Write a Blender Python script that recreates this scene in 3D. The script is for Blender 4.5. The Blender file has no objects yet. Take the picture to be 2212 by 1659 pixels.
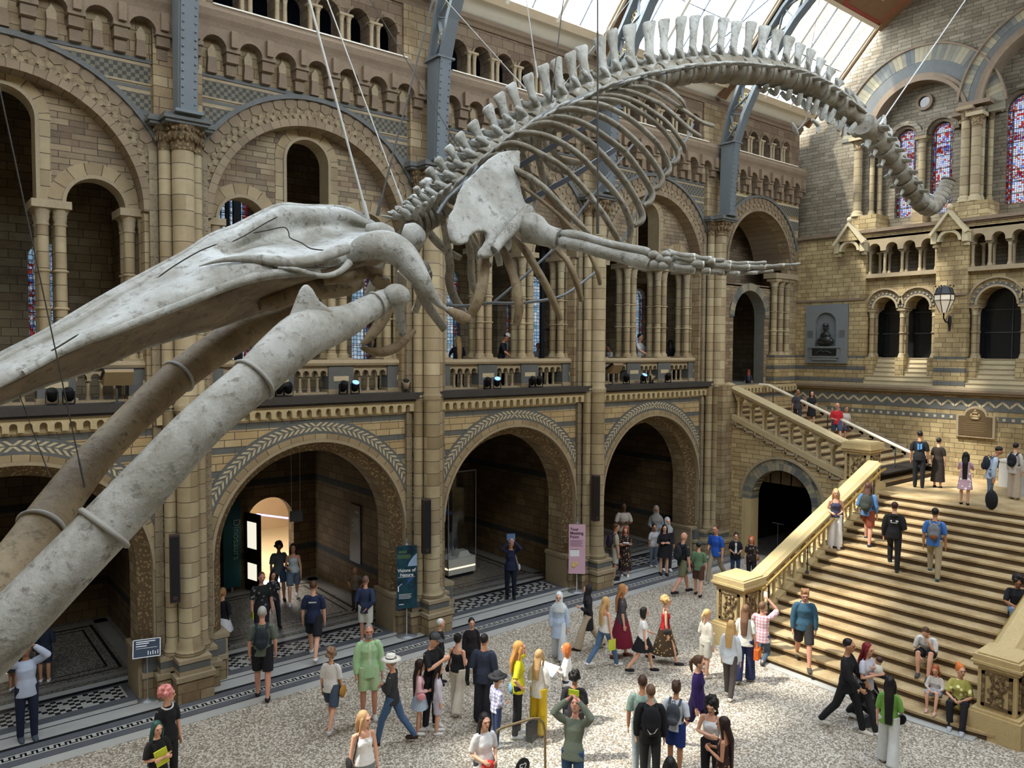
import bpy, math, random
from mathutils import Vector, Matrix
PI = math.pi
COL = bpy.context.scene.collection
rnd = random.Random(7)

class MB:
    """collects faces for ONE mesh; T maps local (u, d, z) to world"""
    def __init__(s, T=None):
        s.v = []; s.f = []; s.mi = []; s.sm = []; s.uv = []; s.T = T; s.has_uv = False
    def add(s, vs, fs, mi=0, sm=False, uv=None):
        n = len(s.v)
        if s.T: vs = [s.T(*p) for p in vs]
        s.v.extend([tuple(p) for p in vs])
        for i, f in enumerate(fs):
            s.f.append([n + j for j in f]); s.mi.append(mi); s.sm.append(sm)
            if uv is not None:
                s.uv.append([uv[j] for j in f]); s.has_uv = True
            else: s.uv.append(None)
    def box(s, x0, x1, y0, y1, z0, z1, mi=0):
        s.add([(x0,y0,z0),(x1,y0,z0),(x1,y1,z0),(x0,y1,z0),(x0,y0,z1),(x1,y0,z1),(x1,y1,z1),(x0,y1,z1)],
              [(0,3,2,1),(4,5,6,7),(0,1,5,4),(1,2,6,5),(2,3,7,6),(3,0,4,7)], mi)
    def obox(s, c, ax, ay, az, mi=0):
        """oriented box, centre c and half-axis vectors"""
        c = Vector(c); ax = Vector(ax); ay = Vector(ay); az = Vector(az); vs = []
        for k in (-1, 1):
            for (i, j) in ((-1,-1),(1,-1),(1,1),(-1,1)): vs.append(c + ax*i + ay*j + az*k)
        s.add(vs, [(0,3,2,1),(4,5,6,7),(0,1,5,4),(1,2,6,5),(2,3,7,6),(3,0,4,7)], mi)
    def bar(s, a, b, w, h=None, mi=0, up=(0,0,1)):
        a = Vector(a); b = Vector(b); d = b - a; h = h or w
        u = Vector(up)
        if abs(d.normalized().dot(u)) > .98: u = Vector((1,0,0))
        x = d.cross(u).normalized(); y = x.cross(d).normalized()
        s.obox((a+b)/2, d/2, x*w/2, y*h/2, mi)
    def prism(s, poly, y0, y1, mi=0):
        """polygon in (x,z) extruded along y"""
        n = len(poly)
        vs = [(x, y0, z) for x, z in poly] + [(x, y1, z) for x, z in poly]
        s.add(vs, [list(range(n)), list(range(2*n-1, n-1, -1))] + [(i, i+n, (i+1) % n + n, (i+1) % n) for i in range(n)], mi)
    def prismx(s, poly, x0, x1, mi=0):
        """polygon in (y,z) extruded along x"""
        n = len(poly)
        vs = [(x0, y, z) for y, z in poly] + [(x1, y, z) for y, z in poly]
        s.add(vs, [list(range(n)), list(range(2*n-1, n-1, -1))] + [(i, i+n, (i+1) % n + n, (i+1) % n) for i in range(n)], mi)
    def prismz(s, poly, z0, z1, mi=0):
        n = len(poly)
        vs = [(x, y, z0) for x, y in poly] + [(x, y, z1) for x, y in poly]
        s.add(vs, [list(range(n-1, -1, -1)), list(range(n, 2*n))] + [(i, (i+1) % n, (i+1) % n + n, i+n) for i in range(n)], mi)
    def lathe(s, prof, c=(0,0,0), n=12, mi=0, sm=True, a0=0, a1=2*PI):
        """prof [(r,z)] around z at c"""
        full = abs(a1-a0-2*PI) < 1e-6; m = n if full else n+1
        vs = []
        for r, z in prof:
            for i in range(m):
                a = a0 + (a1-a0)*i/n
                vs.append((c[0]+r*math.cos(a), c[1]+r*math.sin(a), c[2]+z))
        fs = []
        for j in range(len(prof)-1):
            for i in range(n):
                k = (i+1) % m
                fs.append((j*m+i, j*m+k, (j+1)*m+k, (j+1)*m+i))
        s.add(vs, fs, mi, sm)
        if full:
            if prof[0][0] > 1e-4: s.add(vs[:m], [list(range(m-1,-1,-1))], mi)
            if prof[-1][0] > 1e-4: s.add(vs[-m:], [list(range(m))], mi)
    def tube(s, pts, rad, n=8, mi=0, sm=True, cap=True, flat=None, ref=None):
        """pts polyline, rad radius or list; flat=(k) squashes one axis"""
        pts = [Vector(p) for p in pts]; N = len(pts)
        if not hasattr(rad, '__len__'): rad = [rad]*N
        vs = []; prev = None
        for i in range(N):
            t = (pts[min(i+1,N-1)] - pts[max(i-1,0)])
            if t.length < 1e-9: t = Vector((0,0,1))
            t.normalize()
            if prev is None:
                u = Vector(ref) if ref else (Vector((0,0,1)) if abs(t.z) < .9 else Vector((1,0,0)))
            else: u = prev
            u = (u - t*u.dot(t))
            if u.length < 1e-6: u = t.orthogonal()
            u.normalize(); w = t.cross(u); prev = u
            r = rad[i]
            if hasattr(r, '__len__'): ra, rb = r
            else: ra, rb = r, r*(flat or 1)
            for k in range(n):
                a = 2*PI*k/n
                vs.append(pts[i] + u*math.cos(a)*ra + w*math.sin(a)*rb)
        fs = [(i*n+k, i*n+(k+1)%n, (i+1)*n+(k+1)%n, (i+1)*n+k) for i in range(N-1) for k in range(n)]
        s.add(vs, fs, mi, sm)
        if cap:
            s.add(vs[:n], [list(range(n-1,-1,-1))], mi, sm); s.add(vs[-n:], [list(range(n))], mi, sm)
    def ball(s, c, r, n=10, m=7, mi=0, R=None):
        """ellipsoid; r scalar or triple; R rotation matrix"""
        if not hasattr(r, '__len__'): r = (r, r, r)
        c = Vector(c); vs = [];
        for j in range(1, m):
            th = PI*j/m
            for i in range(n):
                a = 2*PI*i/n
                p = Vector((r[0]*math.sin(th)*math.cos(a), r[1]*math.sin(th)*math.sin(a), r[2]*math.cos(th)))
                vs.append(c + (R @ p if R else p))
        t = Vector((0,0,r[2])); t = R @ t if R else t
        vs += [c+t, c-t]; T_, B_ = len(vs)-2, len(vs)-1
        fs = [(j*n+i, (j+1)*n+i, (j+1)*n+(i+1)%n, j*n+(i+1)%n) for j in range(m-2) for i in range(n)]
        fs += [(T_, i, (i+1)%n) for i in range(n)] + [(B_, (m-2)*n+(i+1)%n, (m-2)*n+i) for i in range(n)]
        s.add(vs, fs, mi, True)
    def ring(s, cx, cz, r0, r1, y0, y1, n=32, a0=0, a1=PI, mi=0, mi_s=None, y0b=None):
        """arch ring: annulus in XZ from angle a0..a1, front at y0, back at y1, UV on the front; y0b: depth of front at r0 (splay)"""
        if mi_s is None: mi_s = mi
        yi = y0 if y0b is None else y0b
        rm = (r0+r1)/2
        for i in range(n):
            A = a0+(a1-a0)*i/n; Bn = a0+(a1-a0)*(i+1)/n
            c0, s0, c1, s1 = math.cos(A), math.sin(A), math.cos(Bn), math.sin(Bn)
            P = lambda r, c, q, y: (cx+r*c, y, cz+r*q)
            s.add([P(r0,c0,s0,yi),P(r1,c0,s0,y0),P(r1,c1,s1,y0),P(r0,c1,s1,yi)], [(0,1,2,3)], mi, False, [(A*rm,0),(A*rm,r1-r0),(Bn*rm,r1-r0),(Bn*rm,0)])
            s.add([P(r0,c0,s0,yi),P(r0,c1,s1,yi),P(r0,c1,s1,y1),P(r0,c0,s0,y1)], [(0,1,2,3)], mi_s, False, [(A*r0,0),(Bn*r0,0),(Bn*r0,abs(y1-yi)),(A*r0,abs(y1-yi))])
            s.add([P(r1,c0,s0,y0),P(r1,c0,s0,y1),P(r1,c1,s1,y1),P(r1,c1,s1,y0)], [(0,1,2,3)], mi_s, False, [(A*r1,0),(A*r1,.1),(Bn*r1,.1),(Bn*r1,0)])
    def arch_wall(s, x0, x1, z0, z1, y0, y1, ops, mi=0, n=16, mi_s=None):
        """wall slab with round arched openings ops=[(cx,hw,zbase,zspring)]; zbase None = z0"""
        if mi_s is None: mi_s = mi
        ops = sorted(ops); xs = []
        cur = x0
        def quad(xa, xb, za0, zb0, za1, zb1):
            for y in (y0, y1):
                s.add([(xa,y,za0),(xb,y,zb0),(xb,y,zb1),(xa,y,za1)], [(0,1,2,3)], mi)
        for (cx, hw, zb, zs) in ops:
            a, b = cx-hw, cx+hw
            if a > cur: quad(cur, a, z0, z0, z1, z1)
            if zb is not None and zb > z0:
                quad(a, b, z0, z0, zb, zb); s.add([(a,y0,zb),(b,y0,zb),(b,y1,zb),(a,y1,zb)], [(0,1,2,3)], mi_s)
            base = z0 if zb is None else max(z0, zb)
            prev = None
            for i in range(n+1):
                t = PI - PI*i/n; x = cx+hw*math.cos(t); z = zs+hw*math.sin(t)
                if prev:
                    quad(prev[0], x, prev[1], z, z1, z1)
                    s.add([(prev[0],y0,prev[1]),(x,y0,z),(x,y1,z),(prev[0],y1,prev[1])], [(0,1,2,3)], mi_s, True)
                prev = (x, z)
            if zs > base:
                for x in (a, b): s.add([(x,y0,base),(x,y1,base),(x,y1,zs),(x,y0,zs)], [(0,1,2,3)], mi_s)
            cur = b
        if cur < x1: quad(cur, x1, z0, z0, z1, z1)
        s.add([(x0,y0,z1),(x1,y0,z1),(x1,y1,z1),(x0,y1,z1)], [(0,1,2,3)], mi)
        for x in (x0, x1): s.add([(x,y0,z0),(x,y1,z0),(x,y1,z1),(x,y0,z1)], [(0,1,2,3)], mi)
    def build(s, name, mats, parent=None, loc=None, rotz=0):
        me = bpy.data.meshes.new(name); me.from_pydata(s.v, [], s.f)
        if not isinstance(mats, (list, tuple)): mats = [mats]
        for m in mats: me.materials.append(M[m] if isinstance(m, str) else m)
        me.polygons.foreach_set('material_index', s.mi); me.polygons.foreach_set('use_smooth', s.sm)
        if s.has_uv:
            uvl = me.uv_layers.new(name='UVMap'); flat = []
            for f, u in zip(s.f, s.uv):
                for k in range(len(f)): flat.extend(u[k] if u else (0.0, 0.0))
            uvl.data.foreach_set('uv', flat)
        me.update()
        o = bpy.data.objects.new(name, me); COL.objects.link(o)
        if parent: o.parent = parent
        if loc is not None: o.location = loc
        o.rotation_euler[2] = rotz
        return o

def tag(o, label=None, cat=None, group=None, kind=None):
    if label: o['label'] = label
    if cat: o['category'] = cat
    if group: o['group'] = group
    if kind: o['kind'] = kind
    return o
def struct(o, label=None, cat=None):
    o['kind'] = 'structure'
    if label: o['label'] = label
    if cat: o['category'] = cat
    return o
def empty(name, loc=(0,0,0), rz=0, label=None, cat=None, group=None, kind=None):
    o = bpy.data.objects.new(name, None); COL.objects.link(o); o.location = loc; o.rotation_euler[2] = rz
    return tag(o, label, cat, group, kind)
KIDS = {}
def copy_tree(o, loc=None, label=None, parent=None):
    c = o.copy(); COL.objects.link(c)
    if parent: c.parent = parent
    for ch in list(o.children): copy_tree(ch, None, None, c)
    if loc is not None: c.location = loc
    if label: c['label'] = label
    return c

# camera geometry of the photograph (2212 x 1659), fitted to the hall's own straight lines
FPX, CXP, CYP, CAMZ = 1661.0, 1106.0, 829.5, 7.3
def _ray(px, py): return Vector((px-CXP, -(py-CYP), -FPX))
_vx = _ray(3162, 763).normalized()
_vy = _ray(-236, 748); _vy = (_vy - _vx*_vx.dot(_vy)).normalized()
_vz = _vx.cross(_vy)
RW = Matrix((_vx, _vy, _vz))            # camera space -> world
CAM = Vector((0, 0, CAMZ))
def onY(px, py, Y): d = RW @ _ray(px, py); return CAM + d*(Y/d.y)
def onX(px, py, X): d = RW @ _ray(px, py); return CAM + d*(X/d.x)
def onZ(px, py, Z): d = RW @ _ray(px, py); return CAM + d*((Z-CAMZ)/d.z)
cam_d = bpy.data.cameras.new('camera'); cam = bpy.data.objects.new('camera', cam_d); COL.objects.link(cam)
cam_d.sensor_fit = 'HORIZONTAL'; cam_d.sensor_width = 36; cam_d.lens = 36*FPX/2212; cam_d.clip_start = .05; cam_d.clip_end = 300
cam.matrix_world = Matrix.Translation(CAM) @ RW.to_4x4()
bpy.context.scene.camera = cam

C1, B = 1.74, 6.04
BAYC = [C1+B*k for k in range(4)]
PIERX = [C1-B/2+B*k for k in range(5)]     # -1.28 4.76 10.8 16.84 22.88
YW, XE, YC = 17.0, 28.5, 8.25
M = {}
class NG:
    def __init__(s, name, rough=.8):
        s.m = bpy.data.materials.new(name); s.m.use_nodes = True; s.nt = s.m.node_tree
        s.b = s.nt.nodes['Principled BSDF']; s.b.inputs['Roughness'].default_value = rough
        s.b.inputs['Specular IOR Level'].default_value = .3
        M[name] = s.m
    def n(s, t, **kw):
        nd = s.nt.nodes.new(t)
        for k, v in kw.items():
            if k.startswith('i_'): nd.inputs[int(k[2:])].default_value = v
            else: setattr(nd, k, v)
        return nd
    def l(s, a, b): s.nt.links.new(a, b)
    def math(s, op, a, b=None, c=None):
        nd = s.nt.nodes.new('ShaderNodeMath'); nd.operation = op
        for i, v in enumerate((a, b, c)):
            if v is None: continue
            if isinstance(v, (int, float)): nd.inputs[i].default_value = v
            else: s.l(v, nd.inputs[i])
        return nd.outputs[0]
    def mix(s, fac, a, b, mode='MIX'):
        nd = s.nt.nodes.new('ShaderNodeMix'); nd.data_type = 'RGBA'; nd.blend_type = mode
        for sock, v in ((nd.inputs[0], fac), (nd.inputs[6], a), (nd.inputs[7], b)):
            if isinstance(v, (int, float)): sock.default_value = v
            elif isinstance(v, (tuple, list)): sock.default_value = (*v, 1) if len(v) == 3 else v
            else: s.l(v, sock)
        return nd.outputs[2]
    def ramp(s, fac, stops, interp='LINEAR'):
        nd = s.nt.nodes.new('ShaderNodeValToRGB'); cr = nd.color_ramp; cr.interpolation = interp
        while len(cr.elements) < len(stops): cr.elements.new(.5)
        for e, (p, c) in zip(cr.elements, stops):
            e.position = p; e.color = (*c, 1) if len(c) == 3 else c
        s.l(fac, nd.inputs[0]); return nd.outputs[0]
    def noise(s, vec, scale, detail=4, rough=.6, out=0):
        nd = s.n('ShaderNodeTexNoise'); nd.inputs['Scale'].default_value = scale; nd.inputs['Detail'].default_value = detail; nd.inputs['Roughness'].default_value = rough
        if vec is not None: s.l(vec, nd.inputs['Vector'])
        return nd.outputs[out]
    def bump(s, h, strength=.3, dist=.02):
        nd = s.n('ShaderNodeBump'); nd.inputs['Strength'].default_value = strength; nd.inputs['Distance'].default_value = dist
        s.l(h, nd.inputs['Height']); s.l(nd.outputs[0], s.b.inputs['Normal'])
    def pos(s): return s.n('ShaderNodeNewGeometry').outputs['Position']
    def obj(s): return s.n('ShaderNodeTexCoord').outputs['Object']
    def col(s, c):
        if isinstance(c, (tuple, list)): s.b.inputs['Base Color'].default_value = (*c, 1)
        else: s.l(c, s.b.inputs['Base Color'])
def lin(r, g, b):
    f = lambda c: (c/255/12.92 if c/255 <= .04045 else ((c/255+.055)/1.055)**2.4)
    return (f(r), f(g), f(b))

def plain(name, c, rough=.8, var=.15, scale=6, bump=.0, metal=0.0):
    g = NG(name, rough)
    if var > 0:
        nz = g.noise(g.obj(), scale)
        g.col(g.mix(nz, tuple(x*(1-var) for x in c), tuple(min(1, x*(1+var)) for x in c)))
        if bump: g.bump(nz, bump, .02)
    else: g.col(c)
    g.b.inputs['Metallic'].default_value = metal
    return g
def brick(name, c1, c2, mort, bw=.5, bh=.21, rough=.85, bump=.25, bands=None, msize=.008, dirt=.3, off=.5, c3=None):
    g = NG(name, rough); P = g.pos()
    sp = g.n('ShaderNodeSeparateXYZ'); g.l(P, sp.inputs[0])
    u = g.math('ADD', sp.outputs[0], sp.outputs[1]); cb = g.n('ShaderNodeCombineXYZ'); g.l(u, cb.inputs[0]); g.l(sp.outputs[2], cb.inputs[1])
    bt = g.n('ShaderNodeTexBrick'); g.l(cb.outputs[0], bt.inputs['Vector']); bt.offset = off; bt.squash = .72; bt.squash_frequency = 3
    bt.inputs['Scale'].default_value = 1; bt.inputs['Mortar Size'].default_value = msize; bt.inputs['Mortar Smooth'].default_value = .1
    bt.inputs['Brick Width'].default_value = bw; bt.inputs['Row Height'].default_value = bh
    bt.inputs['Color1'].default_value = (*c1, 1); bt.inputs['Color2'].default_value = (*c2, 1); bt.inputs['Mortar'].default_value = (*mort, 1)
    colr = bt.outputs['Color']
    if c3:
        nz0 = g.noise(P, 1.7, 2); colr = g.mix(g.ramp(nz0, [(.5, (0,0,0)), (.66, (1,1,1))]), colr, g.mix(.55, colr, c3))
    if bands:
        z0, per, w, gc = bands
        fr = g.math('FRACT', g.math('DIVIDE', g.math('SUBTRACT', sp.outputs[2], z0), per))
        msk = g.math('LESS_THAN', fr, w/per)
        colr = g.mix(msk, colr, g.mix(bt.outputs['Fac'], gc, mort))
    nz = g.noise(P, 2.3, 5, .65)
    colr = g.mix(dirt, colr, g.ramp(nz, [(.3, (.35,.33,.3)), (.7, (1.0,1.0,1.0))]), 'MULTIPLY')
    nf = g.noise(P, 30, 3)
    colr = g.mix(.25, colr, nf, 'OVERLAY')
    g.col(colr)
    h = g.math('ADD', g.math('MULTIPLY', bt.outputs['Fac'], -1.0), g.math('MULTIPLY', nf, .3))
    g.bump(h, bump, .015)
    return g
BUFF1, BUFF2, BROWN, MORT = lin(172,155,122), lin(144,123,92), lin(122,100,78), lin(84,73,58)
GREYST = lin(100,101,98)
brick('buff_ashlar', BUFF1, BUFF2, MORT, c3=BROWN)
brick('banded_ashlar', lin(186,166,126), lin(176,150,108), MORT, .52, .17, bands=(4.46, .51, .15, GREYST))
brick('coursed_stone', lin(164,146,116), lin(116,100,82), MORT, .46, .125, c3=lin(138,110,88), dirt=.35)
brick('end_ashlar', lin(188,168,124), lin(156,136,96), MORT, .44, .165, c3=lin(120,100,74), bands=None)
brick('gable_ashlar', lin(146,137,118), lin(118,108,90), lin(70,64,54), .5, .13, dirt=.4)
brick('end_banded', lin(186,166,122), lin(156,134,94), MORT, .44, .165, bands=(6.55, .46, .16, GREYST))
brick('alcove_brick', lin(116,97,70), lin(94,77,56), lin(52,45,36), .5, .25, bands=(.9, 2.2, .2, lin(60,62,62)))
brick('stair_ashlar', lin(190,168,124), lin(160,138,98), MORT, .5, .16, dirt=.2)
def mould(name, c, var=.2, bump=.2):
    g = NG(name, .8); P = g.pos(); nz = g.noise(P, 2.6, 5, .7); nf = g.noise(P, 28, 3)
    k = g.mix(nz, tuple(x*(1-var*1.6) for x in c), tuple(x*(1+var) for x in c)); g.col(g.mix(.25, k, nf, 'OVERLAY')); g.bump(nf, bump, .012)
    return g
mould('moulding_stone', lin(158,142,114)); mould('grey_stone', GREYST); mould('brown_stone', lin(126,109,90)); mould('dark_ledge', lin(62,58,54)); mould('pale_stone', lin(190,176,144), .12)
def drum(name, c1, c2):
    g = NG(name, .8); P = g.pos(); sp = g.n('ShaderNodeSeparateXYZ'); g.l(P, sp.inputs[0])
    q = g.math('DIVIDE', sp.outputs[2], .315); fr = g.math('FRACT', q); fl = g.math('FLOOR', q)
    j = g.math('LESS_THAN', fr, .045)
    wn = g.n('ShaderNodeTexWhiteNoise'); wn.noise_dimensions = '2D'; cb = g.n('ShaderNodeCombineXYZ'); g.l(fl, cb.inputs[0])
    g.l(g.math('FLOOR', g.math('DIVIDE', g.math('ADD', sp.outputs[0], 100.1), .45)), cb.inputs[1]); g.l(cb.outputs[0], wn.inputs['Vector'])
    k = g.mix(wn.outputs[0], c1, c2); nz = g.noise(P, 3, 5, .7)
    k = g.mix(.35, k, g.ramp(nz, [(.3, (.4,.38,.34)), (.7, (1,1,1))]), 'MULTIPLY')
    g.col(g.mix(j, k, lin(70,60,48))); g.bump(g.math('MULTIPLY', j, -1.0), .4, .015)
drum('shaft_stone', lin(178,162,128), lin(148,130,100)); drum('pilaster_stone', lin(150,136,110), lin(126,112,90))
def voussoir(name, c1, c2, w=.3):
    g = NG(name, .8); uv = g.n('ShaderNodeTexCoord').outputs['UV']; P = g.pos()
    sp = g.n('ShaderNodeSeparateXYZ'); g.l(uv, sp.inputs[0])
    q = g.math('DIVIDE', g.math('ADD', sp.outputs[0], 20.0), w); fr = g.math('FRACT', q); fl = g.math('FLOOR', q)
    j = g.math('LESS_THAN', fr, .05); wn = g.n('ShaderNodeTexWhiteNoise'); wn.noise_dimensions = '1D'; g.l(fl, wn.inputs['W'])
    k = g.mix(wn.outputs[0], c1, c2); nz = g.noise(P, 3, 5, .7)
    k = g.mix(.35, k, g.ramp(nz, [(.3, (.45,.42,.38)), (.7, (1,1,1))]), 'MULTIPLY')
    g.col(g.mix(j, k, lin(76,66,52))); g.bump(g.math('MULTIPLY', j, -1.0), .4, .015)
voussoir('voussoir_buff', lin(172,154,120), lin(146,126,96)); voussoir('voussoir_brown', lin(146,129,104), lin(126,109,88), .22)
voussoir('voussoir_alternating', lin(160,150,122), lin(88,94,96), .15)
g = NG('carved_stone', .85); P = g.pos(); v = g.n('ShaderNodeTexVoronoi'); v.inputs['Scale'].default_value = 14; g.l(P, v.inputs['Vector'])
nz = g.noise(P, 9, 4, .8); h = g.math('ADD', v.outputs['Distance'], nz)
g.col(g.ramp(h, [(.35, lin(176,156,118)), (.75, lin(138,117,84)), (1.0, lin(98,80,56))])); g.bump(h, -1.0, .05)
g = NG('hexagon_stone', .85); uv = g.obj(); v = g.n('ShaderNodeTexVoronoi'); v.inputs['Scale'].default_value = 7; v.inputs['Randomness'].default_value = .35; g.l(uv, v.inputs['Vector'])
g.col(g.ramp(v.outputs['Distance'], [(.0, lin(160,143,114)), (.5, lin(134,118,92)), (.8, lin(108,94,74))])); g.bump(v.outputs['Distance'], -.7, .03)
def checker(name, ca, cb_, size):
    g = NG(name, .85); P = g.pos(); sp = g.n('ShaderNodeSeparateXYZ'); g.l(P, sp.inputs[0])
    cb = g.n('ShaderNodeCombineXYZ'); g.l(g.math('ADD', sp.outputs[0], sp.outputs[1]), cb.inputs[0]); g.l(sp.outputs[2], cb.inputs[1]); cb.inputs[2].default_value = .01
    ck = g.n('ShaderNodeTexChecker'); ck.inputs['Scale'].default_value = 1/size; g.l(cb.outputs[0], ck.inputs['Vector'])
    g.col(g.mix(ck.outputs['Fac'], ca, g.mix(g.noise(P, 9), cb_, tuple(x*.6 for x in cb_))))
checker('chequer_stone', lin(74,74,70), lin(128,121,102), .08)
# floors
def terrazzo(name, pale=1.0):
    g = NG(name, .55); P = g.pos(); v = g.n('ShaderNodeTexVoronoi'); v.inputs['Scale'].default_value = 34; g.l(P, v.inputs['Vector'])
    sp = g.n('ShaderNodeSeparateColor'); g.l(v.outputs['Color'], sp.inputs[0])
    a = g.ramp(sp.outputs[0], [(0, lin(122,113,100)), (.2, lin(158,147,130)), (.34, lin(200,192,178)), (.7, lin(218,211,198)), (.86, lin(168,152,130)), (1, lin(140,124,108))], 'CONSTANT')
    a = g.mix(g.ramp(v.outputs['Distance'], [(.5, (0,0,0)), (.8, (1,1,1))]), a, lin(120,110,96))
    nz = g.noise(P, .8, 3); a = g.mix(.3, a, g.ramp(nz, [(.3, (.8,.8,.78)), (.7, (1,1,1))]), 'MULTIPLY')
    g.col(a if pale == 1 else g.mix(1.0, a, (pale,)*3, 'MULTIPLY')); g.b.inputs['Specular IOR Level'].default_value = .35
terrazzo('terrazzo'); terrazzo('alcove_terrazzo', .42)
plain('pale_marble', lin(172,172,166), .4, .12, 3); plain('grey_marble', lin(92,94,98), .4, .15, 4); plain('black_marble', lin(30,31,34), .4, .2, 4)
plain('dim_marble', lin(128,126,120), .5, .15, 3)
plain('painted_iron', lin(100,107,110), .45, .08, 2); plain('iron_dark', lin(60,63,66), .5, .1, 3); plain('gilt_iron', lin(206,178,110), .5, .2, 9)
plain('white_paint', lin(222,216,200), .5, .06, 3); plain('cream_frame', lin(196,178,150), .5, .1, 3); plain('ceiling_wood', lin(120,88,60), .6, .25, 4)
plain('ceiling_green', lin(92,98,74), .7, .3, 9); plain('red_paint', lin(150,70,56), .6, .2, 8); plain('ceiling_dark', lin(70,56,44), .7, .2, 5)
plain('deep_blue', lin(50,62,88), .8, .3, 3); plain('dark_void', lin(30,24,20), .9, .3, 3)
g = NG('glass_pane', .05); nt = g.nt; out = nt.nodes['Material Output']
tr = g.n('ShaderNodeBsdfTransparent'); tr.inputs[0].default_value = (.93,.95,.96,1); gl = g.n('ShaderNodeBsdfGlossy'); gl.inputs['Roughness'].default_value = .05
mx = g.n('ShaderNodeMixShader'); mx.inputs[0].default_value = .05; g.l(tr.outputs[0], mx.inputs[1]); g.l(gl.outputs[0], mx.inputs[2]); g.l(mx.outputs[0], out.inputs['Surface']); nt.nodes.remove(g.b)
def stained(name, sc, cols, tcol=(.8,.85,.9)):
    """leaded coloured glass: coloured transparent cells between dark cames"""
    g = NG(name, .2); nt = g.nt; out = nt.nodes['Material Output']; P = g.pos()
    sp = g.n('ShaderNodeSeparateXYZ'); g.l(P, sp.inputs[0]); cb = g.n('ShaderNodeCombineXYZ')
    g.l(g.math('MULTIPLY', g.math('ADD', sp.outputs[0], sp.outputs[1]), sc), cb.inputs[0]); g.l(g.math('MULTIPLY', sp.outputs[2], sc), cb.inputs[1])
    v = g.n('ShaderNodeTexVoronoi'); v.inputs['Scale'].default_value = 1; v.inputs['Randomness'].default_value = .25; g.l(cb.outputs[0], v.inputs['Vector'])
    v2 = g.n('ShaderNodeTexVoronoi'); v2.feature = 'DISTANCE_TO_EDGE'; v2.inputs['Scale'].default_value = 1; v2.inputs['Randomness'].default_value = .25; g.l(cb.outputs[0], v2.inputs['Vector'])
    s2 = g.n('ShaderNodeSeparateColor'); g.l(v.outputs['Color'], s2.inputs[0])
    k = g.ramp(s2.outputs[0], cols, 'CONSTANT')
    k = g.mix(g.math('LESS_THAN', v2.outputs['Distance'], .06), k, (.02,.02,.03))
    tr = g.n('ShaderNodeBsdfTransparent'); g.l(k, tr.inputs[0]); tl = g.n('ShaderNodeBsdfTranslucent'); g.l(k, tl.inputs[0])
    mx = g.n('ShaderNodeMixShader'); mx.inputs[0].default_value = .3; g.l(tr.outputs[0], mx.inputs[1]); g.l(tl.outputs[0], mx.inputs[2]); g.l(mx.outputs[0], out.inputs['Surface']); nt.nodes.remove(g.b)
stained('stained_glass', 15, [(0, (.24,.24,.25)), (.34, (.22,.06,.05)), (.44, (.22,.22,.25)), (.66, (.14,.16,.24)), (.76, (.25,.23,.21)), (.93, (.22,.11,.09))])
stained('stained_red', 16, [(0, (.95,.3,.25)), (.35, (.97,.93,.93)), (.85, (.6,.65,.95))])
stained('pale_leaded_glass', 8, [(0, (.15,.17,.18)), (.4, (.18,.185,.19)), (.7, (.12,.15,.17))])
plain('bronze', lin(104,86,62), .45, .2, 6, 0, .4); plain('bronze_light', lin(138,118,86), .45, .1, 6, 0, .4); plain('dark_bronze', lin(48,48,46), .35, .25, 6, 0, .5)
mould('moulding_gold', lin(178,160,122), .12, .15); mould('gold_stone', lin(190,168,122), .12, .15)
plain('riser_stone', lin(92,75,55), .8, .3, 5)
plain('landing_stone', lin(178,154,116), .35, .12, 1.5)
plain('brass', lin(200,168,96), .3, .1, 5, 0, .8)
plain('cartilage', lin(206,206,198), .6, .08, 6)
plain('grey_metal', lin(150,152,154), .35, .05, 3, 0, .5); plain('banner_navy', lin(34,48,68), .5, 0); plain('white_ink', lin(232,232,232), .6, 0); plain('ink_purple', lin(64,44,84), .6, 0); plain('pink_card', lin(206,168,180), .6, .03)
plain('pale_blue', lin(150,176,206), .6, .1, 9); plain('mid_blue', lin(44,84,150), .6, .15, 9); plain('olive_ink', lin(70,96,66), .6, .3, 9); plain('speaker_black', lin(24,24,26), .5, 0); plain('speaker_brown', lin(60,46,42), .5, .05)
plain('dim_ink', lin(120,140,130), .6, 0); plain('dark_wood', lin(44,26,18), .4, .2, 4); plain('pale_wood', lin(190,168,130), .35, .1, 2); plain('next_wall', lin(176,150,116), .8, .2, 1); plain('orange_wall', lin(190,84,40), .7, .2, 2)
plain('slab_grey', lin(112,116,116), .6, .1, 2); plain('wheel_grey', lin(90,92,96), .5, 0); plain('bag_grey', lin(110,114,118), .7, .1); plain('statue_marble', lin(214,212,204), .4, .08, 2); plain('banner_teal2', lin(10,70,78), .6, .1, 2)
g = NG('banner_teal', .5); P = g.obj(); g.col(g.ramp(g.noise(P, 3, 3), [(.35, lin(14,40,50)), (.6, lin(28,70,84)), (.75, lin(30,60,66))]))
def glow(name, c, s):
    g = NG(name, .5); g.col(c); g.b.inputs['Emission Color'].default_value = (*c, 1); g.b.inputs['Emission Strength'].default_value = s
glow('warm_glow', (1,.72,.4), 1.4); glow('violet_glow', (.35,.25,1), 1.6); glow('lens_blue', (.2,.4,1), .8); glow('lantern_glass', (.8,.7,.55), .08); glow('glass_glow', (.9,.85,.7), .6)

plain('strap_grey', lin(150,148,142), .6, .1, 5); plain('crack_dark', lin(52,48,42), .9, 0); plain('pale_rail', lin(220,210,186), .35, .04, 4)
mould('corbel_stone', lin(182,164,126), .15)
g = NG('dark_glass', .12); g.col((.012,.014,.016)); g.b.inputs['Specular IOR Level'].default_value = .5
brick('brown_ashlar', lin(142,124,102), lin(116,98,80), MORT, .4, .24, dirt=.3)
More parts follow.
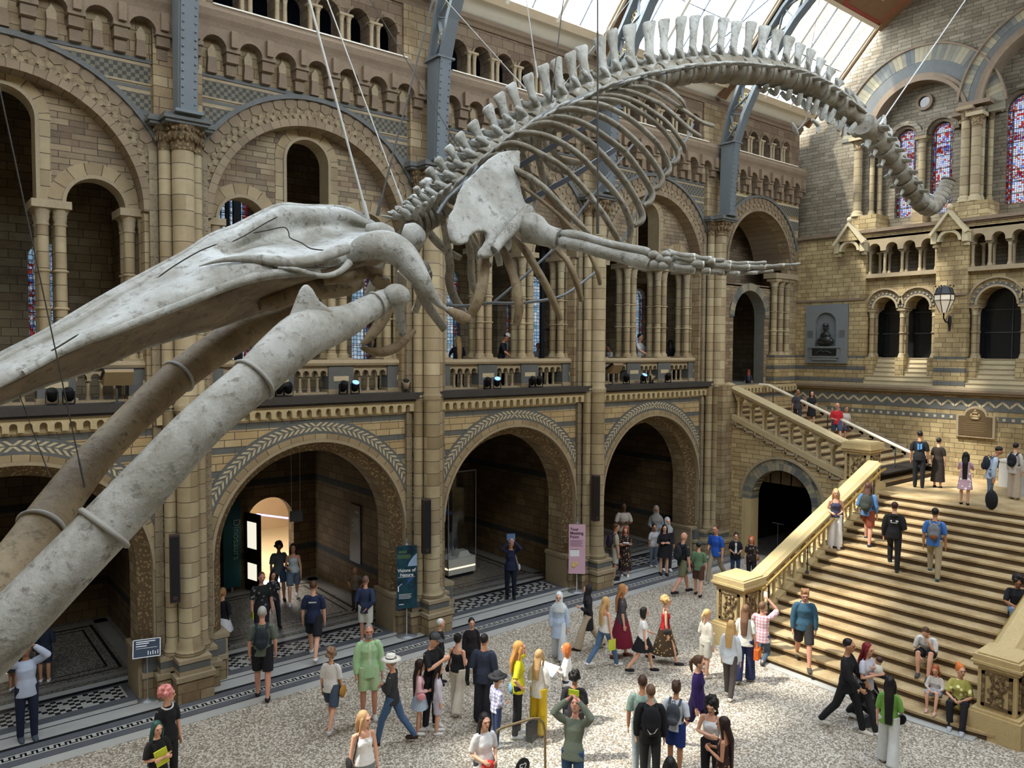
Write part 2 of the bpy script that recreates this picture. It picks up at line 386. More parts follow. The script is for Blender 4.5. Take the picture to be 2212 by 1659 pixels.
# ---------------------------------------------------------------- the long wall, bay by bay
def column(mb, x, y, z0, z1, r, mi=0, cap=.42, base=.16, rings=(), n=10, mic=None, square=True):
    """column with base, shaft, rings and a flared capital with square abacus"""
    mic = mi if mic is None else mic
    mb.lathe([(r*1.55, 0), (r*1.55, base*.3), (r*1.25, base*.45), (r*1.4, base*.7), (r*1.05, base)], (x, y, z0), n, mi)
    mb.lathe([(r, base), (r, z1-z0-cap)], (x, y, z0), n, mi)
    for z in rings: mb.lathe([(r, z-.03), (r*1.3, z-.015), (r*1.3, z+.015), (r, z+.03)], (x, y, 0), n, mi)
    c = cap; zt = z1-z0
    mb.lathe([(r*1.15, zt-c), (r*1.15, zt-c*.92), (r, zt-c*.88), (r*1.25, zt-c*.6), (r*1.15, zt-c*.55), (r*1.7, zt-c*.28)], (x, y, z0), n, mic)
    if square: mb.box(x-r*1.75, x+r*1.75, y-r*1.75, y+r*1.75, z1-c*.28, z1, mi)
def hexprism(mb, cx, cy, cz, r, d, mi=0, n=6, rot=0):
    mb.prism([(cx+r*math.cos(rot+2*PI*i/n), cz+r*math.sin(rot+2*PI*i/n)) for i in range(n)], cy-d, cy+.01, mi)

HW = B/2
def make_bay():
    w = MB()
    # ground-storey spandrel with the great arch, back part of the wall
    w.arch_wall(-HW, HW, 0, 5.72, YW, YW+.9, [(0, 2.42, None, 2.68)], 0, 28)
    root = struct(w.build('wall_left', ['banded_ashlar']), 'stone side wall bay with a round ground arch, banded in buff and grey', 'wall')
    kids = []
    a = MB(); a.ring(0, 2.68, 2.6, 2.93, YW-.02, YW, 40, 0, PI)
    o = a.build('arch_band', ['grey_stone'], root)
    a = MB()                                                   # pale leaf tiles in two slanting rows
    n = 62
    for i in range(n):
        t = PI*(i+.5)/n; dt = PI/n
        for (ra, rb, s) in ((2.66, 2.755, 1), (2.775, 2.87, -1)):
            t0 = t - dt*.27; sh = s*dt*.42 * (1 if t < PI/2 else -1)
            P = []
            for (r, q) in ((ra, t0-sh), (ra, t0+dt*.5-sh), (rb, t0+dt*.5+sh), (rb, t0+sh)):
                P.append((r*math.cos(q), 2.68+r*math.sin(q)))
            a.prism(P, YW-.03, YW-.02)
    a.build('leaf_tiles', ['pale_stone'], root)
    a = MB(); a.ring(0, 2.68, 2.47, 2.6, YW-.04, YW, 40, 0, PI, 0); a.ring(0, 2.68, 2.40, 2.47, YW-.08, YW+.1, 40, 0, PI, 1)
    for s in (-1, 1):
        a.box(*sorted((s*2.6, s*2.40)), YW-.04, YW+.1, 1.2, 2.68, 1)
    a.build('voussoir_ring', ['voussoir_buff', 'moulding_stone'], root)
    a = MB(); a.ring(0, 2.68, 2.16, 2.42, YW+.06, YW+.9, 40, 0, PI, 0, 1, y0b=YW+.30)
    for s in (-1, 1):                                           # carved splay running down the jambs
        x1, x0 = s*2.42, s*2.16
        a.add([(x1,YW+.06,.9),(x0,YW+.30,.9),(x0,YW+.30,2.68),(x1,YW+.06,2.68)], [(0,1,2,3)], 0)
        a.add([(x0,YW+.30,0),(x0,YW+.9,0),(x0,YW+.9,2.68),(x0,YW+.30,2.68)], [(0,1,2,3)], 1)
        a.box(*sorted((s*2.10, s*2.5)), YW+.02, YW+.95, 0, .9, 2)
        a.box(*sorted((s*2.07, s*2.5)), YW-.01, YW+.98, .9, 1.0, 2)
    a.build('carved_order', ['carved_stone', 'buff_ashlar', 'moulding_stone'], root)
    a = MB(); nn = 25; p = B/nn                                 # small corbel table under the ledge
    a.arch_wall(-HW, HW, 5.70, 5.97, YW-.2, YW-.02, [(-HW+p*(i+.5), .065, None, 5.81) for i in range(nn)], 0, 6)
    a.box(-HW, HW, YW-.02, YW+.1, 5.66, 5.97, 0)
    a.build('corbel_table', ['corbel_stone'], root)
    a = MB(); a.box(-HW, HW, YW-.34, YW+.75, 6.02, 6.19, 0); a.box(-HW, HW, YW-.27, YW+.5, 5.96, 6.02, 0)
    a.build('gallery_ledge', ['dark_ledge'], root)
    # upper storey: wall with the big arch, tympanum with three lights behind it
    w = MB(); w.arch_wall(-HW, HW, 6.19, 14.0, YW, YW+.36, [(0, 2.36, None, 10.06)], 0, 30)
    w.build('upper_wall', ['buff_ashlar'], root)
    a = MB()
    a.ring(0, 10.06, 2.93, 3.03, YW-.12, YW, 40, .48, PI-.48, 2)
    a.ring(0, 10.06, 2.50, 2.93, YW-.03, YW, 40, .0, PI, 0); a.ring(0, 10.06, 2.34, 2.50, YW-.09, YW+.36, 40, 0, PI, 1)
    a.build('arch_ring', ['hexagon_stone', 'voussoir_brown', 'grey_stone'], root)
    a = MB()
    for i in range(31):
        t = PI*(i+.5)/31; hexprism(a, 2.83*math.cos(t), YW-.03, 10.06+2.83*math.sin(t), .135, .03, 0, 6, t)
    for j, rr in ((0, 2.64), (1, 2.56)):
        for i in range(44):
            t = PI*(i+.5+.5*j)/45; hexprism(a, rr*math.cos(t), YW-.03, 10.06+rr*math.sin(t), .07, .035, 1, 8, t)
    a.build('arch_bosses', ['voussoir_brown', 'hexagon_stone'], root)
    a = MB()
    a.arch_wall(-2.5, 2.5, 10.12, 12.6, YW+.36, YW+.8, [(-1.55, .53, None, 10.13), (0, .52, None, 11.68), (1.55, .53, None, 10.13)], 0, 18, 1)
    for s in (-1, 1):
        a.ring(s*1.55, 10.13, .53, .60, YW+.31, YW+.36, 18, 0, PI, 2); a.ring(s*1.55, 10.13, .60, .84, YW+.34, YW+.36, 18, 0, PI, 1)
    a.ring(0, 11.68, .52, .59, YW+.31, YW+.36, 16, 0, PI, 2); a.ring(0, 11.68, .59, .79, YW+.34, YW+.36, 16, 0, PI, 1)
    for s in (-1, 1): a.box(*sorted((s*.52, s*.59)), YW+.31, YW+.37, 10.12, 11.68, 2); a.box(*sorted((s*.59, s*.78)), YW+.345, YW+.37, 10.12, 11.68, 3)
    a.build('tympanum', ['coursed_stone', 'voussoir_buff', 'moulding_stone', 'shaft_stone'], root)
    for s in (-1, 1):                                           # clustered columns: each cluster its own part
        for (xs, nm) in (((.62, .92), 'column_cluster'), ((2.16, 2.44), 'column_cluster')):
            c = MB()
            for x in xs:
                for y in (YW+.40, YW+.76): column(c, s*x, y, 7.02, 10.12, .105, 0, .46, .16, (8.05, 8.78), 10, 1)
            x0, x1 = sorted((s*(xs[0]-.2), s*(xs[1]+.18)))
            c.box(x0, x1, YW+.2, YW+.98, 9.98, 10.13, 2); c.box(x0, x1, YW+.22, YW+.96, 7.0, 7.06, 2)
            c.build(nm, ['shaft_stone', 'moulding_stone', 'moulding_stone'], root)
    # spandrel bands, big corbel table, cornice
    a = MB()
    def spand(z0, z1, mi, d):
        """band either side of the arch, ended at the hood's curve"""
        R = 3.0; zc = 10.06
        for s in (-1, 1):
            def xe(z): q = R*R-(z-zc)**2; return math.sqrt(q) if q > 0 else 0.0
            xa, xb = xe(z0), xe(z1)
            if xa > HW-.5 and xb > HW-.5: continue
            xa = min(xa, HW-.5)
            P = [(s*xa, z0), (s*(HW-.5), z0), (s*(HW-.5), z1), (s*max(xb, .001), z1)]
            a.prism(P, YW-d, YW+.01, mi)
    for z0, z1, mi, d in ((12.0, 12.1, 2, .02), (12.1, 12.42, 0, .012), (12.42, 12.5, 1, .02), (12.5, 12.56, 2, .03), (12.60, 12.64, 1, .02), (12.64, 12.97, 0, .012), (12.97, 13.03, 1, .02)): spand(z0, z1, mi, d)
    a.box(-HW, HW, YW-.04, YW, 13.04, 13.12, 2)
    a.build('chequer_bands', ['chequer_stone', 'moulding_stone', 'grey_stone'], root)
    a = MB()
    for i in range(8):                                          # big corbels: stepped brackets joined by round arches
        x = (i-3.5)*.775
        for (hw, y, z0, z1) in ((.105, .16, 13.12, 13.36), (.13, .27, 13.36, 13.56), (.155, .33, 13.56, 13.64)):
            a.box(x-hw, x+hw, YW-y, YW, z0, z1, 0)
        a.box(x-.07, x+.07, YW-.42, YW-.3, 13.64, 13.98, 0)
    a.arch_wall(-HW, HW, 13.56, 14.0, YW-.3, YW, [((i-3)*.775, .25, None, 13.60) for i in range(7)], 0, 10)
    for i in range(7):
        x = (i-3)*.775; a.prism([(x-.10, 13.12), (x+.10, 13.12), (x+.08, 13.44), (x-.08, 13.44)], YW-.14, YW, 0); a.prism([(x-.08, 13.44), (x+.08, 13.44), (x+.09, 13.58), (x, 13.72), (x-.09, 13.58)], YW-.12, YW, 1)
    a.build('great_corbel_table', ['brown_stone', 'moulding_stone'], root)
    a = MB(); a.prismx([(YW+.2,14.0),(YW-.30,14.0),(YW-.32,14.1),(YW-.36,14.2),(YW-.38,14.34),(YW-.33,14.38),(YW-.30,14.47),(YW+.2,14.47)], -HW, HW, 0)
    a.build('cornice', ['brown_stone'], root)
    a = MB(); a.box(-2.35, 2.35, YW-.33, YW+.1, 14.47, 14.50); a.build('cornice_flashing', ['white_paint'], root)
    # arcade of paired colonnettes under the roof
    a = MB(); a.arch_wall(-HW, HW, 14.47, 16.0, YW+.02, YW+.45, [((i-2.5)*.785, .285, None, 15.16) for i in range(6)], 0, 12)
    for i in range(6): a.ring((i-2.5)*.785, 15.16, .285, .345, YW-.03, YW+.02, 12, 0, PI, 0)
    # solid between openings below the springing is cut to colonnettes by recessing: dark wall far behind
    a.build('arcade_wall', ['brown_ashlar'], root)
    a = MB()
    for i in range(5):
        for dx in (-.09, .09): column(a, (i-2)*.785+dx, YW-.08, 14.5, 15.18, .05, 0, .2, .1, (), 8)
    a.build('colonnettes', ['moulding_stone'], root)
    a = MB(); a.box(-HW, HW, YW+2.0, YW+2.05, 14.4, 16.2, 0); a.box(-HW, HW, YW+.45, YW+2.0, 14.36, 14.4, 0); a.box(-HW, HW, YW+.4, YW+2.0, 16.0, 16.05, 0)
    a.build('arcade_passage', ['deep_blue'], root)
    a = MB(); a.prismx([(YW+.7,15.9),(YW-.04,15.9),(YW-.08,15.98),(YW-.15,16.03),(YW-.15,16.14),(YW+.7,16.14)], -HW, HW, 0)
    a.build('roof_cornice', ['brown_stone'], root)
    return root

bay = make_bay(); bay.location = (BAYC[1], 0, 0)
BAYLAB = ['behind the lowered snout and jaw tips at far left', 'behind the whale skull', 'behind the front ribs and shoulder blade', 'behind the tips of the flipper bones']
bay['label'] = 'side wall bay of banded buff stone '+BAYLAB[1]
bays = {1: bay}
for k in (0, 2, 3):
    bays[k] = copy_tree(bay, (BAYC[k], 0, 0), 'side wall bay of banded buff stone '+BAYLAB[k])

# balustrade of a gallery bay: four-arched groups between grey panels
def make_balustrade():
    root = empty('balustrade', (0,0,0), 0, 'x', 'balustrade', 'stone balustrades along the upper gallery')
    y0, y1 = YW+.2, YW+.52
    for (x0, x1) in ((-3.0,-2.06), (-1.1,-.44), (.44,1.1), (2.06,3.0)):
        a = MB(); a.box(x0, x1, y0, y1, 6.19, 6.88, 0); a.box(x0-.03, x1+.03, y0-.06, y1, 6.19, 6.3, 1)
        m = (x0+x1)/2; a.box(m-.2, m+.2, y0-.012, y0, 6.5, 6.62, 2)
        a.build('panel', ['grey_stone', 'moulding_stone', 'pale_stone'], root)
    for (x0, x1) in ((-2.06,-1.1), (-.44,.44), (1.1,2.06)):
        a = MB(); p = (x1-x0)/4
        a.arch_wall(x0, x1, 6.62, 6.88, y0+.05, y1-.05, [(x0+p*(i+.5), p*.36, None, 6.68) for i in range(4)], 0, 8)
        for i in range(5):
            x = x0+p*i
            if 0 < i < 4: column(a, x, (y0+y1)/2, 6.24, 6.64, .035, 0, .1, .07, (), 8)
        a.box(x0, x1, y0, y1, 6.19, 6.24, 0)
        a.build('baluster_arcade', ['moulding_stone'], root)
    a = MB(); a.prismx([(y0-.05,6.88),(y1+.05,6.88),(y1+.08,6.94),(y1+.04,7.02),(y0-.04,7.02),(y0-.08,6.94)], -3.0, 3.0)
    a.build('handrail', ['moulding_stone'], root)
    return root
bal = make_balustrade(); bal.location = (BAYC[1],0,0); bal['label'] = 'stone gallery balustrade behind the raised jawbones, below the whale skull'
for k, lb in ((0, 'stone gallery balustrade at far left behind the snout, beside the first pier'), (2, 'stone gallery balustrade below the hanging ribs, two people above it'), (3, 'stone gallery balustrade nearest the staircase, below the flipper')):
    copy_tree(bal, (BAYC[k],0,0), lb)

# piers: big front shaft, flanking shafts, zigzag pilasters, capital, plinth
def make_pier():
    root = empty('pier', (0,0,0), 0, 'x', 'pier', 'clustered stone piers of the side wall')
    a = MB()                                                    # plinth
    for (hx, y, z0, z1, mi) in ((.36, 16.22, 0, .46, 0), (.40, 16.18, .46, .56, 1), (.32, 16.26, .56, .64, 1), (.31, 16.28, .64, .80, 2), (.33, 16.25, .80, .88, 1),
                                (.62, 16.62, 0, .46, 0), (.66, 16.58, .46, .56, 1), (.58, 16.66, .56, .64, 1), (.57, 16.68, .64, .80, 2), (.58, 16.66, .80, .88, 1),
                                (.85, 16.9, 0, .46, 0), (.88, 16.87, .46, .56, 1), (.84, 16.92, .56, .88, 2)):
        a.box(-hx, hx, y, YW+.3, z0, z1, mi)
    a.build('plinth', ['buff_ashlar', 'moulding_stone', 'grey_stone'], root)
    a = MB()
    for s in (-1, 1):
        for z in range(36):                                     # zigzag strips
            zz = 1.2+z*.30
            if zz > 11.2: break
        a.box(*sorted((s*.42, s*.58)), 16.90, YW+.02, .88, 11.3, 0)
    a.build('pilaster', ['pilaster_stone'], root)
    for s in (-1, 1):
        a = MB(); pts = []; z = 1.1
        while z < 11.1: pts += [(s*.46, 16.898, z), (s*.535, 16.898, z+.08)]; z += .16
        a.tube(pts, .011, 4)
        a.build('zigzag_moulding', ['moulding_stone'], root)
    for (x, y, r) in ((-.30, 16.80, .125), (.30, 16.80, .125), (0, 16.63, .215)):
        a = MB()
        a.lathe([(r*1.35,.88),(r*1.5,.93),(r*1.35,.99),(r*1.12,1.02),(r*1.2,1.08),(r,1.14),(r,5.92),(r*1.12,5.96),(r*1.22,6.0),(r*1.1,6.04),(r*1.22,6.08),(r*1.12,6.13),(r,6.17),(r,11.3)], (x,y,0), 16, 0)
        a.build('shaft', ['shaft_stone'], root)
    a = MB()
    for (x, y, r) in ((-.30, 16.80, .125), (.30, 16.80, .125), (0, 16.63, .215)):
        a.lathe([(r*1.1,11.3),(r*1.2,11.33),(r*1.05,11.37),(r*1.15,11.5),(r*1.5,11.62),(r*1.35,11.66),(r*1.7,11.78)], (x,y,0), 14, 0)
        for i in range(9):
            t = PI+PI*i/8; a.ball((x+r*1.32*math.cos(t), y+r*1.32*math.sin(t), 11.56), (r*.22, r*.22, .1), 6, 5, 0)
            a.ball((x+r*1.55*math.cos(t), y+r*1.55*math.sin(t), 11.7), (r*.2, r*.2, .045), 6, 5, 0)
    a.build('capital', ['carved_stone'], root)
    a = MB()
    for (hx, y, z0, z1) in ((.42, 16.26, 11.78, 11.84), (.46, 16.2, 11.84, 11.9), (.43, 16.24, 11.9, 11.96), (.62, 16.62, 11.78, 11.84), (.66, 16.58, 11.84, 11.9), (.63, 16.62, 11.9, 11.96)):
        a.box(-hx, hx, y, YW+.1, z0, z1)
    a.build('abacus', ['grey_stone'], root)
    a = MB(); a.box(-.48, .48, YW-.14, YW+.02, 11.96, 14.0); a.box(-.62, .62, YW-.06, YW+.5, 14.47, 15.9); a.build('upper_pilaster', ['drumless' if False else 'buff_ashlar'], root)
    return root
pier = make_pier(); pier.location = (PIERX[1],0,0); pier['label'] = 'clustered stone pier behind the jawbones, black loudspeaker on its shaft, lectern sign at its foot'
for k, lb in ((0, 'clustered stone pier left of the snout'), (2, 'clustered stone pier between the two widest arches, beside the exhibition banner'), (3, 'clustered stone pier behind the pink sign'), (4, 'clustered stone pier standing beside the top of the stairs')):
    copy_tree(pier, (PIERX[k],0,0), lb)

# alcoves behind the ground arches and gallery rooms above
def make_alcove(k, door=False):
    cx = BAYC[k]; a = MB(); hx = 2.72
    a.box(cx-hx-.3, cx-hx, YW+.9, 23.0, 0, 5.7); a.box(cx+hx, cx+hx+.3, YW+.9, 23.0, 0, 5.7)
    if door: a.arch_wall(cx-hx-.3, cx+hx+.3, 0, 5.7, 23.0, 23.4, [(9.03, .74, None, 1.95)], 0, 16)
    else: a.box(cx-hx-.3, cx+hx+.3, 23.0, 23.4, 0, 5.7)
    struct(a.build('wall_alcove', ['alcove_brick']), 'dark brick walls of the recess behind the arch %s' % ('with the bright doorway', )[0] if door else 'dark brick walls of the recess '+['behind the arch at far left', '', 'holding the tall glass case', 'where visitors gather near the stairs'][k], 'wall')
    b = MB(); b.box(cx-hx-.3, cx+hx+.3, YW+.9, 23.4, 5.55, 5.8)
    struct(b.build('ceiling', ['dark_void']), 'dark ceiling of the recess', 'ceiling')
    f = MB(); f.box(cx-hx, cx+hx, YW+1.45, 23.0, -.02, .004, 0)
    for (d, t, mi) in ((.12, .30, 1), (.5, .07, 2), (.75, .05, 2)):
        for s in (-1, 1): f.box(*sorted((cx+s*(hx-d), cx+s*(hx-d-t))), YW+1.55+d, 22.9-d, .004, .007, mi)
        f.box(cx-hx+d, cx+hx-d, 22.9-d-t, 22.9-d, .004, .007, mi)
        f.box(cx-hx+d, cx+hx-d, YW+1.5+d, YW+1.5+d+t*.6, .004, .007, mi)
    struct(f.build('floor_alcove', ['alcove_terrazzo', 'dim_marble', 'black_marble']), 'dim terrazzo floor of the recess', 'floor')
for k in range(4): make_alcove(k, k == 1)
# gallery floor, outer wall with lancets
g_ = MB(); g_.box(-4, 30, YW+.75, 22.2, 5.85, 6.03); struct(g_.build('floor_gallery', ['dim_marble']), 'floor of the upper side gallery', 'floor')
WIN = [(3.12,.44,9.9), (7.69,.52,12.3), (11.7,.42,10.1), (15.2,.42,10.1), (17.36,.54,10.05), (19.25,.48,10.1), (23.2,.48,10.1), (24.9,.4,9.9), (-.6,.5,10.0)]
g_ = MB(); g_.arch_wall(-4, 30, 6.0, 14.3, 22.2, 22.6, [(x, hw, 6.75, zt-hw) for x, hw, zt in WIN], 0, 12)
struct(g_.build('wall_outer', ['buff_ashlar']), 'outer wall of the upper gallery pierced by lancets', 'wall')
g_ = MB(); g_.box(-4, 30, YW+.8, 22.6, 14.0, 14.3); struct(g_.build('ceiling_gallery', ['dark_void']), 'dark vault over the gallery', 'ceiling')
wlab = ['tall leaded window at far left between paired columns', 'leaded window seen through the side arch above the skull', 'leaded window behind the jaw hinge', 'leaded window beside the first hanging rib', 'leaded window behind the man in the white cap', 'leaded window beside the black upright post', 'leaded window behind the flipper wrist', 'narrow leaded window nearest the stairs', 'leaded window left of the snout']
for i, (x, hw, zt) in enumerate(WIN):
    a = MB(); n = 12; zs = zt-hw
    P = [(x-hw, 6.75), (x+hw, 6.75)] + [(x+hw*math.cos(PI*j/n), zs+hw*math.sin(PI*j/n)) for j in range(n+1)]
    a.prism(P, 22.38, 22.40)
    wo = MB(); t = .022
    z = 7.4
    while z < zs: wo.box(x-hw, x+hw, 22.34, 22.37, z-t/2, z+t/2); z += .75
    for dx in (-hw*.55, hw*.55): wo.box(x+dx-.012, x+dx+.012, 22.34, 22.37, 6.75, zs)
    wo.ring(x, zs, hw*.55-.012, hw*.55+.012, 22.34, 22.37, 12)
    f = struct(wo.build('window_%d' % (i+1), ['iron_dark']), wlab[i], 'window')
    a.build('leaded_glass', ['pale_leaded_glass'], f)
    e = MB()
    for s in (-1, 1): e.box(*sorted((x+s*hw, x+s*hw*.66)), 22.375, 22.378, 6.75, zs)
    e.build('coloured_border', ['stained_red'], f)
# cross walls dividing the gallery rooms
for k in range(1, 5):
    a = MB(); a.arch_wall(0, 4.2, 6.03, 14.0, -.2, .2, [(2.1, 1.3, None, 8.6)], 0, 16)
    o = a.build('wall_cross', ['buff_ashlar'], None, (PIERX[k], YW+1.0, 0), PI/2); struct(o, 'cross wall with an arch in the gallery behind pier', 'wall')
# ---------------------------------------------------------------- last side bay over the stair door
cx5, h5 = 25.69, 2.81
a = MB(); a.arch_wall(PIERX[4], XE, 6.0, 14.0, YW, YW+.36, [(25.85, 2.05, None, 10.5)], 0, 28); r5 = struct(a.build('wall_left', ['buff_ashlar']), 'end bay of the side wall with a deep arch over the stair door', 'wall')
a = MB(); a.box(PIERX[4], XE, YW, YW+.9, 0, 6.0); a.build('lower_wall', ['banded_ashlar'], r5)
a = MB(); a.ring(25.85, 10.5, 2.55, 2.65, YW-.1, YW, 36, .3, PI-.3, 2); a.ring(25.85, 10.5, 2.15, 2.55, YW-.03, YW, 36, 0, PI, 0); a.ring(25.85, 10.5, 2.05, 2.15, YW-.08, YW+1.6, 36, 0, PI, 1)
for i in range(28):
    t = PI*(i+.5)/28; hexprism(a, 25.85+2.45*math.cos(t), YW-.03, 10.5+2.45*math.sin(t), .11, .03, 1, 6, t); hexprism(a, 25.85+2.27*math.cos(t+.05), YW-.03, 10.5+2.27*math.sin(t+.05), .07, .035, 0, 8, t)
a.build('arch_ring', ['hexagon_stone', 'voussoir_brown', 'grey_stone'], r5)
a = MB(); a.arch_wall(23.2, XE+1, 6.0, 9.75, YW+.25, YW+.7, [(25.62, 1.02, None, 8.55)], 0, 20, 1); a.ring(25.62, 8.55, 1.02, 1.3, YW+.2, YW+.25, 20, 0, PI, 1)
a.box(23.2, XE+1, YW+.25, YW+2.2, 9.7, 9.8, 0); a.box(23.2, XE+1, YW+2.2, YW+2.4, 9.7, 13, 0)
a.build('door_wall', ['coursed_stone', 'voussoir_alternating'], r5)
for i in range(3):
    c = MB(); column(c, 27.05+i*.45, YW+.10, 7.1, 10.1, .12, 0, .42, .16, (8.05, 8.8), 10, 0)
    c.build('column', ['shaft_stone'], r5)
a = MB(); a.box(26.8, 28.3, YW-.12, YW+.4, 6.0, 7.1, 0); a.box(26.75, 28.35, YW-.16, YW+.4, 10.1, 10.3, 1); a.build('column_base', ['end_banded', 'moulding_stone'], r5)
src = bays[1]
for ch in src.children:
    nm = ch.name.split('.')[0]
    if nm in ('corbel_table', 'great_corbel_table', 'cornice', 'cornice_flashing', 'arcade_wall', 'colonnettes', 'arcade_passage', 'roof_cornice'):
        c = ch.copy(); COL.objects.link(c); c.parent = r5; c.location = (cx5, 0, 0); c.scale = (h5*2/B, 1, 1)
        if nm == 'corbel_table': c.location = (cx5, 0, 0)
a = MB(); R = 2.62
for z0, z1, mi in ((12.1, 12.42, 0), (12.42, 12.5, 1), (12.64, 12.97, 0), (12.97, 13.03, 1)):
    for s in (-1, 1):
        f = lambda z: math.sqrt(max(0, R*R-(z-10.5)**2))
        if s*0+f(z0) >= 2.7: continue
        x1 = (PIERX[4]+.48) if s < 0 else XE
        a.prism([(25.85+s*f(z0), z0), (x1, z0), (x1, z1), (25.85+s*f(z1), z1)], YW-.012, YW+.01, mi)
a.build('chequer_bands', ['chequer_stone', 'pale_stone'], r5)

# ---------------------------------------------------------------- end wall: local (u=Y, d=depth away, z)
E_ = lambda u, d, z: (XE+d, u, z)
UC = YC
a = MB(E_)
a.box(-.8, 17.9, 0, .5, 0, 6.0, 0)
base = a.build('wall_end', ['end_ashlar']); struct(base, 'end wall of warm buff ashlar above the landing', 'wall')
a = MB(E_)                                                       # flush piers of the middle storey
for (u0, u1) in ((14.2, 17.9), (10.68, 11.7), (4.9, 5.92), (-.8, 2.4)): a.box(u0, u1, 0, 1.2, 7.1, 11.76, 0); a.box(u0, u1, -.02, 1.2, 6.05, 7.1, 1)
a.build('flush_piers', ['end_ashlar', 'end_banded'], base)
a = MB(E_)

# base cornice with mouldings, friezes
for (d, z0, z1, mi) in ((-.06, 5.76, 5.82, 0), (-.16, 5.82, 5.9, 1), (-.24, 5.9, 5.98, 0), (-.14, 5.98, 6.06, 1)): a.box(-.8, 17.0, d, .1, z0, z1, mi)
a.build('base_cornice', ['brown_stone', 'moulding_stone'], base)
a = MB(E_); a.box(-.8, 17.0, -.012, .01, 5.28, 5.70, 0); n = 40; p = .42; u = -.8; i = 0
while u < 17.0:
    for dz, w in ((0, .055),):
        a.bar((u, -.016, 5.42+dz), (u+p/2, -.016, 5.60+dz), .02, .07, 1, (1,0,0)); a.bar((u+p/2, -.016, 5.60+dz), (u+p, -.016, 5.42+dz), .02, .07, 1, (1,0,0))
    u += p
a.build('zigzag_frieze', ['grey_stone', 'pale_stone'], base)
a = MB(E_); a.box(-.8, 9.6, -.011, .01, 4.94, 5.12, 0); a.box(10.9, 17.0, -.011, .01, 4.94, 5.12, 0); u = -.6
while u < 17.0:
    if not 9.5 < u < 10.95: a.box(u, u+.09, -.02, 0, 4.985, 5.075, 1)
    u += .27
a.build('dotted_frieze', ['grey_stone', 'pale_stone'], base)
def recess(u0, u1, n2):
    """recess between flush piers: sloping sill, twin arched windows per n2, arcade above"""
    uc = (u0+u1)/2; wd = u1-u0
    root_m = MB(E_)
    for i in range(6):                                           # sloping courses of the sill
        root_m.box(u0, u1, .02+i*.1, 1.3, 6.05+i*.165, 6.05+(i+1)*.165, 0)
        root_m.box(u0, u1, .0+i*.1, .02+i*.1, 6.18+i*.165, 6.05+(i+1)*.165, 1)
    pu = [u0+.08+ (wd-.16)*i/n2 for i in range(n2+1)]
    cs = [(pu[i]+pu[i+1])/2 for i in range(n2)]; hw = (pu[1]-pu[0])/2-.17
    root_m.arch_wall(u0, u1, 8.84, 10.15, .2, 1.0, [(c, hw, None, 8.86) for c in cs], 2, 16)
    for c in cs:
        root_m.ring(c, 8.86, hw, hw+.07, .14, .2, 16, 0, PI, 3); root_m.ring(c, 8.86, hw+.07, hw+.17, .17, .2, 18, 0, PI, 4)
        root_m.ring(c, 8.9, hw+.24, hw+.30, .10, .2, 18, .15, PI-.15, 3)
        for j in range(12):
            t = PI*(j+.5)/12; root_m.obox((c+(hw+.13)*math.cos(t), .16, 8.86+(hw+.13)*math.sin(t)), (.03,0,0), (0,.02,0), (0,0,.03), 1)
    root_m.box(u0, u1, .0, 1.2, 10.0, 10.15, 1)
    root_m.box(u0, u1, .0, 1.2, 11.42, 11.76, 2)
    n4 = int(round(wd/.62)); q = wd/n4
    root_m.arch_wall(u0, u1, 10.98, 11.5, .0, .5, [(u0+q*(i+.5), q*.34, None, 11.05) for i in range(n4)], 3, 10)
    r = root_m.build('recessed_bay', ['pale_stone', 'moulding_stone', 'end_ashlar', 'moulding_stone', 'grey_stone'], base)
    c = MB(E_)
    for i in range(n4+1):
        u = u0+q*i
        if i == 0: u += .07
        if i == n4: u -= .07
        column(c, u, .18, 10.15, 10.98, .055, 0, .2, .12, (), 8)
        if 0 < i <= n4: column(c, u-.2 if i == n4 else u, .55, 10.15, 10.98, .055, 0, .2, .12, (), 8)
    c.build('small_columns', ['moulding_stone'], base)
    for i, u in enumerate(pu):
        c = MB(E_); uu = min(max(u, u0+.13), u1-.13)
        column(c, uu, .32, 7.06, 8.86, .085, 0, .34, .14, (7.95,), 10)
        column(c, uu, .62, 7.06, 8.86, .085, 0, .34, .14, (7.95,), 10)
        c.box(uu-.15, uu+.15, .14, .85, 6.2, 7.06, 1)
        c.build('twin_column', ['shaft_stone', 'end_ashlar'], base)
    gl = MB(E_); gl.box(u0, u1, 1.0, 1.02, 6.9, 10.0, 0); gl.build('dark_pane', ['dark_glass'], base)
    fr = MB(E_)
    for c_ in cs:
        fr.box(c_-hw, c_+hw, .96, 1.0, 7.92, 7.96); fr.box(c_-hw, c_+hw, .96, 1.0, 8.7, 8.73); fr.box(c_-.25, c_-.22, .96, 1.0, 7.0, 9.3)
    fr.build('glazing_bars', ['iron_dark'], base)
    bk = MB(E_); bk.box(u0, u1, 1.2, 1.25, 10.0, 11.8); bk.build('arcade_back', ['gable_ashlar'], base)
recess(11.7, 14.2, 2); recess(5.92, 10.68, 3); recess(2.4, 4.9, 2)
# ledges
a = MB(E_)
for (d, z0, z1) in ((-.05, 11.62, 11.68), (-.12, 11.68, 11.8)): a.box(-.8, 17.0, d, .2, z0, z1)
for (u0, u1) in ((14.2, 17.0), (10.68, 11.7), (4.9, 5.92)): a.box(u0, u1, -.05, .02, 9.2, 9.28)
a.build('string_course', ['brown_stone'], base)
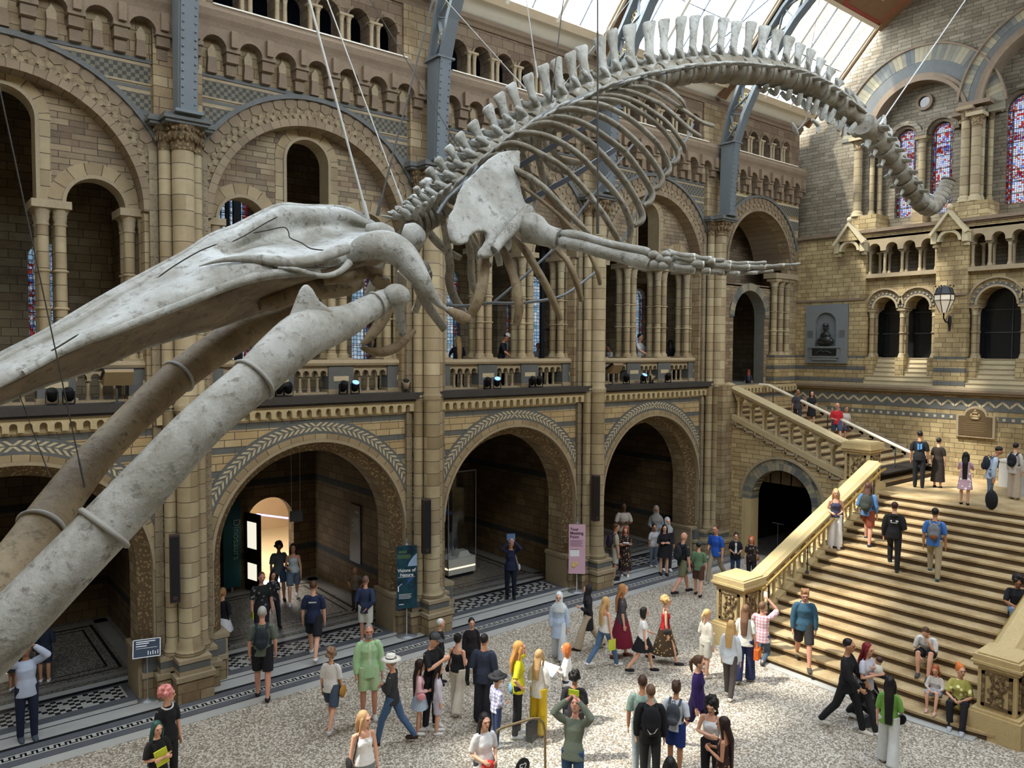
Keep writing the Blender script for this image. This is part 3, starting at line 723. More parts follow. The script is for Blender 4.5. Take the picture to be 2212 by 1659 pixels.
# little gabled canopies crowning the piers
for uc in (14.72, 11.2, 5.4):
    a = MB(E_); hw = .52
    a.prism([(uc-hw, 11.42), (uc+hw, 11.42), (uc, 12.02)], -.34, -.0, 1)
    for s in (-1, 1):
        p0 = Vector((uc+s*(hw+.1), 0, 11.32)); p1 = Vector((uc, 0, 12.12))
        P = [(p0.x, p0.z), (p1.x, p1.z), (p1.x, p1.z-.14), (p0.x-s*.08, p0.z-.06)]
        a.prism(P, -.42, .0, 0)
        a.box(uc+s*.5-.09, uc+s*.5+.09, -.3, .0, 11.0, 11.4, 0); a.box(uc+s*.5-.06, uc+s*.5+.06, -.2, .0, 10.88, 11.0, 0)
    a.ring(uc, 11.05, .3, .4, -.3, .0, 12, 0, PI, 0)
    a.ball((uc, -.3, 12.2), (.1,.1,.12), 8, 6, 0)
    a.build('gabled_canopy', ['pale_stone', 'end_ashlar'], base)
# upper storey with the great window arches
a = MB(E_)
UA = 12.62; UR = 1.72; ZS = 15.3
a.arch_wall(-.8, 17.9, 11.76, 24.5, .35, .9, [(UA, UR, None, ZS), (YC, 2.35, None, ZS+.25), (2*YC-UA, UR, None, ZS)], 0, 32)
up = a.build('gable_wall', ['gable_ashlar'], base)
for (uc, r, zs) in ((UA, UR, ZS), (YC, 2.35, ZS+.25), (2*YC-UA, UR, ZS)):
    fd = .05 if r > 2 else 0; a = MB(lambda u, d, z: (XE+d-fd*(1 if d < .5 else 0), u, z)); e = .0
    a.ring(uc, zs, r-.12, r, .22, .9, 32, 0, PI, 1); a.ring(uc, zs, r, r+.14, .28, .36, 32, 0, PI, 1)
    big = .95 if r < 2 else .5; E0 = E_; E2_ = (lambda u, d, z: (XE+d-(.035 if r > 2 else 0), u, z)); a = MB(E2_) if False else a
    a.ring(uc, zs, r+.14, r+.14+big*.45, .32, .36, 40, 0, PI, 2); a.ring(uc, zs, r+.14+big*.45, r+.14+big, .31, .36, 40, 0, PI, 3); a.ring(uc, zs, r+.14+big, r+.2+big, .24, .36, 36, .1, PI-.1, 1)
    a.build('window_arch_ring', ['moulding_stone', 'brown_stone', 'grey_stone', 'voussoir_alternating'], base)
    a = MB(E_); hw = .37 if r < 2 else .5; off = .62 if r < 2 else 1.22
    zt = 15.1 if r < 2 else 15.35
    a.arch_wall(uc-r, uc+r, 11.9, zs+r+.1, .9, 1.3, [(uc-off, hw, 12.25, zt), (uc+off, hw, 12.25, zt)], 0, 16)
    for s in (-1, 1):
        a.ring(uc+s*off, zt, hw, hw+.1, .84, .9, 16, 0, PI, 1)
        a.ring(uc+s*off, zt, hw+.1, hw+.26, .72, .9, 16, 0, PI, 0)
    a.ring(uc, 16.3, .2, .3, .8, .9, 20, 0, 2*PI, 1); a.prism([(uc+.2*math.cos(2*PI*j/16), 16.3+.2*math.sin(2*PI*j/16)) for j in range(16)], .88, .895, 2)
    a.build('tracery_wall', ['gable_ashlar', 'brown_stone', 'dark_glass'], base)

    c = MB(E_)
    if r < 2: column(c, uc, .8, 12.5, 15.05, .12, 0, .4, .2, (), 12); c.box(uc-.2, uc+.2, .5, .95, 11.9, 12.5)
    for s in (-1, 1):
        for j, (dd, rr) in enumerate(((.12, .15), (.42, .09), (.68, .09))):
            column(c, uc+s*(r-.05+.14-j*.17 + (.22 if j == 0 else 0)), dd, 12.35, zs, rr, 0, .45, .2, (), 12, 1)
        c.box(*sorted((uc+s*(r-.5), uc+s*(r+.5))), -.05-(.04 if r > 2 else 0), .9, 11.8, 12.35-(.02 if r > 2 else 0), 2)
        c.box(*sorted((uc+s*(r-.45), uc+s*(r+.5))), -.02-(.04 if r > 2 else 0), .9, zs, zs+.14, 3)
    c.build('window_columns', ['shaft_stone', 'carved_stone', 'end_ashlar', 'brown_stone'], base)
n_w = 10
for (uc, off, hw, zt, lb) in ((UA, .62, .37, 15.1, 'left'), (YC, 1.22, .5, 15.35, 'mid'), (2*YC-UA, .62, .37, 15.1, 'r')):
    for s in (1, -1):
        u = uc+s*off; f = MB(E_); n = 14
        for z in (12.6, 13.0, 13.4, 13.85, 14.3, 14.75, zt): f.box(u-hw, u+hw, 1.02, 1.06, z-.012, z+.012)
        f.ring(u, zt, hw-.03, hw, 1.02, 1.06, 14); f.box(u-hw*.66-.01, u-hw*.66+.01, 1.02, 1.06, 12.25, zt); f.box(u+hw*.66-.01, u+hw*.66+.01, 1.02, 1.06, 12.25, zt)
        lab = {('left', 1): 'red and white stained glass lancet behind the curling tail, left of the pair', ('left', -1): 'red and white stained glass lancet right of the tail tip, under the small round window', ('mid', 1): 'large stained glass lancet at the right edge of the photo', ('mid', -1): 'stained glass lancet beyond the right edge', ('r', 1): 'lancet of the far side pair, inner', ('r', -1): 'lancet of the far side pair, outer'}[(lb, s)]
        fo = struct(f.build('window_%d' % n_w, ['iron_dark']), lab, 'window'); n_w += 1
        def pane(sc):
            return [(u-hw*sc, 12.25), (u+hw*sc, 12.25)] + [(u+hw*sc*math.cos(PI*j/n), zt+hw*sc*math.sin(PI*j/n)) for j in range(n+1)]
        p_ = MB(E_); p_.prism(pane(1), 1.08, 1.09); p_.build('stained_glass', ['stained_glass'], fo)
        p_ = MB(E_)
        for q in (-1, 1): p_.box(*sorted((u+q*hw, u+q*hw*.68)), 1.07, 1.078, 12.25, zt)
        p_.ring(u, zt, hw*.68, hw, 1.07, 1.078, 14)
        for z in (13.2, 14.5): p_.box(u-hw*.62, u+hw*.62, 1.07, 1.078, z-.12, z+.12)
        p_.build('red_border', ['stained_red'], fo)
# back of the rose and boards behind

# terracotta memorial plaque, relief with bust, lamp
root = empty('memorial_plaque', (XE-.05, 10.27, 4.9), 0, 'arched brown memorial plaque with a crest on the wall above the landing', 'plaque')
a = MB(lambda u, d, z: (d, u, z))
P = lambda s: [(-.60*s, -.52*s), (.60*s, -.52*s), (.60*s, .22*s), (.42*s, .24*s)] + [(.36*s*math.cos(PI*j/10), .24*s+.30*s*math.sin(PI*j/10)) for j in range(11)] + [(-.42*s, .24*s), (-.60*s, .22*s)]
a.prism(P(1.0), -.05, .04); a.build('frame', ['moulding_stone'], root)
a = MB(lambda u, d, z: (d, u, z)); a.prism(P(.86), -.07, -.04); a.build('bronze_panel', ['bronze'], root)
a = MB(lambda u, d, z: (d, u, z))
for (u, z, w, h) in ((0,.30,.1,.07),(0,.20,.2,.04),(0,.12,.17,.05),(-.12,.2,.05,.09),(.12,.2,.05,.09),(0,.38,.05,.05)): a.ball((u, -.075, z), (w, .03, h), 8, 6)
a.build('crest', ['bronze_light'], root)
a = MB(lambda u, d, z: (d, u, z))
for (z, w) in ((-.02,.3),(-.1,.38),(-.17,.34),(-.24,.36),(-.31,.28)):
    u = -w
    while u < w: a.box(u, u+.045, -.076, -.07, z, z+.02); u += .06
a.build('inscription', ['bronze_light'], root)
# ---------------------------------------------------------------- staircase
SX0, RUN, RISE, NST = 15.77, .386, .15, 20
SK = RISE/RUN
YL, YR = 11.3, 2*YC-11.3
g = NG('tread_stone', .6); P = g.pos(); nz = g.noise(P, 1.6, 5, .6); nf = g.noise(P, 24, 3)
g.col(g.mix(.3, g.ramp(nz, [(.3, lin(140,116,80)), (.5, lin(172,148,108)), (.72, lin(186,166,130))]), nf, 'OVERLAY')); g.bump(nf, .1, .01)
stair = empty('staircase', (SX0, YC, 0), 0, 'wide flight of worn buff stone steps rising to the landing', 'staircase')
for i in range(NST):
    a = MB(); x = i*RUN; z = RISE*(i+1); last = i == NST-1
    ya, yb = YR-YC, YL-YC
    if i < 1: a.prismz([(x-.06, ya+.5), (x-.14, ya+1.4), (x-.04, yb-1), (x-.02, yb-.1), (x+RUN+.05, yb), (x+RUN+.05, ya), (x+.05, ya)], z-.05, z, 0); a.prismz([(x-.02, ya+.5), (x-.10, ya+1.4), (x, yb-1), (x+.02, yb-.1), (x+RUN+.05, yb), (x+RUN+.05, ya), (x+.08, ya)], 0, z-.05, 1)
    else:
        x1 = (XE-SX0) if last else x+RUN+.06
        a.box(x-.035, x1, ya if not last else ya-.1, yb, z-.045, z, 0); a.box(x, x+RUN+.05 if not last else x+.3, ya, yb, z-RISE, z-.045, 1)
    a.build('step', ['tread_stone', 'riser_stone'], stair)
a = MB(); pts = [(-.22, YR-YC+.3), (-.34, YR-YC+1.4), (-.2, YL-YC-.9), (-.16, YL-YC), (.1, YL-YC), (.1, YR-YC+.3)]
a.prismz(pts, 0, .02, 0); a.build('marble_kerb', ['pale_marble'], stair)
# newel posts with carved panels
def newel(name, x0, x1, y0, y1, z0, zt, label, zb=None):
    root = empty('newel_post', ((x0+x1)/2, (y0+y1)/2, z0), 0, label, 'newel post')
    hx, hy = (x1-x0)/2, (y1-y0)/2; H = zt-z0
    a = MB()
    def b(e, za, zb_, mi=0): a.box(-hx-e, hx+e, -hy-e, hy+e, za, zb_, mi)
    b(.08, 0, H*.30); b(.04, H*.30, H*.33); b(-.04, H*.33, H*.84); b(.02, H*.84, H*.88); b(.06, H*.88, H*.91)
    a.build('pedestal', ['gold_stone'], root)
    a = MB(); b(.03, H*.91, H-.03); b(-.03, H-.03, H); a.build('cap', ['gold_stone'], root)
    for (nx, ny) in ((-1, 0), (0, -1), (0, 1), (1, 0)):
        a = MB(); w = (hy if nx else hx)*.62; c = Vector((nx*(hx-.035), ny*(hy-.035), H*.585)); t = Vector((0,1,0)) if nx else Vector((1,0,0)); n = Vector((nx,ny,0)); up = Vector((0,0,1)); hh = H*.19
        for (cc, hw_, hz) in ((c+t*w, .03, hh+.03), (c-t*w, .03, hh+.03)): a.obox(cc, t*hw_, n*.02, up*hz)
        for (cc, hw_, hz) in ((c+up*hh, w+.03, .03), (c-up*hh, w+.03, .03)): a.obox(cc, t*hw_, n*.02, up*hz)
        rr = random.Random(3)
        for k in range(16):
            q = c + t*(rr.uniform(-.75,.75)*w) + up*(rr.uniform(-.8,.8)*hh); a.ball(q, (.03+.03*rr.random(),)*3, 6, 5)
        for k in range(3): a.tube([c+t*w*(.5*math.sin(j*.9+k*2)) + up*hh*(-.8+.4*j) + n*.015 for j in range(5)], .022, 6)
        a.build('carved_panel', ['carved_stone'], root)
    return root
newel('n', 15.8, 16.7, 10.66, 11.5, 0, 1.74, 'sunlit carved stone newel post at the left foot of the main stairs')
newel('n', 15.9, 16.7, 4.88, 5.62, 0, 1.6, 'carved stone newel post at the right foot of the main stairs, partly out of frame')
newel('n', 23.12, 23.95, 11.25, 12.1, 2.6, 4.48, 'carved stone newel post at the corner of the landing')
newel('n', 23.12, 23.95, 2*YC-12.1, 2*YC-11.25, 2.6, 4.48, 'carved stone newel post on the far right of the landing')
# sloping balustrades. local x along the run, sheared upward by k
def sloped(name, T, L, k, label, mat='gold_stone', off=0.0, group='stone stair balustrades'):
    S = lambda x, y, z: T(x, y, z + k*x)
    root = empty(name, T(0,0,0), 0, label, 'balustrade', group)
    inv = Vector(T(0,0,0))
    S2 = lambda x, y, z: tuple(Vector(S(x, y, z)) - inv)
    a = MB(S2); a.prismx([(-.22,1.02),(.22,1.02),(.24,1.07),(.19,1.11),(.15,1.15),(-.15,1.15),(-.19,1.11),(-.24,1.07)], 0, L, 0); a.prismx([(-.2,.94),(.2,.94),(.24,1.02),(-.24,1.02)], 0, L, 0); a.build('coping', [mat], root)
    n = int(L/.46); p = L/n
    a = MB(S2); a.arch_wall(0, L, .70, .96, -.14, .14, [(p*(i+.5), p*.36, None, .74) for i in range(n)], 0, 10)
    for i in range(n):
        a.ring(p*(i+.5), .74, p*.36, p*.44, -.165, -.14, 10); a.ring(p*(i+.5), .74, p*.36, p*.44, .14, .165, 10)
    a.build('arcade', [mat], root)
    a = MB(S2); a.box(0, L, -.2, .2, -.05, .14); a.build('string', [mat], root)
    for i in range(n+1):
        a = MB(); c = Vector(S2(p*i, 0, 0)); z0, z1 = c.z+.1, c.z+.74
        for dy in (-.08, .08):
            q = Vector(S2(p*i, dy, 0)); h = z1-z0
            a.lathe([(.07,0),(.07,.05),(.045,.08),(.06,.12),(.04,.17),(.045,h*.5),(.035,h*.78),(.06,h*.84),(.045,h*.88),(.08,h)], (q.x, q.y, z0), 8)
        a.build('baluster', [mat], root)
    return root
sloped('balustrade', lambda x, y, z: (16.7+x, 11.1+y, z+.36), 6.35, SK, 'sunlit stone balustrade climbing the left side of the main stairs')
sloped('balustrade', lambda x, y, z: (16.7+x, 2*YC-11.1+y, z+.36), 6.35, SK, 'stone balustrade climbing the right side of the main stairs, behind the right newel')
UK = .379
sloped('balustrade', lambda x, y, z: (23.45+y, 12.1+x, z+3.28), 4.5, UK, 'arched stone balustrade of the upper flight rising to the side door', 'moulding_gold')
sloped('balustrade', lambda x, y, z: (23.45+y, 2*YC-12.1-x, z+3.28), 4.5, UK, 'arched stone balustrade of the opposite upper flight, out of frame at right', 'moulding_gold')
# upper flights
def upper(sgn, label):
    root = empty('upper_flight', (23.7, YC+sgn*(11.4-YC), 3.0), 0, label, 'staircase')
    for i in range(20):
        a = MB(lambda x, y, z: (x, sgn*y, z)); y = i*.396; z = RISE*(i+1); x0, x1 = (0, XE-23.7) if i < 14 else (.5, 3.1)
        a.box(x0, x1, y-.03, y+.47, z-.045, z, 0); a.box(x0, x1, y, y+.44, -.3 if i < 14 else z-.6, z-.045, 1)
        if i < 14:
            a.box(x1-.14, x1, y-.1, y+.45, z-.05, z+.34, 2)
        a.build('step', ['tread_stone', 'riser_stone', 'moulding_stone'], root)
upper(1, 'upper flight of stone steps rising left from the landing to the side door')
# wall below the flight, with the arch
def understair(sgn, label):
    T = lambda u, d, z: (23.3+d, YC+sgn*(u-YC), z)
    a = MB(T)
    u0, u1 = 11.4, 16.95; uc, r, zs = 14.31, 1.157, 2.11
    # stepped profile wall built in strips: top follows the stairs
    n = 24; us = sorted(set([u0 + (u1-u0)*i/60 for i in range(61)] + [uc-r, uc+r]))
    for i in range(len(us)-1):
        a0, b0 = us[i], us[i+1]; m = (a0+b0)/2
        top = 3.1 + UK*(m-11.3)
        lo = 0 if abs(m-uc) > r else zs+math.sqrt(max(0, r*r-(m-uc)**2))
        a.box(a0, b0, 0, .35, lo, top, 0)
    w = struct(a.build('wall_stair', ['stair_ashlar']), label, 'wall')
    a = MB(T); a.ring(uc, zs, r-.02, r+.22, -.05, .4, 28, 0, PI, 0); a.ring(uc, zs, r+.22, r+.36, -.025, .1, 28, 0, PI, 0); a.ring(uc, zs, r+.36, r+.44, -.08, .1, 28, 0, PI, 1)
    for s in (-1, 1): a.box(*sorted((uc+s*(r-.02), uc+s*(r+.22))), -.05, .4, 0, zs, 2); a.box(*sorted((uc+s*(r+.22), uc+s*(r+.36))), -.025, .1, 0, zs, 2)
    a.build('arch_surround', ['voussoir_alternating', 'moulding_stone', 'gold_stone'], w)
    a = MB(T)
    for i in range(12):
        u = 12.25+i*.396; z = 3.0+UK*(u-11.3)-.08
        a.box(u, u+.36, -.05, .0, z-.08, z, 0); a.box(u+.30, u+.36, -.05, 0, z-.06, z+.12, 0)
    a.build('stepped_moulding', ['moulding_stone'], w)
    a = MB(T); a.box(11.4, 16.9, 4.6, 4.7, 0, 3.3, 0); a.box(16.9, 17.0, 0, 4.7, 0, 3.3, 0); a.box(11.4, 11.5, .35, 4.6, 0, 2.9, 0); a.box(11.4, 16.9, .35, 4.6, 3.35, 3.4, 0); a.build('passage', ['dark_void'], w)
understair(1, 'ashlar wall under the upper flight with a dark round archway')
understair(-1, 'matching wall under the opposite upper flight')
a = MB(); a.box(23.15, 23.5, YR+.2, YL+.2, 0, 2.94); a.box(16.8, 23.3, YL+.02, YL+.16, 0, .5); 
a.prism([(16.3, 0), (23.3, 0), (23.3, 3.0), (16.3, .32)], YL-.02, YL+.14); a.prism([(16.3, 0), (23.3, 0), (23.3, 3.0), (16.3, .32)], YR-.14, YR+.02)
struct(a.build('wall_stair', ['stair_ashlar']), 'low ashlar side walls carrying the main stairs', 'wall')
a = MB(); a.box(23.7, XE, YR-6, YL+.0, 2.7, 2.99); struct(a.build('floor_landing', ['landing_stone']), 'smooth buff stone floor of the landing', 'floor')
def handrail(pts, label, posts, rr=.035, mt='brass'):
    root = empty('handrail', pts[0], 0, label, 'handrail'); o = Vector(pts[0]); P = [Vector(p)-o for p in pts]
    a = MB(); a.tube(P, rr, 8); a.build('rail', [mt], root)
    for (x, y, z0, z1) in posts:
        a = MB(); h = z1-z0; a.lathe([(.05,0),(.05,.04),(.02,.08),(.018,h*.3),(.04,h*.35),(.018,h*.4),(.018,h*.7),(.035,h*.75),(.018,h*.8),(.018,h)], (x-o.x, y-o.y, z0-o.z), 8); a.build('post', ['iron_dark'], root)
zst = lambda x: RISE*(math.floor((x-SX0)/RUN)+1)
handrail([(16.75, 10.8, 1.30), (22.9, 10.8, 1.30+6.15*SK), (23.2, 10.8, 3.75)], 'brass handrail on iron posts inside the left balustrade of the main stairs', [(x, 10.8, zst(x), 1.28+(x-16.75)*SK) for x in (17.1, 18.9, 20.7, 22.5)])
handrail([(16.75, 2*YC-10.8, 1.30), (22.9, 2*YC-10.8, 1.30+6.15*SK), (23.2, 2*YC-10.8, 3.75)], 'brass handrail beside the right newel post', [(x, 2*YC-10.8, zst(x), 1.28+(x-16.75)*SK) for x in (17.1, 18.9, 20.7)])
handrail([(26.0, 11.3, 3.95), (26.0, 16.6, 3.95+5.3*UK), (26.0, 17.0, 5.97)], 'long pale handrail dividing the upper flight', [(26.0, 11.8, 3.1, 4.1), (26.0, 14.2, 4.05, 5.0), (26.0, 16.4, 4.95, 5.85)], .06, 'pale_rail')
# block at pier foot joining upper balustrade
a = MB(); a.box(22.7, 23.6, 16.3, 17.0, 0, 6.05); struct(a.build('wall_stair', ['buff_ashlar']), 'ashlar block between last pier and stair', 'wall')
# ---------------------------------------------------------------- floor
f = MB(); f.box(-9, 23.9, -1, YW+1.45, -.1, 0.0); struct(f.build('floor', ['terrazzo']), 'speckled terrazzo floor of the hall', 'floor')
f = MB()
for (y0, y1, mi) in ((15.30,15.585,0),(15.60,15.80,1),(15.585,15.60,2),(15.80,15.815,2),(15.815,16.035,0),(16.035,16.05,2),(16.05,16.27,1),(16.27,16.37,2),(16.37,16.80,0),(16.80,16.84,2),(16.84,17.02,0),(17.02,YW+1.5,1)):
    f.box(-9, 24, y0, y1, 0.0, .003, mi)
for k in range(4):
    cx = BAYC[k]; hx = 1.95
    f.box(cx-hx, cx+hx, 17.28, 17.97, .003, .005, 0)
    f.box(cx-2.3, cx+2.3, 18.05, 18.2, .003, .005, 2); f.box(cx-2.3, cx+2.3, 18.2, 18.42, .003, .006, 0)
struct(f.build('trim_1', ['pale_marble', 'grey_marble', 'black_marble']), 'banded marble border of the floor along the wall', 'trim')
f = MB(); x = -1.0; p = .175
while x < 23:
    for (xa, xb, ya, yb) in ((0,.035,15.855,15.995),(0,.10,15.965,15.995),(.075,.10,15.90,15.995),(.075,.14,15.90,15.925) if False else (.07,.105,15.855,15.995),(.07,.175,15.855,15.885)):
        f.box(x+xa, x+xb, ya, yb, .003, .0045)
    x += p
struct(f.build('trim_2', ['black_marble']), 'black meander pattern in the floor border', 'trim')
f = MB(); s_ = .0985
for k in range(4):
    cx = BAYC[k]; nx = int(3.86/s_)
    for i in range(nx):
        for j in range(7):
            on = ((i+j) % 2 == 0) if k != 2 else ((i % 3 != 1) != (j % 3 != 1))
            if k == 3: on = (j % 2 == 0) and (i % 4 != 0)
            if k < 2 and (i//2+j) % 4 == 0: on = False
            if on: f.box(cx-1.93+i*s_, cx-1.93+(i+1)*s_, 17.28+j*s_, 17.28+(j+1)*s_, .005, .0065)
struct(f.build('trim_3', ['black_marble']), 'black and white chequer panels set in the thresholds of the arches', 'trim')
# ---------------------------------------------------------------- roof
def sky_T(xc, sgn=1):
    b = Vector((16.35, 16.5)); t = Vector((14.0, 19.1)); e = (t-b).normalized(); nrm = Vector((e.y, -e.x)); L = (t-b).length
    def T(x, d, s):
        y = b.x + e.x*s + nrm.x*d; z = b.y + e.y*s + nrm.y*d
        return (xc+x, y if sgn > 0 else 2*YC-y, z)
    return T, L
def skylight(xc, hw, n, sgn, label):
    T, L = sky_T(xc, sgn)
    a = MB(T)
    for s in (-1, 1):
        a.box(*sorted((s*(hw-.27), s*(hw-.17))), -.14, .1, -.1, L+.1, 0); a.box(*sorted((s*(hw-.33), s*(hw-.27))), -.08, .1, 0, L, 0)
        a.box(*sorted((s*(hw-.17), s*hw)), -.1, .1, -.5, L+.2, 1)
    a.box(-hw+.17, hw-.17, -.12, .12, -.12, .1, 0); a.box(-hw+.17, hw-.17, -.12, .12, L-.02, L+.12, 0)
    fr = struct(a.build('window_%d' % n, ['cream_frame', 'ceiling_wood']), label, 'window')
    a = MB(T); w = hw-.33; m = 3
    for i in range(1, m):
        x = -w+2*w*i/m; a.box(x-.055, x+.055, -.13, .08, 0, L, 0)
    a.build('rafters', ['white_paint'], fr)
    a = MB(T)
    for i in range(m):
        x = -w+2*w*(i+.5)/m; a.box(x-.014, x+.014, -.02, .03, 0, L)
    a.box(-w, w, -.02, .03, L*.5-.012, L*.5+.012)
    a.build('glazing_bars', ['iron_dark'], fr)
    a = MB(T); a.box(-w, w, .05, .06, 0, L); a.build('glass', ['glass_pane'], fr)
    a = MB(lambda x, y, z: (xc+x, y if sgn > 0 else 2*YC-y, z)); a.prismx([(17.02,16.14),(16.95,16.14),(16.25,16.46),(16.35,16.58),(17.02,16.58)], -hw, hw); a.build('sloping_cill', ['white_paint'], fr)
XS = [(BAYC[0], HW), (BAYC[1], HW), (BAYC[2], HW), (BAYC[3], HW), (cx5, h5), (BAYC[0]-B, HW), (BAYC[0]-2*B, HW)]
sl = ['roof skylight over the far left bay', 'roof skylight above the arcade behind the suspension wires', 'roof skylight above the whale mid back, with bright blue sky', 'roof skylight behind the tall vertebrae spines', 'roof skylight nearest the end wall, brightest', 'roof skylight beyond the left edge', 'roof skylight over the entrance end']
for i, (x, h) in enumerate(XS):
    skylight(x, h, 20+i, 1, sl[i]); skylight(x, h, 30+i, -1, 'opposite side '+sl[i])
for sgn in (1, -1):
    T = lambda x, y, z: (x, y if sgn > 0 else 2*YC-y, z)
    a = MB(T); a.prismx([(14.05,19.12),(14.2,19.3),(8.25,22.7),(8.25,22.5)], -9.5, XE+.4, 0)
    c = struct(a.build('ceiling', ['ceiling_wood']), 'painted timber ceiling panels above the skylights', 'ceiling')
    k_ = (22.5-19.15)/(14.05-8.25)
    for xb in range(-1, 14):
        x0 = XE-.12-2.6-xb*3.02
        for j in range(3):
            y1 = 13.9-j*1.9; y0 = y1-1.7
            if xb < 0: continue
            a = MB(lambda x, y, z: T(x, y, 19.15+(14.05-y)*k_+z))
            for (e, dz, mi) in ((0, -.05, 1), (.12, -.07, 0), (.22, -.03, 2), (.5, -.05, 1), (.58, -.06, 3)): a.box(x0+e, x0+2.6-e, y0+e, y1-e, dz, .0, mi)
            cc = ((x0+1.3), (y0+y1)/2)
            for q in range(7):
                t = 2*PI*q/7; a.ball((cc[0]+.38*math.cos(t), cc[1]+.2*math.sin(t), -.06), (.1, .08, .02), 6, 4, 4)
            a.build('painted_panel', ['ceiling_wood', 'red_paint', 'cream_frame', 'ceiling_green', 'gilt_iron'], c)
# trusses
def truss(x, label, sgn=1):
    root = empty('roof_truss', (x, YC, 0), 0, label, 'truss', 'riveted iron roof trusses')
    T = lambda X, y, z: (X, (y if sgn > 0 else 2*YC-y)-YC, z)
    F = [(16.23,11.96),(16.16,13.2),(16.04,14.4),(15.72,15.3),(15.25,16.15),(14.69,17.0),(13.9,17.9),(12.9,18.75),(11.5,19.6),(9.9,20.2),(8.25,20.45)]
    K = [(16.56,11.96),(16.55,13.2),(16.53,14.5),(16.3,15.5),(15.86,16.4),(15.1,17.5),(14.3,18.4),(13.4,19.15),(11.8,20.0),(10,20.8),(8.25,21.6)]
    a = MB(T)
    a.prismx(F[:3]+K[:3][::-1], -.19, .19, 0)
    for i in range(3):
        y, z = F[min(i, 2)]
    a.box(-.27, .27, 16.1, 16.6, 11.96, 12.02, 0); a.box(-.25, .25, 15.95, 16.62, 14.42, 14.47, 0)
    a.build('box_column', ['painted_iron'], root)
    a = MB(T)
    for s in (-.12, .12):
        for i in range(16):
            z = 12.15+i*.155; t = (z-11.96)/(14.4-11.96); y = 16.23+(16.04-16.23)*t
            a.ball((s, y-.062, z), .024, 6, 4)
    a.build('rivets', ['painted_iron'], root)['kind'] = 'stuff'
    for C_, w, th in ((F, .16, .06), (K, .16, .05)):
        a = MB(T); C2 = C_[2:] if C_ is K else C_
        for i in range(len(C2)-1):
            (ya, za), (yb, zb) = C2[i], C2[i+1]
            d = Vector((0, yb-ya, zb-za)).normalized(); nn = Vector((0, -d.z, d.y))*th
            A = Vector((0, ya, za)); Bq = Vector((0, yb, zb)); X = Vector((w, 0, 0))
            vs = [A-X-nn, A+X-nn, A+X+nn, A-X+nn, Bq-X-nn, Bq+X-nn, Bq+X+nn, Bq-X+nn]
            a.add(vs, [(0,1,2,3),(4,7,6,5),(0,4,5,1),(1,5,6,2),(2,6,7,3),(3,7,4,0)])
            if C_ is F:
                X2 = Vector((.045,0,0)); n2 = Vector((0,-d.z,d.y))*.14
                a.add([A-X2, A+X2, A+X2-n2, A-X2-n2, Bq-X2, Bq+X2, Bq+X2-n2, Bq-X2-n2], [(0,1,2,3),(4,7,6,5),(0,4,5,1),(1,5,6,2),(2,6,7,3),(3,7,4,0)])
        a.build('chord', ['painted_iron'], root)
    a = MB(T)
    for i in range(2, len(F)-1):
        f0, f1, k0, k1 = [Vector((0, *p)) for p in (F[i], F[i+1], K[i], K[i+1])]
        a.bar(f0, k1, .10, .03); a.bar(k0, f1, .10, .03); a.bar(f1, k1, .08, .03)
    a.build('lattice', ['painted_iron'], root)
    a = MB(T)
    for i in range(2, len(F)-1):
        c = sum((Vector((0, *p)) for p in (F[i], F[i+1], K[i], K[i+1])), Vector())/4
        for q in range(8):
            t = 2*PI*q/8; c2 = c+Vector((0, math.cos(t)*.13, math.sin(t)*.17))
            a.tube([c2+Vector((0, .06*math.cos(w_), .06*math.sin(w_))) for w_ in [PI*2*k2/8 for k2 in range(9)]], .012, 4, cap=False)
    a.build('gilt_scrollwork', ['gilt_iron'], root)
tl = ['grey riveted iron truss at far left, beyond the frame', 'grey riveted iron truss standing on the pier left of the whale skull', 'grey riveted iron truss rising behind the whale neck vertebrae', 'grey iron truss behind the curved ribs', 'grey iron truss beside the last bay with gilt scrolls']
for k in range(5):
    truss(PIERX[k], tl[k]); truss(PIERX[k], 'opposite half of the '+' '.join(tl[k].split()[1:12]), -1)
# near side wall and entrance end, simple bounce surfaces out of view
a = MB(); a.box(-9, XE, -1.2, -.9, 0, 16.4); struct(a.build('wall_near', ['buff_ashlar']), 'opposite side wall behind the camera', 'wall')
a = MB(); a.box(-9.4, -9, -1.2, 17.9, 0, 22.8); struct(a.build('wall_entrance', ['buff_ashlar']), 'entrance end wall behind the camera', 'wall')
a = MB(); a.box(-9, -1.28-.0, YW+.3, YW+.9, 0, 16.2); struct(a.build('wall_left', ['buff_ashlar']), 'side wall beyond the left edge', 'wall')
# ---------------------------------------------------------------- the blue whale skeleton
def bone(name, base, stain, dark, s=2.2):
    g = NG(name, .62); P = g.pos(); nz = g.noise(P, s, 6, .68); n2 = g.noise(P, s*5, 4, .7); n3 = g.noise(P, .9, 3)
    k = g.mix(g.ramp(nz, [(.40, (0,0,0)), (.60, (1,1,1))]), base, stain)
    k = g.mix(g.ramp(n2, [(.54, (0,0,0)), (.66, (.85,.85,.85))]), k, dark)
    k = g.mix(g.ramp(n3, [(.45, (0,0,0)), (.7, (.6,.6,.6))]), k, stain)
    g.col(k); g.bump(g.math('ADD', nz, g.math('MULTIPLY', n2, .5)),   .6, .04)
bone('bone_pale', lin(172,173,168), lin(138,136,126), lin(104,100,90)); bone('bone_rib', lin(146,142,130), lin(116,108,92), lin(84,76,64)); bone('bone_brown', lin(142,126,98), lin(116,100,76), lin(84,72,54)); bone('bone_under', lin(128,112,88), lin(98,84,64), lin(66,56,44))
plain('armature_steel', lin(106,110,112), .45, .08, 3, 0, .2); plain('armature_dark', lin(52,56,60), .5, .08, 3); plain('cable_steel', lin(190,190,186), .4, 0); plain('cable_dark', lin(70,68,64), .5, 0)
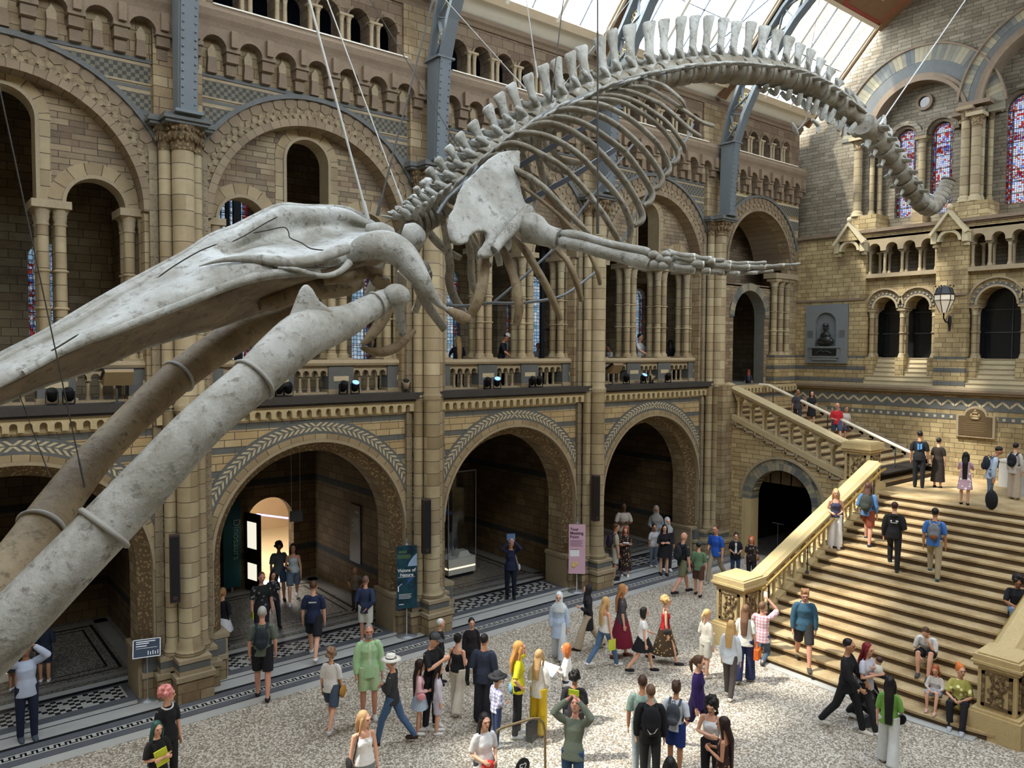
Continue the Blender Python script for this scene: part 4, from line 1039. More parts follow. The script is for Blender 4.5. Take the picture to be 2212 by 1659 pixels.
WY = 8.35
whale = empty('whale_skeleton', (11, WY, 10), 0, 'huge grey blue whale skeleton diving through the hall, hung from steel cables', 'skeleton')
WO = Vector((11, WY, 10))
WT = lambda x, y, z: (x-WO.x, y-WO.y, z-WO.z)
def wmb(): return MB(WT)
def mpp(p):
    """metres per photo pixel at point p"""
    return -((RW.transposed() @ (Vector(p)-CAM)).z)/FPX
def cr(P, n=5):
    """Catmull-Rom through a list of Vectors"""
    P = [Vector(p) for p in P]; out = []
    for i in range(len(P)-1):
        p0, p1, p2, p3 = P[max(i-1,0)], P[i], P[i+1], P[min(i+2, len(P)-1)]
        for k in range(n):
            t = k/n; out.append(.5*((2*p1)+(p2-p0)*t+(2*p0-5*p1+4*p2-p3)*t*t+(3*p1-p0-3*p2+p3)*t**3))
    out.append(P[-1]); return out
def bone_tube(name, pts, rad, mat='bone_rib', n=8, flat=.55, ref=None, seg=4, parent=None):
    P = cr(pts, seg); R = [r.x for r in cr([Vector((r, 0, 0)) for r in rad], seg)]
    a = wmb(); a.tube(P, R, n, 0, True, True, flat, ref); return a.build(name, [mat], parent or whale)
def pxr(spec):
    """[(px,py,Y,rpx)] -> points, radii in metres"""
    P = [onY(a, b, y) for a, b, y, r in spec]; return P, [r*mpp(p) for p, (a, b, y, r) in zip(P, spec)]
# vertebrae: spine tips and bases traced along the photograph, all in the animal's median plane
TB = [(862,455,880,470),(873,443,893,462),(886,425,905,452),(899,402,920,440),(914,388,935,425),(926,362,958,407),(945,340,975,385),(968,314,997,362),(992,286,1020,338),(1020,262,1045,312),
(1054,227,1075,290),(1078,201,1099,267),(1103,180,1127,250),(1141,159,1155,229),(1174,138,1186,220),(1202,125,1214,203),(1233,111,1242,187),(1256,98,1268,175),(1296,78,1306,166),(1323,62,1331,152),(1356,53,1362,145),(1399,46,1402,137),(1431,41,1433,128),(1469,35,1465,126),(1498,33,1494,121),(1529,33,1522,119),
(1561,38,1553,119),(1590,45,1580,122),(1621,46,1611,125),(1650,55,1640,127),(1679,64,1667,132),(1704,78,1694,138),(1727,93,1718,146),(1751,106,1741,156),(1773,125,1761,166),(1795,146,1783,180),(1813,171,1802,194),(1834,193,1824,213),(1856,217,1845,230)]
TAIL = [(1880,283),(1898,306),(1915,329),(1931,351),(1945,375),(1957,397),(1970,416),(1984,432),(1996,443),(2007,448),(2016,445),(2024,437),(2031,427),(2037,417),(2042,407),(2046,397),(2049,388)]
cent = []
for (tx, ty, bx, by) in TB:
    T_ = onY(tx, ty, WY); B_ = onY(bx, by, WY); u = (B_-T_).normalized(); k = len(cent)
    cent.append((B_ + u*(.10+.012*min(k, 12)), -u, (T_-B_).length, B_))
tail_pts = [onY(x, y, WY-.02*i) for i, (x, y) in enumerate(TAIL)]
allc = [c[0] for c in cent] + tail_pts
N1 = len(cent)
for i, C_ in enumerate(allc):
    t = (allc[min(i+1, len(allc)-1)] - allc[max(i-1, 0)]).normalized()
    gap = ((allc[min(i+1, len(allc)-1)] - C_).length + (C_-allc[max(i-1, 0)]).length)/2
    if i < N1: up, sl, Bp = cent[i][1], cent[i][2], cent[i][3]
    else: up, sl, Bp = Vector((t.z, 0, -t.x)), 0, C_
    up = (up - t*up.dot(t)).normalized() if i >= N1 else up
    lat = Vector((0, -1, 0)); a = wmb()
    w = .19 if i < 6 else (.22 if i < 26 else .25 if i < N1 else .26-.10*(i-N1)/len(tail_pts))
    hl = gap*(.30 if i < 6 else .43 if i < N1 else .44)
    a.tube([C_-t*hl, C_-t*hl*.8, C_, C_+t*hl*.8, C_+t*hl], [w*.9, w, w*.82, w, w*.9], 14, 1)  # centrum in the browner bone: bounced light put into its colour
    if i < N1:
        # neural arch, spine (flattened, flared at the tip), transverse and articular processes
        tip = Bp + up*sl; wid = gap*(.36 if i > 8 else .28)
        if i > 28: wid *= 1.15
        R = Matrix.Identity(3)
        secs = [(C_+up*.12, gap*.36, .12), (Bp-up*.05, gap*.40, .10), (Bp+up*sl*.22, wid*.72, .045), (Bp+up*sl*.55, wid*.78, .035), (Bp+up*sl*.85, wid*1.15, .045), (tip-up*.03, wid*1.2, .05), (tip, wid*.95, .03)]
        lean = t*(-.02 if i < 20 else .05)
        vs = []; n = 10
        for j, (c, wx, wy) in enumerate(secs):
            c = c + lean*(j/6)
            for q in range(n):
                an = 2*PI*q/n; vs.append(c + t*math.cos(an)*wx + lat*math.sin(an)*wy)
        a.add(vs, [(j*n+q, j*n+(q+1)%n, (j+1)*n+(q+1)%n, (j+1)*n+q) for j in range(len(secs)-1) for q in range(n)] + [list(range((len(secs)-1)*n, len(secs)*n))], 0, True)
        f = min(1, max(0, (i-4)/22)); ph = math.radians(28*(1-f)-14*f)
        L = .50 if i < 26 else .50-.028*(i-26)
        if i < 6: L = .38
        for s in (1, -1):
            d = (lat*s*math.cos(ph) + up*math.sin(ph)).normalized()
            e0 = C_ + lat*s*w*.5 + up*.05
            pts = [e0, e0+d*L*.4, e0+d*L*.75, e0+d*L]
            vs = []
            for j, (c, wx, th) in enumerate(zip(pts, (gap*.30, gap*.26, gap*.36, gap*.34), (.07, .035, .035, .02))):
                for q in range(8):
                    an = 2*PI*q/8; vs.append(c + t*math.cos(an)*wx + up*math.sin(an)*th)
            a.add(vs, [(j*8+q, j*8+(q+1)%8, (j+1)*8+(q+1)%8, (j+1)*8+q) for j in range(3) for q in range(8)] + [list(range(24, 32))], 0, True)
            a.tube([Bp+lat*s*.06, Bp+lat*s*.12-t*gap*.42+up*.10, Bp+lat*s*.10-t*gap*.55+up*.16], [.05, .045, .03], 7)   # metapophysis pointing forward
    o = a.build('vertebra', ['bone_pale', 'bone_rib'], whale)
    if 29 <= i < N1+9:                                           # chevron bones hang below the tail
        a = wmb(); q = C_ - up*(w+.03) + t*gap*.5; L = min(.30, .10+.035*(i-29)) if i < N1 else .30*(1-(i-N1)/11)
        for s in (1, -1): a.tube([q+lat*s*.09, q+lat*s*.05-up*L*.5+t*.05, q-up*L+t*.12], [.07, .085, .06], 8, flat=.5, ref=tuple(t))
        a.build('chevron', ['bone_pale'], whale)
    if i >= N1 and i < N1+7:
        a = wmb()
        for s in (1, -1): a.tube([C_+lat*s*w*.8, C_+lat*s*(w+.14)+t*.04], [gap*.25, gap*.16], 7, flat=.3, ref=tuple(t))
        a.tube([C_+up*w*.8, C_+up*(w+.16)-t*.04], [gap*.2, gap*.1], 7, flat=.4, ref=tuple(t)); a.build('process', ['bone_pale'], o)
# ribs
RIBS = [
 ([(1059,330),(1099,311),(1134,316),(1169,333),(1216,361),(1267,414),(1303,463),(1326,501),(1338,526)], 10, 'r'),
 ([(1082,314),(1110,293),(1141,288),(1181,295),(1216,311),(1251,335),(1291,376),(1326,414),(1350,451),(1362,489),(1359,524)], 10, 'r'),
 ([(1110,290),(1139,276),(1181,267),(1220,277),(1251,294),(1286,320),(1319,355),(1350,393),(1373,430),(1387,463),(1384,479),(1370,488)], 10, 'r'),
 ([(1140,276),(1173,259),(1209,254),(1244,261),(1279,277),(1314,301),(1350,329),(1376,362),(1399,397),(1409,419),(1403,438),(1390,445)], 9, 'r'),
 ([(1172,254),(1199,241),(1232,236),(1267,241),(1303,254),(1338,275),(1373,306),(1404,341),(1423,369),(1430,388),(1422,405),(1410,410)], 9, 'r'),
 ([(1210,240),(1237,228),(1267,223),(1300,227),(1333,241),(1366,261),(1399,289),(1425,317),(1441,348),(1446,367),(1439,379),(1429,383)], 8.5, 'r'),
 ([(1245,224),(1272,216),(1310,215),(1343,221),(1380,240),(1413,263),(1441,291),(1460,320),(1465,339),(1458,353),(1450,354)], 8, 'r'),
 ([(1275,214),(1303,207),(1338,208),(1373,219),(1408,240),(1439,263),(1462,291),(1477,314),(1479,328)], 7.5, 'r'),
 ([(1318,196),(1345,195),(1373,201),(1408,216),(1432,228),(1467,259),(1491,280),(1512,293)], 7, 'r'),
 ([(1345,187),(1368,187),(1399,190),(1432,207),(1460,226),(1486,244),(1514,263),(1540,271)], 6.5, 'r'),
 ([(1380,172),(1402,174),(1432,183),(1453,198),(1472,216),(1480,230)], 5, 'r'),
 ([(1035,352),(1075,335),(1100,350),(1121,370),(1144,382),(1180,410),(1215,448),(1250,483),(1271,502)], 10, 'r'),
 ([(960,440),(1000,462),(1030,490),(1041,514),(1046,561),(1043,608),(1032,650),(1016,680)], 13, 'b'),
 ([(985,415),(1030,440),(1060,480),(1079,521),(1093,552),(1109,596),(1118,632),(1121,667),(1115,703)], 13, 'b'),
 ([(1000,395),(1050,420),(1090,470),(1109,509),(1132,537),(1161,584),(1187,632),(1211,688)], 12.5, 'b'),
 ([(1015,375),(1080,400),(1150,460),(1203,537),(1227,566),(1245,608),(1256,648)], 11, 'b'),
 ([(1030,362),(1100,385),(1190,450),(1250,510),(1276,552),(1290,585),(1296,612)], 9, 'b'),
]
for pts, r, kind in RIBS:
    n = len(pts); spec = []
    for j, (x, y) in enumerate(pts):
        s = j/(n-1)
        if kind == 'r': Y = WY - .30 - 1.05*math.sin(s*PI*.60); rr = r*(.8 if j == 0 else 1.12 if j < n-1 else .85)
        else: Y = WY - .30 - .95*math.sin(s*PI*.62); rr = r*(.6 if j == 0 else .75 if s < .45 else 1.0 if j < n-1 else .8)
        spec.append((x, y, Y, rr))
    P, R = pxr(spec)
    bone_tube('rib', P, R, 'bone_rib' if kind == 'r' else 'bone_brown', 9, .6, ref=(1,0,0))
    bone_tube('rib', [Vector((p.x-.15, 2*WY-p.y, p.z-.12*i/len(P))) for i, p in enumerate(P)], R, 'bone_rib', 8, .6, ref=(1,0,0))
# flat bones from an outline: a shell with rounded rim
def plate(name, outline, th, mat, dished=0, parent=None, rim=.5):
    """outline = [(px,py,Y)]: remeshed, smoothed slab following the outline"""
    P = [onY(x, y, Y) for x, y, Y in outline]; n = len(P); off = Vector((0, th/2, 0))
    a = wmb(); a.add([p-off for p in P] + [p+off for p in P], [list(range(n)), list(range(2*n-1, n-1, -1))] + [(i, i+n, (i+1)%n+n, (i+1)%n) for i in range(n)])
    o = a.build(name, [mat], parent or whale)
    m = o.modifiers.new('r', 'REMESH'); m.mode = 'VOXEL'; m.voxel_size = th*.28; m.use_smooth_shade = True
    m = o.modifiers.new('s', 'SMOOTH'); m.iterations = 9; m.factor = .7
    return o
k_ = 4.254
SC = [(1455,275),(1452,360),(1448,450),(1452,600),(1490,740),(1560,850),(1540,900),(1480,945),(1445,1015),(1400,1015),(1320,1010),(1290,1100),(1240,1200),(1190,1265),(1130,1280),(1075,1262),(1072,1200),(1130,1130),(1160,1060),(1135,1025),(1060,1030),(1000,1060),(980,1120),(930,1150),(870,1160),(820,1100),(788,1000),(800,900),(850,800),(880,700),(900,650),(950,560),(1050,470),(1150,370),(1250,300),(1350,275)]
plate('scapula', [(780+x/k_, 260+y/k_, 7.55-.5*(y-275)/900) for x, y in SC], .11, 'bone_pale')
ridge = [(1148,455,6.98),(1120,480,7.0),(1090,510,6.98),(1068,540,6.95)]
bone_tube('acromion', [onY(*p) for p in ridge], [.10,.09,.07,.06], 'bone_pale', 10, .7)
# skull: lofted lines from snout tip to the back of the head
from mathutils import noise as mnoise
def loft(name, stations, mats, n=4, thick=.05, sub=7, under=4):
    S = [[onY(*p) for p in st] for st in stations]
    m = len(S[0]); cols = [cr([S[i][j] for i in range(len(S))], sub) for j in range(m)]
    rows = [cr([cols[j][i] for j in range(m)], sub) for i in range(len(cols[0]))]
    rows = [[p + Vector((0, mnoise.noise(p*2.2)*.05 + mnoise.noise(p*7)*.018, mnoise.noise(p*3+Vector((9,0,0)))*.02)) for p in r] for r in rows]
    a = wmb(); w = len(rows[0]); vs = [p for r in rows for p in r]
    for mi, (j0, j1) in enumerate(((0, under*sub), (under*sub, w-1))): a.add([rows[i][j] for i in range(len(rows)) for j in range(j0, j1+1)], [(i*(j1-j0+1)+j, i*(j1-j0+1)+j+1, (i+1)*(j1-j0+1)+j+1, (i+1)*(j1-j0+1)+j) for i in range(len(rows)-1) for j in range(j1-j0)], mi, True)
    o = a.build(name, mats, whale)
    if thick: mo = o.modifiers.new('t', 'SOLIDIFY'); mo.thickness = thick; mo.offset = 0
    return o
def yc(px): return 7.15 + (WY-7.15)*max(0, min(1, (px+150)/900))
rows = {  # px: y of top, ridge, floor, rim top, rim edge, underside, bottom ; half width there
 -200: (874,878,882,886,890,896,900,.16), -100: (828,838,846,856,866,880,890,.24), 0: (774,786,800,815,835,850,862,.34), 100: (722,738,752,764,782,805,822,.42), 200: (661,682,700,714,733,762,791,.50),
 300: (605,622,642,664,691,720,748,.58), 400: (552,562,590,622,655,690,718,.68), 460: (512,534,558,590,634,675,702,.76), 510: (493,514,545,572,614,655,686,.84), 560: (468,486,528,556,598,640,672,.92),
 610: (447,459,515,562,592,620,645,1.0), 660: (450,456,508,560,587,606,622,1.05), 710: (451,458,500,545,577,592,600,1.05), 755: (455,462,498,528,567,580,586,1.0), 795: (477,480,500,518,556,568,574,.9), 828: (499,500,506,514,545,552,556,.75)}
st = []
for px in sorted(rows):
    t, r, f, rt, re, u, b, hw = rows[px]; Y = yc(px)
    deep = .95 if px >= 500 else .75
    st.append([(px, t, Y), (px, r, Y-hw*.18), (px, f, Y-hw*(.18 if px > 480 else .42)), (px, rt, Y-hw*.86), (px, re, Y-hw), (px+4, u, Y-hw*.55), (px+6, b, Y-hw*.05)])
loft('skull', st, ['bone_pale', 'bone_under'])  # underside strips browner: warm floor bounce and dirt put into the colour
# far half of the skull mirrored across the head's own median plane
def mirror_loft(stations):
    S = []
    for s in stations:
        yc0 = s[0][2]; row = []
        for (x, y, Y) in s:
            p = onY(x, y, Y); p = Vector((p.x, 2*yc0-p.y, p.z)); row.append(p)
        S.append(row)
    m = len(S[0]); cols = [cr([S[i][j] for i in range(len(S))], 3) for j in range(m)]
    rws = [cr([cols[j][i] for j in range(m)], 3) for i in range(len(cols[0]))]
    a = wmb(); w = len(rws[0])
    a.add([p for r in rws for p in r], [(i*w+j, i*w+j+1, (i+1)*w+j+1, (i+1)*w+j) for i in range(len(rws)-1) for j in range(w-1)], 0, True)
    o = a.build('skull_far_half', ['bone_pale'], whale); mo = o.modifiers.new('t', 'SOLIDIFY'); mo.thickness = .05
mirror_loft(st)
def px_tube(name, spec, mat='bone_pale', n=12, flat=1.0, seg=4, ref=None, parent=None):
    P, R = pxr(spec); return bone_tube(name, P, R, mat, n, flat, ref, seg, parent)
# premaxilla ridges running up to the blowhole, sutures as ridges
px_tube('premaxilla', [(-150,852,7.1,8),(0,782,7.3,10),(136,716,7.45,11),(237,655,7.6,11),(339,596,7.75,10),(420,546,7.9,9),(500,508,8.0,8),(570,474,8.1,8),(622,452,8.15,6)], flat=.8)
px_tube('maxilla_edge', [(51,806,6.96,7),(153,750,7.06,9),(271,706,7.1,9),(407,652,7.12,9),(509,612,7.12,10),(576,594,7.1,11),(640,590,7.1,9),(690,588,7.12,8)], flat=.8)
px_tube('supraorbital', [(430,575,7.42,1),(480,562,7.3,5),(537,558,7.2,9),(587,562,7.12,12),(631,568,7.05,13),(680,560,7.05,12),(720,546,7.1,13),(750,536,7.15,12)], flat=.8)
px_tube('orbit_rim', [(600,578,7.02,2),(640,582,7.0,5),(672,592,6.98,6),(704,596,6.98,6),(735,586,7.0,7),(756,566,7.02,9)], flat=.8)
px_tube('squamosal', [(752,556,7.35,14),(775,540,7.25,24),(805,530,7.15,31),(842,533,7.1,34),(872,553,7.05,32),(893,580,7.0,27),(911,606,6.95,21),(930,634,6.95,14),(948,656,6.95,8),(966,670,6.95,3)], n=16, flat=.8)
px_tube('occipital', [(795,500,8.1,16),(820,500,8.0,20),(842,508,8.0,18)], n=12)
px_tube('condyle', [(868,505,7.95,22),(888,512,7.9,32),(906,520,7.9,24)], n=14, flat=.9)
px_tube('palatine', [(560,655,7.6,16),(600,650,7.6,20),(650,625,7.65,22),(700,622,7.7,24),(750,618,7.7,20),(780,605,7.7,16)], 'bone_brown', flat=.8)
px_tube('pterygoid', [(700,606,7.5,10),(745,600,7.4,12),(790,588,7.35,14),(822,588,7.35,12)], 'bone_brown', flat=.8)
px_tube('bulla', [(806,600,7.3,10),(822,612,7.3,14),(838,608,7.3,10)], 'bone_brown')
# sutures and cracks across the skull bones
for k, pts in enumerate(([(545,504,7.9),(580,497,7.85),(612,491,7.85),(623,500,7.8),(627,514,7.75),(650,524,7.6),(672,537,7.45),(708,541,7.3)], [(340,600,7.42),(380,572,7.5),(430,543,7.6),(470,527,7.65)], [(500,523,7.75),(530,508,7.85),(570,484,8.0),(600,468,8.05)], [(110,758,7.0),(128,748,7.02),(170,722,7.05)], [(678,571,6.93),(700,578,6.93),(722,576,6.93),(742,566,6.98)])):
    P = [onY(x, y, Y-.16) for x, y, Y in pts]; a = wmb(); a.tube(cr(P, 4), [.002]+[.0065]*(len(cr(P, 4))-2)+[.002], 5)
    a.build('suture', ['crack_dark'], whale)
# mandibles
NM = [(870,642,7.0,14),(850,642,7.0,22),(820,655,6.98,26),(785,672,6.93,29),(750,693,6.88,35),(705,708,6.8,44),(655,724,6.7,52),(594,776,6.6,51),(549,820,6.55,49),(441,912,6.45,50),(347,1012,6.4,54),(250,1115,6.37,57),(150,1218,6.35,60),(50,1322,6.35,63),(-60,1436,6.4,64),(-200,1560,6.6,60)]
nm = px_tube('mandible', NM, n=20, flat=.92)
P = [onY(px, py, 6.72) for px, py in ((618,700),(632,668),(648,626),(660,612),(672,622),(688,650),(716,670),(720,700),(660,730))]
a = wmb(); o2 = Vector((0,.045,0)); n = len(P); a.add([p-o2 for p in P]+[p+o2 for p in P], [list(range(n)), list(range(2*n-1,n-1,-1))]+[(i,i+n,(i+1)%n+n,(i+1)%n) for i in range(n)], 0, False)
o = a.build('coronoid', ['bone_pale'], nm); mo = o.modifiers.new('r','REMESH'); mo.mode='VOXEL'; mo.voxel_size=.02; mo.use_smooth_shade=True; mo = o.modifiers.new('s','SMOOTH'); mo.iterations=6
a = wmb(); p = onY(856, 640, 6.92); a.ball(p, (.15,.13,.13), 14, 10); a.build('jaw_condyle', ['bone_pale'], nm)
FM = [(640,668,9.5,22),(600,690,9.6,30),(530,715,9.7,35),(424,784,9.6,36),(352,842,9.4,36),(280,912,9.1,35),(205,990,8.7,38),(150,1058,8.4,42),(90,1140,8.05,47),(30,1225,7.75,52),(-40,1330,7.5,55),(-140,1480,7.1,55)]
fm = px_tube('mandible', FM, 'bone_brown', n=18, flat=.9)
def strap(spec_list, i, f, parent, r=.02, col='strap_grey'):
    P, R = pxr(spec_list); P = cr(P, 4); R = [v.x for v in cr([Vector((q,0,0)) for q in R], 4)]
    j = int((i+f)*4); c = P[j]; t = (P[j+1]-P[j-1]).normalized(); u = t.orthogonal().normalized(); w = t.cross(u); rr = R[j]*1.03
    a = wmb(); a.tube([c+u*math.cos(q)*rr+w*math.sin(q)*rr for q in [2*PI*k/24 for k in range(25)]], r, 6, cap=False); a.build('strap', [col], parent)
strap(NM, 2, .4, nm, .015); strap(NM, 8, .1, nm); strap(NM, 11, .3, nm, .026)
strap(FM, 3, .55, fm, .02); strap(FM, 8, .0, fm, .022)
# hyoid bones under the throat
px_tube('stylohyal', [(780,750,7.25,4),(800,758,7.22,8),(828,760,7.2,11),(855,750,7.2,11),(878,732,7.2,9),(896,714,7.2,5)], 'bone_brown', flat=.7)
px_tube('basihyal', [(782,744,7.4,5),(800,726,7.4,11),(820,700,7.4,14),(838,672,7.4,12),(850,650,7.4,6)], 'bone_brown', flat=.5)
px_tube('thyrohyal', [(962,668,7.0,4),(980,676,7.0,11),(1000,686,7.0,14),(1016,686,7.0,6)], 'bone_brown', flat=.5)
# flipper
px_tube('humerus', [(1118,492,7.1,20),(1128,488,7.06,32),(1150,494,6.98,34),(1172,506,6.88,26),(1190,512,6.8,23),(1206,518,6.72,24)], n=16)
px_tube('radius', [(1206,524,6.72,10),(1222,524,6.64,15),(1255,530,6.48,14),(1300,544,6.25,14),(1350,556,6.0,14),(1385,566,5.82,17),(1402,572,5.74,14)], n=12)
px_tube('ulna', [(1214,506,6.7,9),(1230,508,6.6,12),(1262,512,6.44,10),(1310,526,6.2,9),(1360,536,5.95,9),(1392,544,5.8,11),(1404,546,5.74,8)], n=12)
for (x, y, r) in ((1412,552,11),(1426,560,11),(1414,572,12),(1432,574,11),(1440,562,10),(1438,550,9)):
    a = wmb(); p = onY(x, y, 5.7-(x-1412)*.004); q = r*mpp(p); a.ball(p, (q*1.3, q*1.1, q), 10, 8); a.build('carpal', ['bone_pale'], whale)
DIG = [([(1440,546),(1497,555),(1532,560),(1563,563)], 7), ([(1449,554),(1497,561),(1540,566),(1575,569),(1613,569),(1655,567)], 8), ([(1452,566),(1516,572),(1574,575),(1615,577),(1650,576),(1690,573),(1730,570)], 8.5), ([(1448,576),(1497,582),(1530,586),(1560,589),(1593,591),(1632,589),(1671,585)], 8.5)]
for pts, r in [(p_, r_*1.3) for p_, r_ in DIG]:
    for j in range(len(pts)-1):
        (x0, y0), (x1, y1) = pts[j], pts[j+1]; f = lambda x: 5.62-(x-1440)*.0034; rr = r*(1-.13*j)
        e = (x1-x0)*.04
        px_tube('phalanx', [(x0+e,y0,f(x0),rr*.9),(x0+e*3,y0+(y1-y0)*.15,f(x0),rr),((x0+x1)/2,(y0+y1)/2,f((x0+x1)/2),rr*.6),(x1-e*3,y1-(y1-y0)*.12,f(x1),rr*.85),(x1-e,y1,f(x1),rr*.8)], seg=2, n=8, flat=.8)
        if j:
            a = wmb(); p0 = onY(x0-4, y0, f(x0-4)); p1 = onY(x0+4, y0, f(x0+4)); a.tube([p0, p1], rr*1.02*mpp(p0), 8); a.build('cartilage', ['cartilage'], whale)
# far flipper, mostly hidden, mirrored and simple
for spec in ([(1128,488,7.06,30),(1160,498,6.95,24),(1206,518,6.72,22)], [(1206,524,6.72,12),(1300,544,6.25,12),(1402,572,5.74,13)]):
    P, R = pxr(spec); bone_tube('far_flipper_bone', [Vector((p.x+.2, 2*WY-p.y, p.z-.3)) for p in P], R, 'bone_rib', 8, 1)
# small pelvic bones hung below the tail stock, thin pale strands standing in for lit bones behind the jaw hinge
px_tube('pelvic_bone', [(1712,266,8.3,2),(1718,280,8.3,5),(1724,294,8.3,2)], n=8)
px_tube('pelvic_bone', [(1754,258,8.3,3),(1768,272,8.3,5),(1764,287,8.3,2)], n=8)
px_tube('pelvic_rod', [(1738,212,8.3,1),(1742,255,8.3,1),(1724,280,8.3,1)], 'armature_steel', n=5)
px_tube('bone_strand', [(862,584,8.9,5),(880,600,8.9,4),(905,607,8.9,3),(928,622,8.9,2),(957,640,8.9,1.5)], 'cartilage', n=6)
px_tube('bone_strand', [(868,592,9.0,3),(895,612,9.0,4),(915,600,9.0,3),(930,585,9.0,2)], 'cartilage', n=6)
# armature
a = wmb()
for seg in ([(965,658,7.6),(988,661,7.5),(1015,660,7.5),(1055,655,7.6),(1107,655,7.6),(1150,652,7.6),(1203,643,7.7),(1236,627,7.8),(1285,589,8)], [(1067,653,7.9),(1104,622,7.9),(1149,582,7.9),(1194,540,7.9)], [(1227,494,7.9),(1300,395,7.9),(1369,310,8)], [(1343,524,7.5),(1352,505,7.5),(1376,458,7.5),(1397,421,7.5),(1418,386,7.5),(1434,369,7.5),(1450,350,7.5),(1468,325,7.6),(1490,287,7.7),(1497,268,7.8)]):
    a.tube(cr([onY(*p) for p in seg], 3), .019, 6)
a.build('armature_rod', ['armature_steel'], whale)
a = wmb()
for (p, q) in (((1121,359,8.3),(1289,260,8.3)), ((1128,440,8.3),(1232,384,8.3)), ((1232,384,8.3),(1330,322,8.3))): a.bar(onY(*p), onY(*q), .03, .075)
a.build('armature_bar', ['armature_dark'], whale)
a = wmb(); TL = [(945,462),(966,429),(987,410),(1010,385),(1039,354),(1062,328),(1080,316),(1122,286),(1162,253),(1205,232),(1247,213),(1291,196),(1334,182),(1369,173),(1411,161),(1451,154),(1510,142)]
a.tube(cr([onY(x, y, WY-.42) for x, y in TL], 3), .024, 7); a.build('armature_spine_rail', ['armature_steel'], whale)
# cables
def cable(p0, p1, r=.012, mat='cable_steel', label=''):
    a = MB(); q = Vector(p1); o = Vector(p0); a.tube([Vector((0,0,0)), q-o], r, 6); t = a.build('suspension_cable', [mat], None, o)
    tag(t, label, 'cable', 'steel cables holding up the whale')
    b_ = MB(); d = (q-o).normalized(); b_.tube([q-o-d*.22, q-o], r*1.7, 7); b_.build('turnbuckle', [mat], t)
def ext(px0, py0, Y0, px1, py1, Y1):
    """cable seen from (px0,py0) at the frame's top, continued up to the roof"""
    A = onY(px0, py0, Y0); Bp = onY(px1, py1, Y1); d = A-Bp; top = Bp + d*((19.0-Bp.z)/d.z) if d.z > .1 else A
    return top, Bp
CB = [((668,0,8.35),(795,474,8.3),.016,'cable_steel','thick bright cable running down to the top of the skull'), ((707,0,9.2),(872,445,8.5),.009,'cable_steel','thin pale cable reaching the neck vertebrae, right of the thick one'), ((935,0,8.2),(815,465,8.2),.012,'cable_dark','cable slanting left down to the back of the skull'),
 ((962,0,8.3),(1135,192,8.35),.008,'cable_steel','thin cable slanting right down onto the front spines'), ((1137,0,8.3),(1161,168,8.35),.008,'cable_steel','thin near-vertical cable to the spine of a chest vertebra'), ((1217,0,8.0),(1190,218,8.1),.008,'cable_dark','thin dark cable leaning left to the chest vertebrae'), ((1291,0,6.3),(1291,505,6.3),.011,'cable_dark','straight dark rod down to the flipper forearm'), ((1330,40,8.8),(1205,200,8.35),.006,'cable_steel','very thin cable crossing behind the vertebral spines'),
 ((1660,0,8.6),(1520,118,8.35),.012,'cable_dark','dark cable slanting left onto the tall back spines'), ((2085,0,8.0),(1900,270,8.2),.014,'cable_steel','long pale cable from upper right to the tail'), ((1760,60,10),(1745,150,8.35),.006,'cable_dark','thin cable behind the shrinking tail spines'),
 ((0,195,6.4),(183,1052,6.9),.005,'cable_dark','long dark cable down the left edge to the far jawbone'), ((0,740,7.4),(108,1030,7.4),.003,'cable_dark','thin cable at the far left ending at the jaw strap'), ((800,0,9.6),(1010,350,8.6),.006,'cable_dark','thin dark cable behind the front spines')]
for (A, Bq, r, m, lb) in CB:
    p, q = ext(*A, *Bq); cable(p, q, r, m, lb)
# ---------------------------------------------------------------- people
CM = {}
def cloth(c, kind=None):
    """cached fabric / skin / hair material from an sRGB triple; kind adds a woven or printed pattern"""
    key = (tuple(c), kind)
    if key in CM: return CM[key]
    g = NG('fabric_%d' % len(CM), .85 if kind not in ('skin', 'hair') else .5); c1 = lin(*c); P = g.obj()
    if kind == 'skin':
        nz = g.noise(P, 5, 2); g.col(g.mix(nz, tuple(x*.88 for x in c1), tuple(min(1, x*1.1) for x in c1))); g.b.inputs['Subsurface Weight'].default_value = 0
    elif kind == 'hair':
        mp = g.n('ShaderNodeMapping'); mp.inputs['Scale'].default_value = (60, 60, 6); g.l(P, mp.inputs[0]); nz = g.noise(mp.outputs[0], 1, 3); g.col(g.mix(nz, tuple(x*.55 for x in c1), tuple(min(1, x*1.45) for x in c1))); g.bump(nz, .5, .01)
    elif kind == 'plaid':
        sp = g.n('ShaderNodeSeparateXYZ'); g.l(P, sp.inputs[0]); f = lambda o: g.math('LESS_THAN', g.math('FRACT', g.math('MULTIPLY', o, 14)), .45)
        a = g.mix(g.math('MULTIPLY', f(sp.outputs[1]), .6), (.8,.78,.78), c1); g.col(g.mix(g.math('MULTIPLY', f(sp.outputs[2]), .6), a, c1))
    elif kind in ('floral', 'print'):
        v = g.n('ShaderNodeTexVoronoi'); v.inputs['Scale'].default_value = 16 if kind == 'floral' else 9; g.l(P, v.inputs['Vector'])
        m = g.math('LESS_THAN', v.outputs['Distance'], .28); g.col(g.mix(m, c1, lin(206,170,110) if kind == 'floral' else tuple(min(1, x*4+.12) for x in c1)))
    else:
        nz = g.noise(P, 7, 3); n2 = g.noise(P, 16, 2); g.col(g.mix(nz, tuple(x*.84 for x in c1), tuple(min(1, x*1.1) for x in c1))); g.bump(n2, .5, .02)
    CM[key] = g.m; return g.m
